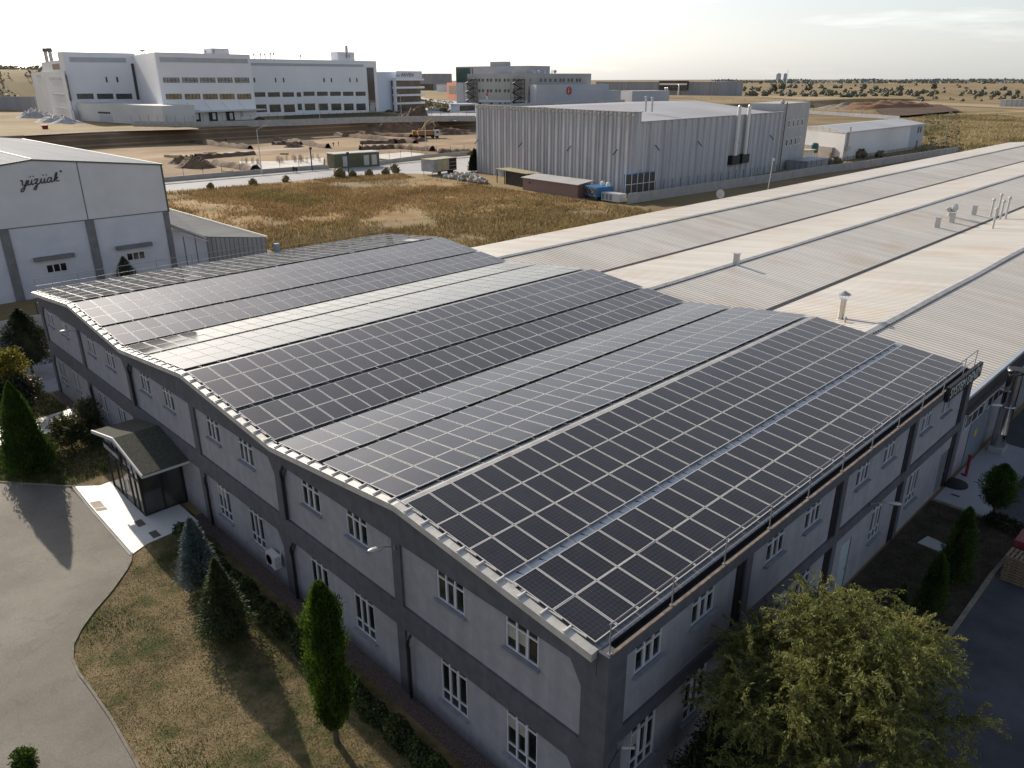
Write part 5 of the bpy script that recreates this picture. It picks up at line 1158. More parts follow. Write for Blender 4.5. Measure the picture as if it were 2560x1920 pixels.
q=MB(); q.obox(RP,0,RP.L,1.0,4.9,-.35,0); q.build('blue_casing',bluem,rk)
for i in range(5):
    for j in range(2):
        w=RP.L/5; q=MB(); q.obox(RP,i*w+.12,(i+1)*w-.12,1.1+j*1.95,2.85+j*1.95,0,.05); q.build('radiator_panel',M('dark_mesh',(.06,.05,.045),.7,0,(.09,.075,.065),4),rk)
q=MB(); 
for i in range(6): q.obox(RP,i*w-.06,i*w+.06,1.0,4.9,0,.09)
q.obox(RP,0,RP.L,2.9,3.02,.0,.1); q.build('white_frame',whitetrim,rk)
for u in (.2,RP.L-.2):
    q=MB(); q.tube([RP.pt(u,0,-.1),RP.pt(u,1.0,-.1)],.07,6); q.build('leg',black,rk)
# rubbish heap of bags: each bag a thing
bagm=M('white_sack',(.55,.55,.52),.8,0,(.4,.39,.36),2); bagt=M('tan_sack',(.35,.28,.2),.85,0,(.25,.2,.15),2)
b0={}
for i in range(60):
    mm=bagm if random.random()<.6 else bagt
    key=mm.name
    u=random.uniform(-1,1); k=random.uniform(0,1)
    x=-127+u*7.5+random.uniform(-1,1); y=106.5-.12*(x+127)+random.uniform(-1.3,1.3); z=max(0.1,(1-abs(u)**2)*1.5*k)
    if key not in b0:
        q=MB(); q.lathe([(.05,-.32),(.3,-.28),(.42,-.05),(.38,.18),(.2,.3),(.08,.42),(.1,.48)],9,(0,0,.3)); 
        q.v=[(vx*(1+.2*math.sin(7*vy+3*vz)),vy*(1+.2*math.cos(6*vx)),vz) for vx,vy,vz in q.v]
        o=q.build('rubbish_sack',mm,None,True); tag(o,'%s rubbish sack in the heap by the grey hall corner'%('white' if mm is bagm else 'tan'),'sack','sacks in the rubbish heap'); b0[key]=o
    else:
        o=b0[key].copy(); COL.objects.link(o)
    o.location=(x,y,z); o.rotation_euler=(random.uniform(-.6,.6),random.uniform(-.6,.6),i); s=random.uniform(.8,1.5); o.scale=(s,s,s*.8)
# ------------------------------------------------------------------ grey ribbed concrete hall
gh_m=M('silver_grey_concrete',(.43,.43,.445),.85,0,(.54,.54,.55),.5,7,bump=.1,bscale=9,stretch=(1,1,.1),streak=.12)
gh=wthing('concrete_hall','big windowless hall of ribbed grey concrete panels with pale flat roof','building',(-110,140,0))
c0=(-138.5,120.4);c1=(-82.1,110.1);c2=(-85.2,175.0);c3=(-143,186)
def ribwall(P,u1,z0,z1,pitch=2.45,u0=0):
    q=MB(); n=int((u1-u0)/pitch); pw=(u1-u0)/n; prof=[(0,0),(.10,0),(.12,.05),(.16,.05),(.24,.42),(.50,.42),(.58,.05),(.66,.05),(.70,.22),(.88,.22),(.92,.0),(1,0)]
    pts=[]
    for k in range(n):
        for a,d in prof[:-1]: pts.append((u0+(k+a)*pw,d))
    pts.append((u1,0))
    for (a,da),(b,db) in zip(pts,pts[1:]): q.face([P.pt(a,z0,da),P.pt(b,z0,db),P.pt(b,z1,db),P.pt(a,z1,da)])
    return q
GP=PL(c0,c1); GQ=PL(c1,c2)
ribwall(GP,GP.L,-.2,16.0).build('wall',gh_m,gh); 
q=ribwall(GQ,GQ.L,-.2,14.2,2.6,2.0); q.build('wall',gh_m,gh)
q=ribwall(GQ,2.0,-.2,16.0,2.0,0); q.build('wall',gh_m,gh)
q=MB(); q.prism([c0,(c0[0]+.01,c0[1]+.01),c3,(c3[0]-.01,c3[1])],-.2,16); q.obox(GP,0,GP.L,16.0,16.15,-.35,.45); q.obox(GQ,0,2.0,16.0,16.15,-.35,.45); q.build('parapet',conc,gh)
q=MB(); q.obox(GQ,2,GQ.L,14.2,14.35,-.3,.45); q.build('parapet',conc,gh)
q=MB(); g1=(-110,118); 
q.raw([(c0[0],c0[1]+.3,15.3),(c1[0]-.35,c1[1]+.3,14.2),(c2[0]-.3,c2[1],14.0),(c3[0],c3[1],15.3),((c0[0]+c1[0])/2,c1[1]+5,16.3),((c2[0]+c3[0])/2,c2[1]+5,16.3)],[(0,1,4),(1,2,5,4),(2,3,5),(3,0,4,5)]); q.build('roof',M('membrane_roof',(.36,.36,.375),.75,0,(.44,.44,.45),.06),gh)
q=MB()
for k in range(23):
    for dd in (.35,.95):
        u=(k+dd)*GP.L/23; q.box(*[v for v in (GP.pt(u,0,.3)[0]-.14,GP.pt(u,0,.3)[0]+.14,GP.pt(u,0,.3)[1]-.45,GP.pt(u,0,.3)[1]+.05)],15.4,15.75)
q.build('fixing_plate',M('pale_steel_plate',(.6,.58,.5),.5),gh)
# stair tower
tw=wthing('stair_tower','grey concrete stair tower with eight small white framed windows behind the ribbed hall','tower',(-88,186,0))
TP2=PL((-85.3,175.6),(-88.6,196.2))
q=MB(); q.obox(TP2,0,TP2.L,-.2,16.1,-9,0); q.build('wall',M('tower_concrete',(.40,.40,.40),.9,0,(.47,.47,.46),.3),tw)  # concrete tone lifted to paint in the haze before the tower
for zz in (10.2,5.6):
    for k in range(4):
        u=4.0+k*3.6; q=MB(); q.obox(TP2,u,u+1.4,zz,zz+1.9,0,.08); o=q.build('window',pvc,tw); q=MB(); q.obox(TP2,u+.25,u+1.15,zz+.25,zz+1.65,.08,.1); q.build('pane',pane,o)
q=MB(); q.tube([TP2.pt(.6,0,.3),TP2.pt(.6,16.5,.3)],.12,6); q.build('downpipe',M('rusty_pipe',(.2,.11,.08),.8),tw)
q=MB(); q.tube([TP2.pt(.5,16,-.5),TP2.pt(.5,24,-.5)],.06,5); q.lathe([(.3,0),(.6,.3),(.6,.6),(.2,.9)],12,TP2.pt(.9,16.1,-1)[:2]+(16.1,)); q.build('antenna',steel,tw)
# flue pipes on the hall wall
for k,(px,lab) in enumerate([((1855,250),'left'),((1840,250),'right')]):
    pass
for u,lab in ((39.5,'tall pale flue pipe on the ribbed hall, left one of the pair'),(44.3,'tall pale flue pipe on the ribbed hall, right one of the pair')):
    x,y,_=GQ.pt(u,0,1.1); r=wthing('flue_pipe',lab,'flue',(x,y,6),'pair of flues on the grey hall')
    q=MB(); q.tube([(x,y,5.6),(x,y,16.2)],.42,12); q.build('pipe',M('cream_pipe',(.74,.72,.66),.5,0,(.8,.78,.72),.5),r)
    q=MB(); q.tube([(x,y,16.0),(x,y,16.4)],[.42,.2],12); q.build('cap',steel,r)
    q=MB(); q.box(x-1.0,x+.4,y-1.6,y+1.6,3.6,5.6); q.build('fan_box',black,r)
# down-lights (short diagonal struts) on the hall walls
for k,p in enumerate([ZD(550,1238),ZD(1155,1282),(1431,371),(1547,380),(1633,369),(1740,359),(1832,352),(1920,343)]):
    P_=GP if k<4 else GQ; 
    try: u,z=P_.uz(p)
    except Exception: continue
    r=wthing('wall_strut','short dark strut light on the ribbed hall wall, number %s from the left'%ordn[k],'wall light',P_.pt(u,z,.5),'strut lights on the grey hall walls'); 
    s=1 if k<4 else -1
    q=MB(); q.tube([P_.pt(u-.7*s*0,z+.5,.45),P_.pt(u,z-.5,1.5)],.1,5); q.build('arm',black,r)
for p,h_ in ((ZE(850,640),3.0),(ZE(938,640),2.8)):
    x,y=hit(p,15.6); r=wthing('roof_vent','pale vent pipe with cap on the flat roof of the ribbed hall','roof vent',(x,y,15.4),'vent pipes on the grey hall roof'); q=MB(); q.tube([(x,y,15.3),(x,y,15.3+h_)],.22,8); q.tube([(x,y,15.3+h_),(x,y,15.5+h_)],[.45,.2],8); q.build('pipe',ventm,r)
for a,b in ((ZE(590,590),ZE(1430,715)),(ZE(1000,632),ZE(2212,595))):
    p0=hit(a,15.9);p1=hit(b,15.2)
# trees at its corner
conifer('small_cypress','small dark cypress at the left corner of the ribbed hall','cypress tree',(*hit(ZG(1865,1100)),0),5.6,1.3,L_DRK,.3,2500,.5,.15,lambda t:(1-t)**.6,.8,lump=.3)
conifer('small_cypress','shorter dark cypress beside the taller one at the hall corner','cypress tree',(*hit(ZG(1825,1105)),0),4.2,1.0,L_DRK,.3,2000,.5,.15,lambda t:(1-t)**.6,.8,lump=.3)
# ------------------------------------------------------------------ white warehouse right
wh=wthing('white_warehouse','low white warehouse with sooty wall stain and pale roof at the right','building',(-95,240,0))
W0=(-101.8,220);W1_=(-84.4,212);W2_=(-84.4,274);W3=(-101.8,280); WA_=PL(W0,W1_); WB_=PL(W1_,W2_)
sooty=M('sooty_white_wall',(.60,.60,.59),.8,0,(.72,.72,.71),.06,5)
q=MB(); q.prism([W0,W1_,W2_,W3],-.2,7.5); q.build('wall',sooty,wh)
q=MB(); q.raw([(*W0,8.1),(W1_[0]+.3,W1_[1]-.3,7.8),(W2_[0]+.3,W2_[1]+.3,7.8),(*W3,8.1),((W0[0]+W1_[0])/2,215.8,9.0),((W2_[0]+W3[0])/2,277,9.0),(*W0,7.5),(W1_[0]+.3,W1_[1]-.3,7.5),(W2_[0]+.3,W2_[1]+.3,7.5)],[(0,4,5,3),(4,1,2,5),(6,7,1,4,0),(7,8,2,1)]); q.build('roof',ribbed('warehouse_roof',(.45,.46,.46),(.55,.55,.54),1,1.2,.5,.2,.03,.05,.88),wh)
q=MB(); q.obox(WB_,0,WB_.L,0,.9,0,.06); q.build('plinth',conc,wh)
q=MB(); x,y,_=WB_.pt(1.5,0,.5); q.tube([(x,y,4),(x,y,9.2)],.3,8); q.box(x-.6,x+.6,y-.8,y+.8,2.9,4); q.tube([(x,y,0),(x,y,2.9)],.1,5); q.build('flue',steel,wh)
q=MB(); q.obox(WB_,50,WB_.L,0,7.4,0,.05); q.build('blue_panel',M('faint_blue_wall',(.42,.47,.52),.7),wh)
q=MB(); q.obox(WB_,57,58.2,0,2.6,.05,.1); q.build('door',M('red_door',(.25,.06,.05),.6),wh)
for u in (56.2,58.4):
    q=MB(); q.obox(WB_,u,u+1.3,5.0,6.9,.05,.1); q.build('window',pane,wh)
q=MB(); q.obox(WA_,1,15.5,0,3.4,.02,.8); q.build('annex_wall',M('tan_wall',(.33,.29,.25),.85,0,(.4,.36,.31),.4),wh)
tk=wthing('water_tank','teal water tank on a stand against the warehouse','tank',(*hit(ZH(605,690)),0))
x,y=-93.2,212.6; q=MB(); q.lathe([(.1,1.6),(1.0,1.7),(1.05,3.9),(.9,4.3),(.2,4.5)],16,(x,y,0)); ORG[tk.name]=tuple(tk.location); q.build('tank_body',M('teal_paint',(.03,.12,.15),.5),tk)
for dx,dy in ((-.7,-.7),(.7,-.7),(.7,.7),(-.7,.7)):
    q=MB(); q.tube([(x+dx,y+dy,0),(x+dx,y+dy,1.7)],.07,5); q.build('leg',black,tk)
gt=wthing('gate_hut','small hut with a pale flat roof between tower and warehouse','hut',(-92,203,0))
x,y=-92.5,203.5; q=MB(); q.box(x-2.5,x+2.5,y-2,y+2,0,3); q.build('wall',whitetrim,gt); q=MB(); q.box(x-3.0,x+3.0,y-2.5,y+2.5,3,3.25); q.build('roof',M('peach_roof',(.6,.45,.33),.7),gt)
gb=wthing('pump_house','low grey block with pale blue roof at the foot of the stair tower','hut',(-85,187,0)); q=MB(); q.box(-85,-79.5,180,192,0,2.3); q.build('wall',conc_dk,gb); q=MB(); q.box(-85.2,-79.3,179.8,192.2,2.3,2.42); q.build('roof',M('blue_grey_sheet',(.25,.33,.4),.5),gb)
for i,(p,s) in enumerate([(ZH(590,770),2.4),(ZH(680,780),2.2),(ZH(760,785),2.3),(ZH(830,770),2.8),(ZH(1110,690),3.2),(ZH(1320,680),2.4)]):
    x,y=hit(p); dup(SB2,(x,y,-.1),i,label='dark green garden bush by the fence of the white warehouse',group='bushes inside the warehouse fence',scale=(s*1.3,s*1.3,s))
for p,lab,h_ in ((ZH(2025,550),'slim leaning lamp pole on the rough slope right of the warehouse',11),(ZH(555,150),None,0)):
    if not lab: continue
    x,y=hit(p); r=wthing('lamp_pole',lab,'lamp post',(x,y,0)); q=MB(); q.tube([(x,y,0),(x,y,h_)],[.14,.08],6); q.build('pole',conc,r); q=MB(); q.box(x-.1,x+.9,y-.2,y+.2,h_-.05,h_+.12); q.build('lamp_head',steel,r)
# ------------------------------------------------------------------ street lamps and blue poles
def street_lamp(label,x,y,h,z=0,group='street lamps',reach=(1.9,1.0)):
    r=wthing('street_lamp',label,'street lamp',(x,y,z),group)
    q=MB(); q.tube([(x,y,z),(x,y,z+h-.8)],[.13,.07],8); q.tube([(x,y,z+h-.85),(x+reach[0],y+reach[1],z+h)],.05,6); q.build('pole',ventm,r)
    q=MB(); q.hexa([(x+reach[0]-.2,y+reach[1]-.25,z+h-.05),(x+reach[0]+.8,y+reach[1]+.2,z+h+.05),(x+reach[0]+.7,y+reach[1]+.5,z+h+.05),(x+reach[0]-.3,y+reach[1]+.1,z+h-.05),(x+reach[0]-.2,y+reach[1]-.25,z+h+.1),(x+reach[0]+.8,y+reach[1]+.2,z+h+.2),(x+reach[0]+.7,y+reach[1]+.5,z+h+.2),(x+reach[0]-.3,y+reach[1]+.1,z+h+.1)]); q.build('lamp_head',ventm,r); return r
street_lamp('tall white street lamp on the pavement left of the green kiosk',-170.6,78.1,11.6)
street_lamp('tall white street lamp behind the box trailer',-173.6,132.0,10.4)
bl=M('blue_pole_paint',(.02,.045,.15),.5)
for x,y,lab,h_ in ((-170.3,91.9,'dark blue pole on the far pavement left of the kiosk',5.9),(-153.4,91.9,'dark blue pole on the near road edge in front of the kiosk',5.7)):
    r=wthing('blue_pole',lab,'pole',(x,y,0),'blue poles by the road'); q=MB(); q.tube([(x,y,0),(x,y,h_)],.16,8); q.build('pole',bl,r); q=MB(); q.box(x-.2,x+.2,y-.2,y+.35,h_-.6,h_); q.build('box',black,r)
for i,p in enumerate((ZI(1483,672),ZI(1512,678))):
    x,y=hit(p); r=wthing('litter_bin',['small dark litter bin on the far pavement, left of two','small dark litter bin on the far pavement, right of two'][i],'litter bin',(x,y,0)); q=MB(); q.lathe([(.2,.5),(.3,.7),(.32,1.4),(.25,1.5)],10,(x,y,0)); q.build('bucket',black,r); q=MB(); q.tube([(x,y,0),(x,y,.6)],.05,5); q.build('stand',black,r)
# ------------------------------------------------------------------ building site
earth=M('dug_earth',(.10,.06,.038),.95,0,(.21,.14,.085),.4,8,bump=.7,bscale=1.5)
def mound(label,x,y,rx,ry,h,rz=0,mat=None,seed=0,z=0,plateau=False):
    rs_=np.random.RandomState(seed+11); n=22; V=[];F=[]
    ph=rs_.uniform(0,6,8)
    for i in range(n+1):
        for j in range(n+1):
            u=i/n*2-1;v=j/n*2-1; d=math.hypot(u,v); hh=(max(0,1-d)**1.1 if not plateau else min(.62,max(0,1-d)*1.9))*(1+.3*math.sin(5*u+ph[0])*math.sin(6*v+ph[1]))+.3*(math.sin(11*u+ph[2])*math.sin(13*v+ph[3])+.7*math.sin(23*u+ph[4])*math.sin(19*v+ph[5]))*max(0,1-d); V.append((u*rx,v*ry,h*hh-.08))
    for i in range(n):
        for j in range(n): F.append((i*(n+1)+j,(i+1)*(n+1)+j,(i+1)*(n+1)+j+1,i*(n+1)+j+1))
    q=MB(); q.raw(V,F); o=q.build('earth_mound',mat or earth,None,True); o.location=(x,y,z); o.rotation_euler=(0,0,rz); tag(o,label,'earth mound','heaps of excavated earth'); return o
mound('brown earth mound nearest the road fence, left of the concrete slab',*hit(ZI(400,610)),6.5,4.5,3.4,.4,seed=1)
mound('smaller earth mound just behind the one nearest the road',*hit(ZI(250,565)),5,4,2.6,.2,seed=2)
mound('tall brown earth heap behind the excavator',*hit(ZG(900,420)),17,11,9.5,.3,seed=3)
mound('long low earth heap left of the excavator',*hit(ZG(560,450)),24,9,5.0,1.2,seed=4)
mound('pointed earth heap right of the tall one, behind the truck',*hit(ZG(1300,380)),12,8,4.2,1.0,seed=5)
mound('flat sandy heap to the right of the truck',*hit(ZG(1480,490)),16,7,2.6,1.2,seed=6)
mound('low heap beside the trench in the middle of the site',*hit(ZI(1480,390)),4,3,1.6,1.2,seed=8)
redm=M('red_earth',(.19,.09,.045),.95,0,(.27,.15,.08),.1,7,bump=.6,bscale=.5)
mound('long red brown earth ridge on the far sandy plain',*hit(ZH(1430,138)),18,46,6.5,-.42,redm,9,z=0,plateau=True)
mound('grey stony heap left of the red earth ridge',*hit(ZH(950,130)),12,34,3.5,-.3,M('stony',(.25,.21,.17),.95,0,(.36,.3,.24),.2),10)
for i,(a,b) in enumerate([(ZI(350,340),ZI(1000,410)),(ZI(1290,310),ZI(1860,400)),(ZI(400,520),ZI(1040,470)),(ZI(620,580),ZI(1060,655)),(ZI(1960,260),ZG(900,640)),(ZG(0,650),ZG(560,640)),(ZG(560,640),ZG(1050,600)),(ZG(0,750),ZG(560,720)),(ZG(560,720),ZG(1180,765)),(ZG(1290,800),ZG(1890,820)),(ZG(0,500),ZG(840,540)),(ZI(1250,360),ZI(1560,362))]):
    p0=hit(a);p1=hit(b); Lf,Rt=strip([p0,p1],2.4)
    # a low spoil bank along a dug trench, facing the viewer in shade
    n=14; q=MB(); rs_=np.random.RandomState(i); d=Vector((p1[0]-p0[0],p1[1]-p0[1])); nrm=Vector((-d.y,d.x)).normalized()
    rows=[]
    for k in range(n+1):
        c=Vector(p0)+d*k/n; w=rs_.uniform(.7,1.3); rows.append([c+nrm*1.7*w,c+nrm*.5*w,c-nrm*.6*w,c-nrm*1.8*w]); 
    V=[];F=[]
    for k,rw in enumerate(rows):
        hh=rs_.uniform(.9,1.7)
        for v,z in zip(rw,(0,hh,hh*.9,0)): V.append((v.x,v.y,z))
    for k in range(n):
        for m_ in range(3): F.append((k*4+m_,(k+1)*4+m_,(k+1)*4+m_+1,k*4+m_+1))
    q.raw(V,F); o=q.build('spoil_bank',earth,None,True); tag(o,'low earth bank heaped along the %s trench of the building site'%ordn[i],'earth bank','earth banks along the trenches')
timber=M('site_timber',(.42,.31,.17),.8,0,(.5,.39,.24),1)
for i,(p,l,w_,h_,rz_) in enumerate([(ZI(130,500),'left of the first earth mound',5,.7,.3),(ZI(560,460),'beside the track in the middle of the site',4,.5,1.0),(ZI(750,655),'by the road fence next to the slab',3.2,.25,.2),(ZG(1560,790),'diagonal near the right fence of the site',5,.3,.9),(ZG(1480,752),'flat on the ground right of the slab',6,.25,.2),(ZI(1380,470),'small pile behind the foundation slab',2.4,.5,.6),(ZI(200,545),'second pile near the first earth mound',3,.5,1.2)]):
    x,y=hit(p); r=thing('timber_stack','stack of pale site timber '+l,'timber',(x,y,0),rz_,'timber stacks on the site')
    for k in range(4):
        q=MB(); q.box(-w_/2+.2*k,w_/2-.1*k,-.8+.4*k,-.45+.4*k,0,h_*(1-.12*(k%2))); q.build('timber_bundle',timber,r)
# rebar starters on the slab
for i in range(26):
    a,b=ZI(900,590),ZI(1790,540); t=random.random(); x,y=hit((a[0]+(b[0]-a[0])*t,a[1]+(b[1]-a[1])*t+random.uniform(-2,8)))
    if i==0:
        q=MB()
        for dx in (-.2,.2):
            for dy in (-.2,.2): q.tube([(dx,dy,0),(dx*1.1,dy,1.6+dx)],.03,4,False)
        q.box(-.24,.24,-.24,.24,.5,.54); q.box(-.24,.24,-.24,.24,1.0,1.04)
        rb0=q.build('rebar_cage',M('rebar',(.12,.08,.06),.8)); tag(rb0,'thin upright rebar cage on the pale foundation slab','rebar','rebar cages on the slab'); o=rb0
    else: o=rb0.copy(); COL.objects.link(o)
    o.location=(x,y,.4)
# excavator
yel=M('machine_yellow',(.42,.25,.05),.55,0,(.5,.32,.09),1); trk=M('track_rubber',(.025,.024,.022),.9)
ex=thing('excavator','yellow tracked excavator loading earth into the tipper truck','excavator',(*hit(ZG(950,545)),0),1.0)
for s in (-1,1):
    q=MB(); q.extr(PL((-2.2,s*1.1),(2.2,s*1.1)),[(0.3,0),(4.1,0),(4.4,.45),(4.1,.9),(.3,.9),(0,.45)],-.3,.3); q.build('track',trk,ex)
q=MB(); q.box(-2.3,1.4,-1.4,1.4,1.05,2.4); q.box(-2.4,-1.2,-1.4,1.4,1.1,2.7); q.build('body',yel,ex)
q=MB(); q.box(.1,1.7,.3,1.35,2.4,3.1) if False else q.box(.1,1.7,.3,1.35,1.1,3.15); q.build('cab',darkglass,ex)
q=MB(); q.box(.0,1.8,.25,1.4,3.15,3.25); q.build('cab_roof',yel,ex)
q=MB(); q.tube([(1.2,-.4,2.0),(3.2,-.4,5.6),(5.6,-.4,6.9)],[.4,.42,.25],6); q.build('boom',yel,ex)
q=MB(); q.tube([(5.4,-.4,7.1),(7.0,-.4,4.2)],[.3,.2],6); q.build('stick',yel,ex)
q=MB(); q.extr(PL((6.4,-.9),(7.8,-.9)),[(0,3.9),(1.1,4.1),(1.2,2.9),(.5,2.3),(0,2.8)],-1.0,0); q.build('bucket',trk,ex)
# tipper truck
tp=thing('tipper_truck','white cabbed tipper truck with an orange brown body beside the excavator','truck',(*hit(ZG(1130,550)),0),math.atan2(.55,.83))
cabw=M('truck_white',(.6,.6,.58),.4); tip=M('tipper_rust',(.30,.15,.05),.7,0,(.38,.2,.08),1)
x,y=hit(ZG(1225,555)); x0,y0=hit(ZG(1010,560)); tp.location=((x+x0)/2,(y+y0)/2,0); tp.rotation_euler=(0,0,math.atan2(y-y0,x-x0))
q=MB(); q.box(2.2,4.2,-1.25,1.25,.9,3.1); q.build('cab',cabw,tp)
q=MB(); q.box(4.2,4.23,-1.1,1.1,1.9,2.9); q.box(2.9,3.9,-1.28,-1.252,1.9,2.8); q.box(2.9,3.9,1.252,1.28,1.9,2.8); q.build('windscreen',darkglass,tp)
q=MB(); q.hexa([(-4.2,-1.2,1.3),(1.9,-1.2,1.3),(1.9,1.2,1.3),(-4.2,1.2,1.3),(-4.5,-1.25,3.0),(2.0,-1.25,3.0),(2.0,1.25,3.0),(-4.5,1.25,3.0)]); q.build('tipper_body',tip,tp)
q=MB(); q.box(-4.2,4.1,-.5,.5,.7,1.28); q.build('chassis',trk,tp)
for xx in (3.3,1.6,-1.6,-3.0):
    for s in (-1,1):
        q=MB(); q.lathe([(.25,-.15),(.5,-.14),(.5,.14),(.25,.15)],16,(xx,s*1.05,.5),'y'); q.build('wheel',trk,tp)
for s in (-.8,.8):
    q=MB(); q.box(4.23,4.27,s-.18,s+.18,1.1,1.3); q.build('headlight',whitetrim,tp)
# workers: small standing figures
def person(label,x,y,cloth,rz=0,z=0,bend=0):
    r=thing('person',label,'person',(x,y,z),rz,'workers on the building site')
    me=bpy.data.meshes.new('body'); 
    J=[(0,0,.95),(0,0,1.15),(0,0,1.42),(0,0,1.52),(0,0,1.66),(0,.1,.92),(.03,.11,.5),(0,.12,.06),(.12,.12,.03),(0,-.1,.92),(.03,-.11,.5),(0,-.12,.06),(.12,-.12,.03),(0,.2,1.4),(.02,.25,1.12),(.12,.25,.88),(0,-.2,1.4),(.02,-.25,1.12),(.12,-.25,.88)]
    J=[(a+max(0,c-.95)*bend,b,c-max(0,c-.95)*bend*.4) for a,b,c in J]
    E=[(0,1),(1,2),(2,3),(3,4),(0,5),(5,6),(6,7),(7,8),(0,9),(9,10),(10,11),(11,12),(2,13),(13,14),(14,15),(2,16),(16,17),(17,18)]
    R=[.14,.14,.16,.06,.1,.09,.065,.05,.04,.09,.065,.05,.04,.07,.05,.04,.07,.05,.04]
    me.from_pydata(J,E,[]); o=bpy.data.objects.new('body',me); COL.objects.link(o); o.parent=r
    o.modifiers.new('s','SKIN'); 
    for i,v in enumerate(me.skin_vertices[0].data): v.radius=(R[i],R[i]); v.use_root=(i==0)
    o.modifiers.new('u','SUBSURF').levels=1; me.materials.append(cloth); return r
for i,(p,lab,cm_,bd) in enumerate([(ZG(40,715),'worker in dark clothes standing behind the kiosk roof, left of two',M('dark_workwear',(.03,.035,.05),.9),0),(ZG(75,725),'worker bending down beside the standing one behind the kiosk',M('dark_workwear',(.03,.035,.05),.9),.8),(ZI(1920,385),'worker in dark clothes next to the rebar bundle on the site',M('dark_workwear',(.03,.035,.05),.9),.2),(ZI(1978,378),'worker standing alone right of the rebar bundle on the site',M('brown_workwear',(.12,.07,.05),.9),0),(ZI(728,345),'worker walking far off at the foot of the brown bank',M('dark_workwear',(.03,.035,.05),.9),0)]):
    x,y=hit(p); person(lab,x,y,cm_,i*1.3,0,bd)
q=MB(); 
for k in range(9): 
    dx=random.uniform(-1,1); dy=random.uniform(-1,1); q.tube([(dx,dy,0),(dx+random.uniform(-.3,.3),dy,random.uniform(1.5,2.6))],.05,4,False)
# ------------------------------------------------------------------ right yard items
pl_m=M('pallet_wood',(.16,.115,.07),.9,0,(.24,.18,.115),3); 
def pallet(label,x,y,z,rz,first=[None]):
    if first[0] is None:
        r=thing('wooden_pallet',label,'pallet',(x,y,z),rz,'wooden pallets stacked at the kerb')
        for i in range(7): q=MB(); q.box(-.6+i*.18,-.6+i*.18+.12,-.5,.5,.122,.144); q.build('deck_board',pl_m,r)
        for yy in (-.45,0,.45): q=MB(); q.box(-.6,.6,yy-.05,yy+.05,.022,.12); q.build('stringer',pl_m,r)
        q=MB(); q.box(-.6,-.45,-.5,.5,0,.02); q.box(.45,.6,-.5,.5,0,.02); q.build('bottom_board',pl_m,r)
        first[0]=r; return r
    return dup(first[0],(x,y,z),rz,label=label)
for k in range(9): pallet('wooden pallet, %s from the ground in the stack beside the kerb'%ordn[k],5.55+.02*math.sin(k*2),24.1,.02+k*.146,.05*math.sin(k*3))
redp=M('red_plastic_sheet',(.14,.018,.022),.6,0,(.2,.04,.045),2)
sb=wthing('red_stack','red wrapped boards stacked behind the wooden pallets','stack',(5.6,25.6,0)); q=MB(); q.box(4.95,6.2,24.95,26.3,.0,1.5); q.build('boards',pl_m,sb)
q=MB(); q.box(4.93,6.22,24.93,26.32,1.1,1.56); q.build('red_cover',redp,sb)
hy=wthing('red_hydrant_post','red upright pipe post standing on the paved yard','pipe',(.55,33.6,0)); redm2=M('red_paint',(.2,.016,.014),.5)
q=MB(); q.tube([(.35,33.6,0),(.6,33.4,.02),(.6,33.4,1.3)],.09,10); q.build('pipe',redm2,hy); q=MB(); q.tube([(.6,33.4,1.3),(.6,33.4,1.42)],.12,10); q.build('cap',redm2,hy)
q=MB(); q.lathe([(.5,.03),(.72,.06),(.7,.12),(.3,.28),(.1,.3)],16,(.45,31.9,0)); tag(q.build('coiled_hose',M('black_hose',(.012,.012,.012),.8)),'black heap of hose on the paved yard by the red post','hose')
q=MB(); q.box(.7,1.15,30.45,30.6,.034,.045); tag(q.build('drain_grate',black),'small dark drain grate in the shaded paved yard','drain')
q=MB(); q.prism([(1.14,24.0),(2.3,23.95),(2.25,24.85),(1.3,25.0)],.0,.07); tag(q.build('concrete_slab',conc),'pale concrete slab lying in the shaded bed','slab')
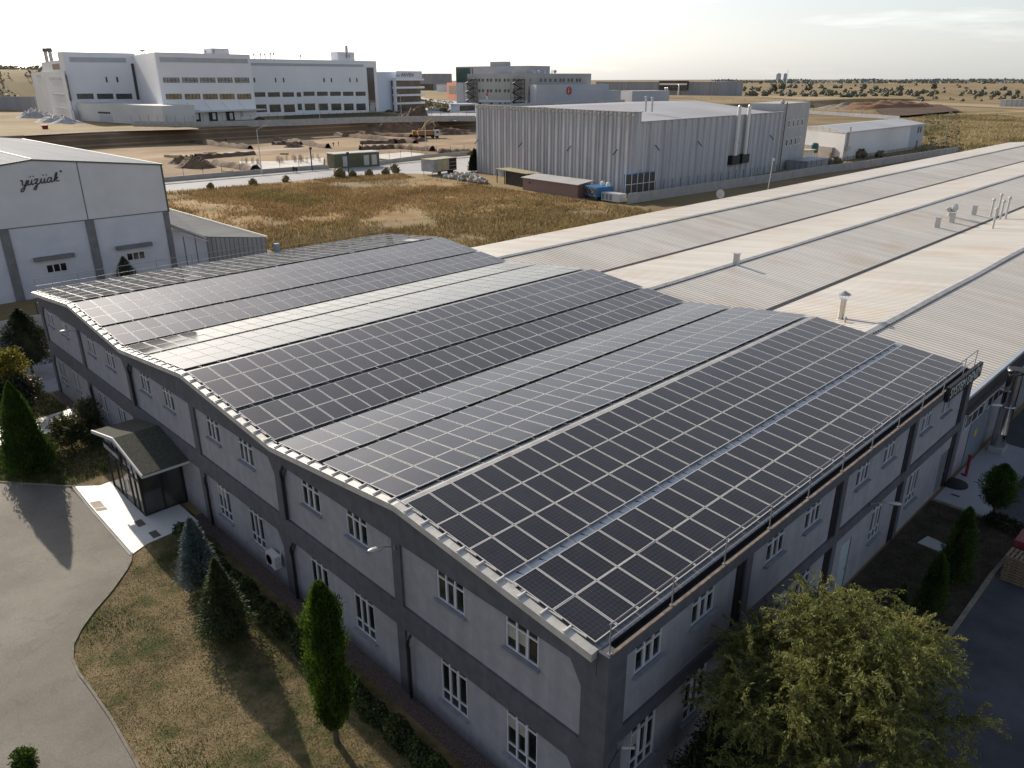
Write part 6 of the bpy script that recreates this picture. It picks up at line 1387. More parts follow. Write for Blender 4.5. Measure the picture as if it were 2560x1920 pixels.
# car
car_b=M('white_car_paint',(.5,.5,.5),.25,0,coat=.6)
def car_mesh(mat_body,label,loc,rz,group=None,z=0,simple=False):
    r=thing('parked_car',label,'car',(loc[0],loc[1],z),rz,group)
    prof=[(-2.15,.35),(-2.2,.75),(-1.9,.95),(-1.35,1.0),(-.85,1.42),(.55,1.45),(1.15,1.0),(1.9,.88),(2.15,.7),(2.15,.35)]
    q=MB()
    secs=[(-.82,.94),(-.78,1),(.78,1),(.82,.94)]
    n=len(prof); ys=[-.85,-.62,.62,.85]
    V=[]
    for yi,yv in enumerate(ys):
        for x,zv in prof:
            inner=yi in(1,2); zz=zv if inner or zv<=1.0 else 1.0+(zv-1.0)*.0
            if not inner and zv>1.0: zz=.98
            V.append((x*(1 if inner or zv>1 else .985),yv,zz))
    F=[]
    for s in range(3):
        for k in range(n): k2=(k+1)%n; F.append((s*n+k,s*n+k2,(s+1)*n+k2,(s+1)*n+k))
    F.append(tuple(range(n-1,-1,-1))); F.append(tuple(range(3*n,4*n))); q.raw(V,F); o=q.build('body',mat_body,r); smooth_angle(o,40)
    q=MB(); q.hexa([(-1.2,-.70,1.0),(1.08,-.70,1.0),(1.08,.70,1.0),(-1.2,.70,1.0),(-.85,-.6,1.40),(.55,-.6,1.41),(.55,.6,1.41),(-.85,.6,1.40)]); q.v=[(a*1.012,b*1.04,c) for a,b,c in q.v]; q.build('glazing',darkglass,r)
    for xx in (-1.3,1.35):
        for s in (-1,1): q=MB(); q.lathe([(.12,-.1),(.31,-.09),(.31,.09),(.12,.1)],14,(xx,s*.78,.31),'y'); q.build('wheel',trk,r)
    for s in (-.6,.6):
        q=MB(); q.box(2.13,2.17,s-.16,s+.16,.6,.74); q.build('headlight',lens_m,r)
        q=MB(); q.box(-2.22,-2.17,s-.16,s+.16,.7,.85); q.build('tail_light',redm2,r)
    return r
car_mesh(car_b,'white car with red tail lights at the right picture edge in shade',(4.45,36.2),PI/2)
rr=wthing('hand_cart','dark wire cart frame beside the white car','cart',(3.6,38.5,0)); q=MB()
for a_,b_ in (((3.0,37.8,0),(3.0,37.8,1)),((4.0,37.8,0),(4.0,37.8,1)),((3.0,39,0),(3.0,39,1)),((4.0,39,0),(4.0,39,1)),((3.0,37.8,1),(4.0,37.8,1)),((3.0,39,1),(4,39,1)),((3.0,37.8,1),(3.0,39,1)),((4.0,37.8,1),(4.0,39,1))): q.tube([a_,b_],.02,5)
q.build('frame',steel,rr); q=MB(); q.box(2.98,4.02,37.78,39.02,.2,.5); q.build('tray',black,rr)
# ------------------------------------------------------------------ big white plant on the upper level (z=5)
RZ=32.3
pb=wthing('white_plant','large white multi storey plant with grey top band and loading docks','building',(-350,170,5))
B0,B1=(-383.6,100.3),(-384,131); C0,C1=(-328.8,118.6),(-336.2,163.2); D0,D1=(-357.3,160),(-365.5,252)
PBn,PCn,PDn=PL(B0,B1),PL(C0,C1),PL(D0,D1)
far=-430
q=MB(); q.prism([(-389,99.8),B0,B1,(-389,131)],4,RZ+1); q.build('wall',white_clad,pb)
q=MB(); q.prism([(-392,131.5),C0,C1,(-392,170)],4,RZ); q.build('wall',white_clad,pb)
q=MB(); q.prism([(far,160),D0,D1,(far,258)],4,RZ-1.1); q.build('wall',white_clad,pb)
S0=PL((-384,131.2),C0)   # side of the projecting block, faces the camera's left
q=MB(); q.obox(S0,0,S0.L,4.5,RZ,0,.08); q.build('side_cladding',blue_clad,pb)  # bluish shade of this side put into the cladding colour
def feat(P,a,b,part,mat,d0=0,d1=.12,parent=None):
    u0,u1,z0,z1=P.rect(a,b); q=MB(); q.obox(P,u0,u1,z0,z1,d0,d1); return q.build(part,mat,parent or pb)
feat(PBn,ZA(620,180),ZA(1415,258),'grey_band',greyband); feat(PCn,ZB(210,180),ZB(1435,268),'grey_band',greyband); 
u0,z1=PDn.uz(ZB(1455,228)); u1,z0=PDn.uz(ZC(935,372)); q=MB(); q.obox(PDn,u0,u1,z0,z1-1,0,.12); q.build('grey_band',greyband,pb)
wing=M('dark_strip_window',(.03,.032,.035),.15,0,(.08,.07,.06),.3,spec=.8); wino=M('bronze_strip_window',(.20,.13,.07),.1,0,(.33,.26,.16),.4,spec=.8); wing2=M('grey_strip_window',(.19,.18,.17),.1,0,(.36,.36,.36),.35,spec=.8)
feat(PBn,ZA(1475,270),ZA(1600,770),'stair_glazing',darkglass)
for a,b in ((1122,1158),(1270,1308)): feat(PBn,ZA(a,455),ZA(b,528),'window',wing)
for a,b in ((725,968),(1005,1240),(1268,1500)): feat(PBn,ZA(a,688),ZA(b,758),'window',wing)
for a,b in ((262,490),(525,745),(770,985),(1015,1222),(1250,1452)):
    o=feat(PCn,ZB(a,462),ZB(b,535),'window',wing2); u0,u1,z0,z1=PCn.rect(ZB(a,462),ZB(b,535)); q=MB()
    for k in range(5): uu=u0+(u1-u0)*k/4; q.obox(PCn,uu-.1,uu+.1,z0,z1,.12,.18)
    q.obox(PCn,u0,u1,(z0+z1)/2-.08,(z0+z1)/2+.08,.12,.16); q.build('mullion',darkglass,o)
for a,b in ((300,522),(562,776),(815,1018),(1045,1250),(1285,1480)):
    o=feat(PCn,ZB(a,690),ZB(b,762),'window',wino); u0,u1,z0,z1=PCn.rect(ZB(a,690),ZB(b,762)); q=MB()
    for k in range(5): uu=u0+(u1-u0)*k/4; q.obox(PCn,uu-.1,uu+.1,z0,z1,.12,.18)
    q.build('mullion',darkglass,o)
# canopy with tie rods, docks
u0,_=PCn.uz(ZB(320,905)); zc=PCn.uz(ZB(900,895))[1]; q=MB(); q.obox(PCn,1,PCn.L+2,zc-1.2,zc-.7,0,4.5); q.build('dock_canopy',M('canopy_white',(.62,.63,.62),.6),pb)
for p in ((330,880),(600,880),(850,875),(1090,872),(1320,868)):
    u,_=PCn.uz(ZB(*p)); q=MB(); q.tube([PCn.pt(u,zc+2.6,.1),PCn.pt(u,zc-.8,4.2)],.09,4); q.build('tie_rod',greyband,pb)
for a,b in ((640,780),(890,1015),(1130,1250)):
    o=feat(PCn,ZB(a,925),ZB(b,1078),'dock_shelter',black,0,.7); uA,uB,zA,zB=PCn.rect(ZB(a+38,952),ZB(b-32,1040)); q=MB(); q.obox(PCn,uA,uB,zA,zB,.7,.75); q.build('dock_door',white_clad,o)
feat(PCn,ZB(1328,930),ZB(1372,1000),'door',greyband)
for a,b in ((1510,1540),(1808,1832),(1918,1942)): feat(PDn,ZB(a,468),ZB(b,530),'window',wing)
for a,b in ((375,400),(478,500),(735,755),(830,850)): feat(PDn,ZC(a,525),ZC(b,583),'window',wing)
for a,b in ((1512,1680),(1710,1880),(1912,2075),(2108,2172)): feat(PDn,ZB(a,668),ZB(b,728),'window',wing)
for a,b in ((100,258),(288,440),(470,620),(648,795),(822,962)): feat(PDn,ZC(a,715),ZC(b,770),'window',wing)
for a,b in ((1535,1700),(1732,1895),(1930,2090)): feat(PDn,ZB(a,838),ZB(b,938),'window',wing); 
for a,b in ((20,85),(118,268),(305,445),(485,628),(662,798),(832,966)): feat(PDn,ZC(a,880),ZC(b,968),'window',wing)
feat(PDn,ZC(975,380),ZC(1105,985),'stair_glazing',darkglass,0,.3)
feat(PDn,ZC(1015,900),ZC(1088,990),'door',greyband,.3,.5)
# corner part right of the stair glazing
E0,E1=(-367.2,252.5),(-366.5,264.5)
q=MB(); q.prism([(far,250),D1,(-368.5,268),(far,268)],4,25.6); q.build('side_cladding',blue_clad,pb)
q=MB(); q.prism([(far,262),(-369,262),(-372,284),(far,284)],4,25.8); q.build('wall',white_clad,pb)
OP=PL((-364.5,263.5),(-368.5,284.5))
q=MB(); q.obox(OP,0,OP.L,5,18.6,-18,0); q.build('office_glazing',M('office_glass',(.07,.055,.045),.12,0,(.15,.12,.1),.2,spec=.8),pb)
for z in (8.6,13.0,17.0,21.3):
    q=MB(); q.obox(OP,-.6,OP.L+2.2,z-.1,z+1.0,-2,1.2); q.build('balcony_band',white_clad,pb)
q=MB(); q.obox(OP,0,OP.L,18.6,21.2,-18,0); q.build('office_glazing',MATS['office_glass'],pb)
q=MB(); q.obox(OP,-1.0,-.3,5,22,-1,.8); q.build('pillar',white_clad,pb)
az=wthing('roof_sign','white rooftop sign panel with dark company letters and blue mark','sign',OP.pt(8,22.5,1))
q=MB(); q.obox(OP,1.0,OP.L+1,22.4,26.2,.2,.6); q.build('board',M('sign_white',(.7,.71,.72),.6),az)
u0,z0=OP.uz(ZC(1440,508)); u1,z1=OP.uz(ZC(1632,475))
navy=M('navy_letters',(.03,.035,.08),.5); lbl=M('light_blue_mark',(.12,.3,.55),.5)
text('letter','ARVEN',2.6,navy,az,onwall(OP,OP.uz(ZC(1440,508))[0],OP.uz(ZC(1440,508))[1]+.1,.64),bold=.03,sx=(OP.uz(ZC(1632,500))[0]-OP.uz(ZC(1440,508))[0])/9.0)
ua,ub,za,zb=OP.rect(ZC(1368,478),ZC(1425,508)); q=MB()
for k in range(4):
    uu=ua+(ub-ua)*k/3.6; q.tube([OP.pt(uu,za,.66),OP.pt(uu+(ub-ua)*.2,zb,.66)],.16,4)
q.build('mark',lbl,az)
# roof-top blocks, vents
def rooftop(label,P,a,b,dep,zb_,cat='roof block',mat=None,name='roof_block'):
    u0,u1,z0,z1=P.rect(a,b); r=wthing(name,label,cat,P.pt((u0+u1)/2,zb_,-dep)); q=MB(); q.obox(P,u0,u1,zb_,z1,-dep-6,-dep); q.build('block',mat or white_clad,r); return r
rooftop('white stair block on the plant roof above the loading docks',PCn,ZB(958,55),ZB(1208,130),1.5,RZ)
r=rooftop('white roof block carrying an antenna, on the right end of the plant',PDn,ZC(600,162),ZC(835,248),1.5,RZ-1.1)
u,z=PDn.uz(ZC(708,75)); q=MB(); q.tube([PDn.pt(u,RZ,-.9),PDn.pt(u,z,-.9)],.22,6); q.build('antenna_mast',M('rust_mast',(.2,.13,.1),.8),r)
for du in (-.7,.6): q=MB(); q.obox(PDn,u+du-.25,u+du+.25,z-3.2,z,-1.2,-.8); q.build('antenna_panel',white_clad,r)
q=MB(); uA,uB,zA,zB=PDn.rect(ZC(748,195),ZC(772,240)); q.obox(PDn,uA,uB,zA,zB,-1.5,-1.4); q.build('door',greyband,r)
vn=['first','second','third','fourth','fifth','sixth','seventh','eighth','ninth','tenth','eleventh']
for i,(P,p) in enumerate([(PBn,ZA(1628,100)),(PBn,ZA(1650,105)),(PBn,ZA(1672,100)),(PCn,ZB(870,118)),(PCn,ZB(985,100)),(PDn,ZB(1535,160)),(PDn,ZB(1625,150)),(PDn,ZB(1688,160)),(PDn,ZB(1762,145)),(PDn,ZB(1808,145)),(PDn,ZB(2182,175))]):
    u,z=P.uz(p); x,y,_=P.pt(u,0,-1); zz=RZ if P is not PDn else RZ-1.1
    r=wthing('roof_cowl','small dark roof vent cowl on the plant roof, %s from the left'%vn[i],'roof vent',(x,y,zz),'vent cowls along the plant roof'); q=MB(); q.tube([(x,y,zz),(x,y,z+.3)],.22,6); q.lathe([(.2,z-.1),(.5,z+.2),(.4,z+.7),(.1,z+.9)],8,(x,y,0)); q.build('cowl',greyband,r)
# annex in front and stepped wing at the left
AP=PL(hit(ZA(780,1060),5),hit(ZA(1945,1130),5)); an=wthing('annex_block','low plain white block in front of the plant','building',(-340,105,5))
q=MB(); q.obox(AP,0,AP.L,4,12.4,-14,0); q.build('wall',M('annex_white',(.56,.56,.55),.7,0,(.64,.64,.62),.08),an)
q=MB(); uA,uB,zA,zB=AP.rect(ZA(1045,980),ZA(1235,1090)); q.obox(AP,uA,uB,5,zB,0,.1); q.build('gate',greyband,an)
q=MB(); uA,uB,zA,zB=AP.rect(ZA(1035,935),ZA(1210,965)); 
for k in range(5): uu=uA+(uB-uA)*k/5; q.obox(AP,uu,uu+(uB-uA)*.1,zA,zB,0,.5)
q.build('vent_row',black,an)
LW=PL(hit(ZA(250,950),5),hit(ZA(700,1060),5)); lw=wthing('plant_wing','stepped white wing at the left end of the plant with grey slot windows','building',(-400,110,5))
u0=LW.uz(ZA(95,400))[0]; print('LW',u0,LW.L)
zt=LW.uz(ZA(300,385))[1]; zt2=LW.uz(ZA(300,240))[1]
A0=LW.pt(min(u0,0),0)[:2]; q=MB(); q.prism([A0,LW.pt(LW.L-.5,0)[:2],(-385.5,101.0),(-388.5,130),(A0[0]-3,A0[1]+30)],4,zt); q.build('wall',M('wing_white',(.58,.585,.58),.7,0,(.66,.66,.65),.06),lw)
uA=LW.uz(ZA(200,300))[0];uB=LW.uz(ZA(520,300))[0]; q=MB(); q.obox(LW,uA,uB,zt,zt2,-8,-1.5); q.build('upper_wall',MATS['wing_white'],lw)
for a,b in ((ZA(345,455),ZA(515,490)),(ZA(392,678),ZA(562,715)),(ZA(430,862),ZA(602,900)),(ZA(172,425),ZA(232,455))): feat(LW,a,b,'slot_window',greyband,0,.15,lw)
feat(LW,ZA(565,420),ZA(655,790),'stair_glazing',darkglass,0,.2,lw); feat(LW,ZA(645,905),ZA(715,1050),'gate',greyband,0,.2,lw); feat(LW,ZA(520,975),ZA(568,1030),'door',black,0,.2,lw); feat(LW,ZA(345,280),ZA(500,345),'pipework',M('rusty_pipework',(.2,.11,.09),.8),-1.5,-1.2,lw)
for i,px in enumerate((172,232)):
    u,z=LW.uz(ZA(px,120)); x,y,_=LW.pt(u,0,-4); r=wthing('plant_chimney',['slim grey chimney at the far left of the plant, left one','slim grey chimney at the far left of the plant, right one'][i],'chimney',(x,y,zt),'twin chimneys on the plant wing'); q=MB(); q.tube([(x,y,zt-2),(x,y,z+1)],.9,8); q.build('stack',greyband,r); q=MB(); q.tube([(x,y,z+.5),(x,y,z+2.2)],[1.4,1.1],8); q.build('head',M('dark_cowl',(.12,.12,.12),.7),r)
# debris heap, red box, retaining wall at far left
for i,(p,rx,ry,h_) in enumerate([(ZA(130,1020),9,6,4.5),(ZA(420,1080),10,5,3.2),(ZA(600,1100),9,4,2.6),(ZA(260,1000),9,5,2.5)]):
    o=mound('pale rubble heap %s from the left beside the white plant'%ordn[i],*hit(p,5),rx,ry,h_,.5,M('rubble',(.35,.34,.33),.9,0,(.55,.54,.52),.8),20+i,z=5); o['group']='rubble heaps by the plant'
x,y=hit(ZA(295,1175),5); r=wthing('red_skip','small red metal box on the verge in front of the plant','skip',(x,y,5)); q=MB(); q.hexa([(x-.6,y-.8,5),(x+.6,y-.8,5),(x+.6,y+.8,5),(x-.6,y+.8,5),(x-.7,y-1.,6.3),(x+.7,y-1.,6.3),(x+.7,y+1.,6.3),(x-.7,y+1.,6.3)]); q.build('skip_body',redm2,r); q=MB(); q.box(x-.8,x+.8,y-1.1,y+1.1,6.3,6.4); q.build('rim',redm2,r)
RW2=PL(hit(ZA(-250,930),5),hit(ZA(190,930),5)); r=wthing('retaining_wall','long grey retaining wall at the foot of the hillside, far left','wall',RW2.pt(0,5)); q=MB(); q.obox(RW2,-60,RW2.L,4.5,RW2.uz(ZA(60,725))[1],-1,0); q.build('wall_face',conc_dk,r)
wallfence('plant_fence','long concrete wall with fence posts in front of the white plant',[hit(ZA(1500,1135),5),hit(ZB(700,1145),5),hit(ZC(0,1165),5),hit(ZC(900,1130),5),hit(ZG(1170,265),5),hit(ZG(1880,262),5)],1.9,2.2,3.5,z=5,post_r=.06)
street_lamp('slim lamp post on the plant lawn, left one',*hit(ZC(335,1130),5),11,5,'lamp posts by the plant',(-1.6,-.5)); street_lamp('slim lamp post on the plant lawn, right one',*hit(ZC(1460,1085),5),11,5,'lamp posts by the plant',(-1.6,-.5))
# docks: parked items and dark car
for i,(p,c_,lab) in enumerate([(ZB(1600,1055),M('black_car_paint',(.02,.02,.022),.3),'black car parked right of the loading docks'),(ZC(1290,1000),MATS['black_car_paint'],'black car at the corner below the office balconies, left'),(ZC(1440,1010),M('grey_car_paint',(.1,.1,.11),.3),'grey car below the office balconies, middle'),(ZC(1600,1015),MATS['black_car_paint'],'dark car below the office balconies, right')]):
    x,y=hit(p,5); car_mesh(c_,lab,(x,y),1.2+i*.1,'cars parked by the plant',5)
cw=[ZG(1165,105),ZG(1232,107),ZG(1292,111),ZG(1340,112),ZG(1395,114),ZG(1440,118)]; cn=['silver car, leftmost of the parked row','second car of the parked row','third car of the parked row','fourth car of the parked row','fifth car of the parked row','sixth car of the parked row, next to the gatehouse']
cs=M('silver_car_paint',(.3,.3,.3),.3); first=car_mesh(cs,cn[0],hit(cw[0],5),.2,'white cars parked in a row by the gatehouse',5)
f2=car_mesh(car_b,'white '+cn[1],hit(cw[1],5),.2,'white cars parked in a row by the gatehouse',5)
for p,l in zip(cw[2:],cn[2:]): x,y=hit(p,5); dup(f2,(x,y,5),.2,label='white '+l)
for i,(p,l) in enumerate([(ZC(1870,840),'dark car on the rising road behind the parked row'),(ZC(1980,850),'white car behind the dark one on the rising road'),(ZC(2060,865),'white car in the middle of the rear parking line'),(ZC(2140,870),'white car at the right end of the rear parking line')]):
    x,y=hit(p,5); 
    if i==0: car_mesh(MATS['black_car_paint'],l,(x,y),.5,'cars on the road behind',5)
    else: dup(f2,(x,y,5),.5,label=l,group='cars on the road behind')
# slope behind parked cars
HS_=[]
for k in range(1500):
    t=random.random(); x,y=hit(ZC(1680+430*t,850+85*t+random.uniform(-20,75)),5); HS_.append((x,y,5+random.uniform(0,1.6)))
stuff_far('slope_bushes','brownish green bushes on the bank behind the parked cars','bushes',HS_,1,leafmat('bank_bush',(.10,.09,.04),(.2,.16,.08),.1,.4,.2),1.6,1.2)
# gatehouse
KP2=PL(hit(ZD(150,830),5),hit(ZD(270,838),5)); KP3=PL(KP2.pt(KP2.L,0)[:2],hit(ZD(492,835),5))
gk=wthing('gatehouse','white flat roofed gatehouse with a dark window band','gatehouse',(*hit(ZD(270,838),5),5))
pA=hit(ZD(150,832),5);pB=hit(ZD(270,838),5);pC=hit(ZD(492,830),5); pD=(pA[0]+pC[0]-pB[0],pA[1]+pC[1]-pB[1])
q=MB(); q.prism([pA,pB,pC,pD],5,9); q.build('wall',white_clad,gk); cx,cy=(pA[0]+pC[0])/2,(pA[1]+pC[1])/2
q=MB(); q.prism([(cx+(x-cx)*1.2,cy+(y-cy)*1.2) for x,y in (pA,pB,pC,pD)],9,9.5); q.build('roof',blue_clad,gk)
q=MB(); q.obox(PL(pB,pC),0.1,PL(pB,pC).L-.5,5.8,8.6,0,.1); q.build('window_band',wing,gk)
# flag
fx,fy=hit(ZD(640,760),5); r=wthing('flag','red and white flag hanging on a pole in front of the grey factory','flag',(fx,fy,5))
q=MB(); q.tube([(fx,fy,5),(fx,fy,14)],.08,6); q.build('flagpole',steel,r)
def cloth(z0,z1,m):
    q=MB(); n=6
    for k in range(n): 
        y0,y1=k/n*1.6,(k+1)/n*1.6; q.face([(fx+.1*math.sin(3*y0),fy+y0,z0-y0*.35),(fx+.1*math.sin(3*y1),fy+y1,z0-y1*.35),(fx+.1*math.sin(3*y1),fy+y1,z1-y1*.35),(fx+.1*math.sin(3*y0),fy+y0,z1-y0*.35)])
    q.build('flag_cloth',m,r)
cloth(12.0,14.0,M('flag_red',(.6,.03,.05),.8)); cloth(9.9,11.9,whitetrim)
# ------------------------------------------------------------------ grey factory with round red emblem (z=5)
gf=wthing('grey_factory','grey beige factory with paired square windows and external steel stairs','building',(-380,380,5))
gw=M('beige_grey_panel',(.40,.395,.375),.85,0,(.46,.455,.435),.1,5); gw2=M('grey_factory_panel',(.40,.40,.43),.8,0,(.46,.46,.49),.08,5)  # beige panel lightened, haze of distance mixed into its colour
Fa,Fb=(-416.5,363.7),(-364.5,370.5)
Fc_=Fb
for k_ in range(1,200):
    Fc_=(Fb[0]+.285*k_*.5,Fb[1]+.958*k_*.5)
    if proj(*Fc_,20)[0]>1477: break
print('Fc',Fc_)
P1=PL(Fa,Fb);P2_=PL(Fb,Fc_); Fd=(Fa[0]+Fc_[0]-Fb[0],Fa[1]+Fc_[1]-Fb[1])
q=MB(); q.prism([Fa,Fb,Fc_,Fd],4,25.2); q.build('wall',gw,gf)
def fg(P,a,b,part,mat,d0=0,d1=.12,zt=None): 
    u0,u1,z0,z1=P.rect(a,b); q=MB(); q.obox(P,u0,u1,z0,z1,d0,d1); return q.build(part,mat,gf)
for a in (530,578,645,692,762,810,882,932,1005): fg(P1,ZD(a,368),ZD(a+27,410),'window',wing); fg(P1,ZD(a+2,515),ZD(a+29,557),'window',wing)
for a in (540,698,815,888,935,1008): fg(P1,ZD(a,698),ZD(a+30,740),'window',wing)
for a in (1380,1443,1512,1583,1652,1697,1765,1812,1880,1922): fg(P2_,ZD(a,366),ZD(a+26,412),'window',wing)
for z_ in (365,518): fg(P2_,ZD(1230,z_),ZD(1268,z_+75),'stair_window',wing2)
fg(P1,ZD(540,660),ZD(1205,700),'panel_band',blue_clad,0,.06)
# rear taller part with green glass
q=MB(); R0=P1.pt(-8,0,-22)[:2]; 
RP_=PL(P1.pt(-20,0,-22)[:2],P1.pt(60,0,-22)[:2]); uA=RP_.uz(ZD(455,240))[0]; uB=RP_.uz(ZD(1228,240))[0]; zt=RP_.uz(ZD(800,195))[1]
q.obox(RP_,uA,uB,5,zt,-25,0); q.build('rear_wall',gw2,gf)
uG=RP_.uz(ZD(218,240))[0]; q=MB(); q.obox(RP_,uG,uA-1.2,5,zt,-25,0); q.build('rear_wall',gw2,gf)
q=MB(); zb_=RP_.uz(ZD(300,420))[1]; q.obox(RP_,uG+.4,uA-2.5,zb_,RP_.uz(ZD(300,222))[1],0,.2); q.build('green_glazing',M('green_glass',(.01,.045,.04),.15,0,(.02,.08,.065),.15,spec=.6),gf)
for (a,b,l) in ((ZD(668,135),ZD(878,195),'grey stair block on the highest roof of the grey factory'),(ZD(1145,240),ZD(1340,298),'beige plant room with fans between the two roof levels')):
    u0,u1,z0,z1=RP_.rect(a,b); r=wthing('roof_block',l,'roof block',RP_.pt(u0,zt,-2)); q=MB(); q.obox(RP_,u0,u1,(zt if z0>zt-1 else 25.2),z1,-8 if z0>zt-1 else 4,-2 if z0>zt-1 else 12); q.build('block',gw,r)
for i,(px,pz,rr_) in enumerate([(1365,262,.25),(1427,250,1.1),(1507,245,.35),(1602,245,.3),(1643,250,1.2)]):
    u,z=P2_.uz(ZD(px,pz)); x,y,_=P2_.pt(u,0,-5); r=wthing('roof_cowl','grey roof vent on the grey factory, %s from the left'%vn[i],'roof vent',(x,y,25.2),'vents on the grey factory roof'); q=MB(); q.tube([(x,y,25),(x,y,z-.6)],.35,6); q.lathe([(rr_*.4,z-1.8),(rr_,z-1.2),(rr_,z-.3),(rr_*.3,z+.2)],10,(x,y,0)); q.build('cowl',greyband,r)
stm=M('stair_steel',(.06,.065,.07),.6,.3)
for (a,b) in ((ZD(380,372),ZD(520,690)),(ZD(1030,372),ZD(1170,745))):
    u0,u1,z0,z1=P1.rect(a,b); r=wthing('external_staircase','external dark steel stair tower on the grey factory, %s one'%('left' if a[0]<1200 else 'right'),'staircase',P1.pt(u0,5,2)); 
    q=MB()
    for u in (u0,u1):
        for d in (.3,4): q.tube([P1.pt(u,5,d),P1.pt(u,z1,d)],.14,4)
    n_=6
    for k in range(n_):
        za=5+(z1-5)*k/n_; zb2=5+(z1-5)*(k+1)/n_; q.obox(P1,u0,u1,zb2-.15,zb2,.3,4); s=(u0+.5,u1-.5) if k%2 else (u1-.5,u0+.5); q.tube([P1.pt(s[0],za,3),P1.pt(s[1],zb2,3)],.35,4)
    q.build('steel_stairs',stm,r)
# lower blocks in front with the round emblem
L0=hit(ZD(1330,760),5); L1=hit(ZD(1840,770),5); LP=PL((-352.9,366.5),(-331,392)); 
zA=18.5; lb=wthing('office_block','low bluish grey block carrying a round red emblem','building',(-340,385,5)); lbm=M('pale_blue_grey_panel',(.44,.455,.50),.8,0,(.5,.515,.56),.06,5)  # block panel colour made paler to include distance haze
q=MB(); LPa=PL((-352.9,365.5),(-342.5,386)); LPb=PL((-343.5,383),(-333.8,430.4))
EP=PL((-352.9,366.5),(-333.8,430.4)); uR=EP.uz(ZE(510,400))[0]; uE=EP.uz(ZD(1840,480))[0]; uM=EP.uz(ZE(375,300))[0]; zT=EP.uz(ZD(1500,450))[1]; zL=EP.uz(ZE(300,365))[1]
q.obox(EP,0,uR,4,zL,-8,0); q.build('wall',lbm,lb)
q=MB(); q.obox(EP,0,uE,zL,zT,-8,0); q.obox(EP,uE,uM,zL,zT,-8,-2.5); q.build('upper_wall',lbm,lb)
u,z=EP.uz(ZD(1783,535))
em=wthing('round_emblem','round red emblem with white strokes on the low bluish block','emblem',EP.pt(u,z,.2))
x,y,_=EP.pt(u,z,.15); n=28; q=MB(); q.extr(EP,[(u+2.6*.75*math.cos(t*2*PI/n),z+2.6*math.sin(t*2*PI/n)) for t in range(n)],.05,.3); q.build('disc',M('emblem_red',(.42,.04,.03),.6),em)
q=MB(); q.tube([EP.pt(u-.5,z-2.1,.35),EP.pt(u-.4,z+1.2,.35),EP.pt(u+.2,z+2.0,.35)],.16,5); q.tube([EP.pt(u-1.4,z-.4,.35),EP.pt(u+1.0,z-.1,.35)],.14,5); q.build('white_strokes',whitetrim,em)
SPp=EP
for a,b in ((ZE(40,552),ZE(72,590)),(ZE(92,548),ZE(122,588)),(ZE(310,540),ZE(338,580)),(ZE(380,538),ZE(408,576))):
    u0,u1,z0,z1=SPp.rect(a,b); q=MB(); q.obox(SPp,u0,u1,z0,z1,0,.12); q.build('window',wing,lb)
u0,u1,z0,z1=EP.rect(ZD(1882,705),ZD(1955,760)); q=MB(); q.obox(EP,u0,u1,z0,z1,0,.12); q.build('window',wing,lb)
bx_=PL((-337.7,448.1),(-327.9,479)); r=wthing('grey_box_building','plain bluish grey box building right of the emblem block','building',(-333,463,5)); q=MB(); q.obox(bx_,0,bx_.L,4,13.9,-20,0); q.build('wall',lbm,r); 
for k in range(3): q=MB(); q.obox(bx_,2+k*9.5,8+k*9.5,8.5,8.9,0,.08); q.build('slot_window',greyband,r)
gy=wthing('orange_portal','orange framed entrance block with dark glass, far behind','building',(-640,520,5))
OQ=PL(hit(ZD(120,590),5),hit(ZD(350,600),5)); orm=M('orange_cladding',(.33,.045,.012),.7,0,(.40,.065,.02),.1)
ox0,oy0=-470,397; sc=.66
pO=[hit(ZD(100,592),8),hit(ZD(250,606),8),hit(ZD(352,590),8)]
P_o=PL(pO[0],pO[1]); P_s=PL(pO[1],pO[2]); zt_=P_o.uz(ZD(150,425))[1]
q=MB(); pd=(pO[0][0]+pO[2][0]-pO[1][0],pO[0][1]+pO[2][1]-pO[1][1]); q.prism([pO[0],pO[1],pO[2],pd],4,zt_); q.build('frame_block',orm,gy)
q=MB(); uA,uB,zA,zB=P_o.rect(ZD(122,462),ZD(245,585)); q.obox(P_o,uA,uB,zA,zB,0,.2); q.build('glazing',darkglass,gy)
# farther buildings
fb=wthing('far_ribbed_hall','grey ribbed hall standing behind the rooftop sign','building',(-700,590,5)); 
a_=hit(ZC(1440,660),8);b_=hit(ZC(1900,665),8); FP=PL(a_,b_); zt=FP.uz(ZC(1700,466))[1]; q=ribwall(FP,FP.L,5,zt,9); q.build('wall',conc_dk,fb); q=MB(); q.obox(FP,0,FP.L,4,zt,-40,-.1); q.build('inner_wall',conc_dk,fb); q=MB(); uA,uB,zA,zB=FP.rect(ZC(1700,608),ZC(1905,665)); q.obox(FP,uA,FP.L,5,zB,.5,1); q.build('dark_base',darkglass,fb)
fw=wthing('low_white_shed','small white shed left of the orange portal','shed',(-760,640,5)); a_=hit(ZC(1945,680),8);b_=hit(ZC(2085,680),8); FP=PL(a_,b_); q=MB(); q.obox(FP,0,FP.L,4,FP.uz(ZC(2000,618))[1],-15,0); q.build('wall',white_clad,fw); q=MB(); q.obox(FP,-1,FP.L+1,FP.uz(ZC(2000,618))[1],FP.uz(ZC(2000,618))[1]+.8,-16,1); q.build('roof',greyband,fw)
lr=wthing('long_ribbed_hall','very long ribbed concrete hall on the horizon with a dark glazed entrance','building',(-640,890,0)); LQ=PL((-735,889),(-537.5,891.9)); zt=18.2
q=ribwall(LQ,LQ.L,-1,zt,5.2); q.build('wall',conc_dk,lr); q=MB(); q.obox(LQ,0,LQ.L,-1,zt,-60,-.1); q.build('inner_wall',conc_dk,lr)
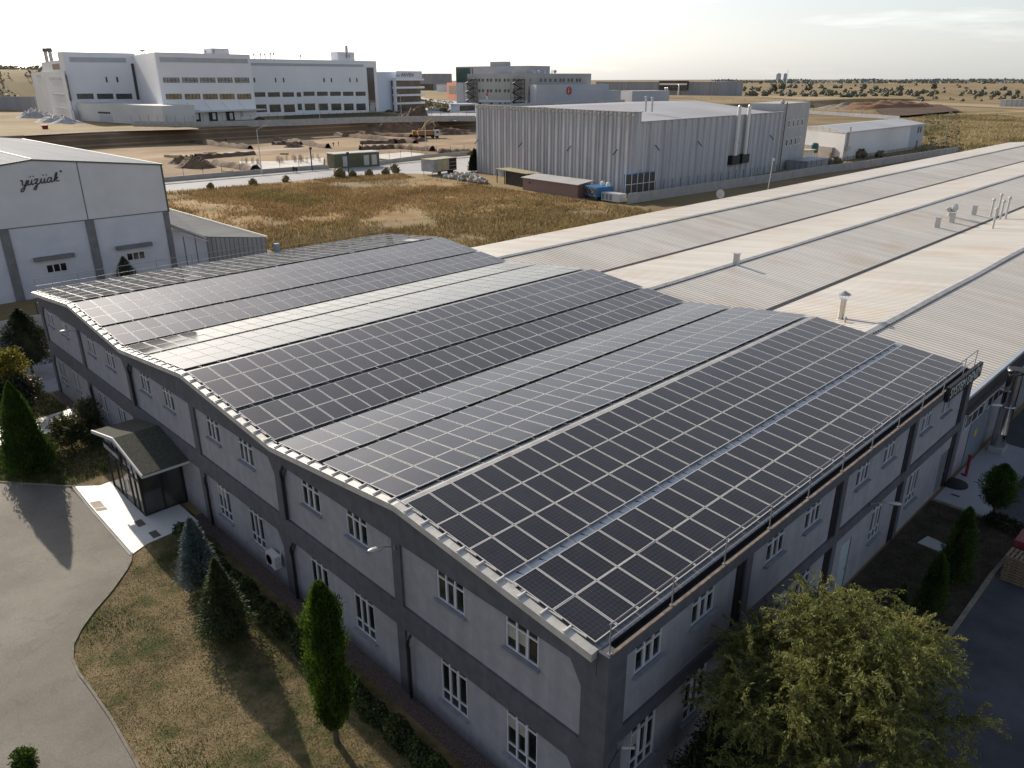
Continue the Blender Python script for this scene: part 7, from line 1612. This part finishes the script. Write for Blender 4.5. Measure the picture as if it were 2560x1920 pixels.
u0,u1,z0,z1=LQ.rect(ZE(1055,235),ZE(1442,360)); q=MB(); q.obox(LQ,u0,u1,z0,z1+.3,0,2.5); q.build('entrance_block',darkglass,lr); q=MB(); zz=LQ.uz(ZE(1250,278))[1]; q.obox(LQ,u0+1,u1-1,zz-1,zz+1,2.5,2.8); q.build('white_band',white_clad,lr)
for px in (1200,1228,1385):
    u,z=LQ.uz(ZE(px,330 if px<1300 else 290)); x,y,_=LQ.pt(u,0,12); r=wthing('silo_pipe','pale upright pipe in front of the long hall entrance, %s'%({1200:'left',1228:'middle',1385:'right'}[px]),'pipe',(x,y,0),'pipes before the long hall'); q=MB(); q.tube([(x,y,0),(x,y,z)],.9,8); q.build('pipe',M('cream_pipe',(.5,.48,.43),.5),r); q=MB(); q.tube([(x,y,z),(x,y,z+.6)],[1.2,.8],8); q.build('cap',steel,r)
wallfence('far_plot_wall','long pale concrete panel wall behind the ribbed hall',[hit(ZE(1170,560)),hit(ZE(1480,560)),hit(ZE(2212,590)),hit(ZH(510,120))],5.0,1.5,12,z=0,wm=conc_dk,post_r=.1)
wallfence('far_plot_wall','grey fence line across the brown pit behind the warehouse',[hit(ZH(460,190)),hit(ZH(1000,225)),hit(ZH(1540,262))],2.0,1.5,10,z=0,wm=conc_dk,post_r=.1)
x,y=hit(ZJ(2070,268)); 
for k in range(5):
    xx,yy=hit(ZJ(2075+k*34,266+k*.5)); r=wthing('white_container','white container on the far dirt road, %s from the left'%ordn[k],'container',(xx,yy,0),'row of white containers far right'); q=MB(); s_=5.5; q.box(xx-s_*.4,xx+s_*.4,yy-s_,yy+s_,0,5); q.build('container_body',M('container_white',(.5,.5,.5),.6),r); q=MB(); q.box(xx-s_*.45,xx+s_*.45,yy-s_*1.02,yy+s_*1.02,5,5.3); q.build('roof',greyband,r)
for i,(px,w_) in enumerate(((513,13),(558,9))):
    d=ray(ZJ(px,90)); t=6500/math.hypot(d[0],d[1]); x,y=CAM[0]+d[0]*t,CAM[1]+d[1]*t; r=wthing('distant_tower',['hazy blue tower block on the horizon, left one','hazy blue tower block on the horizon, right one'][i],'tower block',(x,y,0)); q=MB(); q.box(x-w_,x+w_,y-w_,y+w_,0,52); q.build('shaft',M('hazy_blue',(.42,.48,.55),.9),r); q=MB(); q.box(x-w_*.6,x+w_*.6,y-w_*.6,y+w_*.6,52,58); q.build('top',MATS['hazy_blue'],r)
# ------------------------------------------------------------------ camera, light, world, render
cam=bpy.data.cameras.new('camera'); cam.sensor_width=36; cam.lens=F_PX/2560*36; cam.clip_start=.5; cam.clip_end=30000
co=bpy.data.objects.new('camera',cam); COL.objects.link(co)
r,d,f=RM
co.matrix_world=Matrix(((r[0],-d[0],-f[0],CAM[0]),(r[1],-d[1],-f[1],CAM[1]),(r[2],-d[2],-f[2],CAM[2]),(0,0,0,1)))
scene.camera=co
EL_SUN=math.radians(25.0); AZ=math.radians(7)   # towards -X, a little +Y
sd=Vector((-math.cos(AZ)*math.cos(EL_SUN),math.sin(AZ)*math.cos(EL_SUN),math.sin(EL_SUN)))
sl=bpy.data.lights.new('sun','SUN'); sl.energy=SUN_E; sl.angle=math.radians(.6); sl.color=(1,.89,.74)
so=bpy.data.objects.new('sun',sl); COL.objects.link(so); so.rotation_euler=sd.to_track_quat('Z','Y').to_euler()
w=bpy.data.worlds.new('World'); scene.world=w; w.use_nodes=True; N=w.node_tree.nodes; L=w.node_tree.links
bg=N['Background']; bg.inputs[1].default_value=SKY_S
sky=N.new('ShaderNodeTexSky'); sky.sky_type='NISHITA'; sky.sun_disc=False; sky.sun_elevation=EL_SUN
# sky texture: rotation measured from +Y towards +X
sky.sun_rotation=math.atan2(sd.x,sd.y)
sky.altitude=100; sky.air_density=1.0; sky.dust_density=2.2; sky.ozone_density=1.2
# thin bright cirrus
tc=N.new('ShaderNodeTexCoord'); mp=N.new('ShaderNodeMapping'); mp.inputs['Scale'].default_value=(1.4,1.4,14); mp.inputs['Rotation'].default_value=(0,.08,0)
L.new(tc.outputs['Generated'],mp.inputs[0])
n=N.new('ShaderNodeTexNoise'); n.inputs['Scale'].default_value=2.6; n.inputs['Detail'].default_value=7; n.inputs['Roughness'].default_value=.6; L.new(mp.outputs[0],n.inputs['Vector'])
cr=N.new('ShaderNodeMapRange'); cr.inputs[1].default_value=.54; cr.inputs[2].default_value=.72; cr.inputs[3].default_value=0; cr.inputs[4].default_value=.42; L.new(n.outputs['Fac'],cr.inputs[0])
mx=N.new('ShaderNodeMix'); mx.data_type='RGBA'; L.new(cr.outputs[0],mx.inputs[0])
hs=N.new('ShaderNodeHueSaturation'); hs.inputs['Saturation'].default_value=SKY_SAT; L.new(sky.outputs[0],hs.inputs['Color'])
tn=N.new('ShaderNodeMix'); tn.data_type='RGBA'; tn.blend_type='MULTIPLY'; tn.inputs[0].default_value=1; L.new(hs.outputs[0],tn.inputs[6]); tn.inputs[7].default_value=(.97,.99,1.055,1)
L.new(tn.outputs[2],mx.inputs[6])
br=N.new('ShaderNodeMix'); br.data_type='RGBA'; br.blend_type='MULTIPLY'; br.inputs[0].default_value=1; L.new(tn.outputs[2],br.inputs[6]); br.inputs[7].default_value=(2.1,2.05,2.0,1)
L.new(br.outputs[2],mx.inputs[7])
# pale summer haze thickening towards the horizon
sx=N.new('ShaderNodeSeparateXYZ'); L.new(tc.outputs['Generated'],sx.inputs[0])
ab=N.new('ShaderNodeMath'); ab.operation='ABSOLUTE'; L.new(sx.outputs[2],ab.inputs[0])
om=N.new('ShaderNodeMath'); om.operation='SUBTRACT'; om.inputs[0].default_value=1; L.new(ab.outputs[0],om.inputs[1])
pw=N.new('ShaderNodeMath'); pw.operation='POWER'; L.new(om.outputs[0],pw.inputs[0]); pw.inputs[1].default_value=4.6
hz=N.new('ShaderNodeMix'); hz.data_type='RGBA'; L.new(pw.outputs[0],hz.inputs[0]); hz.inputs[6].default_value=(.01/SKY_S,.016/SKY_S,.03/SKY_S,1); hz.inputs[7].default_value=(.445/SKY_S,.46/SKY_S,.46/SKY_S,1)
ad=N.new('ShaderNodeMix'); ad.data_type='RGBA'; ad.blend_type='ADD'; ad.inputs[0].default_value=1; L.new(mx.outputs[2],ad.inputs[6]); L.new(hz.outputs[2],ad.inputs[7])
L.new(ad.outputs[2],bg.inputs[0])
scene.render.engine='CYCLES'; scene.view_settings.view_transform='Standard'; scene.view_settings.look='None'; scene.view_settings.exposure=0; scene.view_settings.gamma=1
scene.cycles.max_bounces=5; scene.cycles.transparent_max_bounces=4; scene.cycles.caustics_reflective=False; scene.cycles.caustics_refractive=False
scene.render.resolution_x=1024; scene.render.resolution_y=768
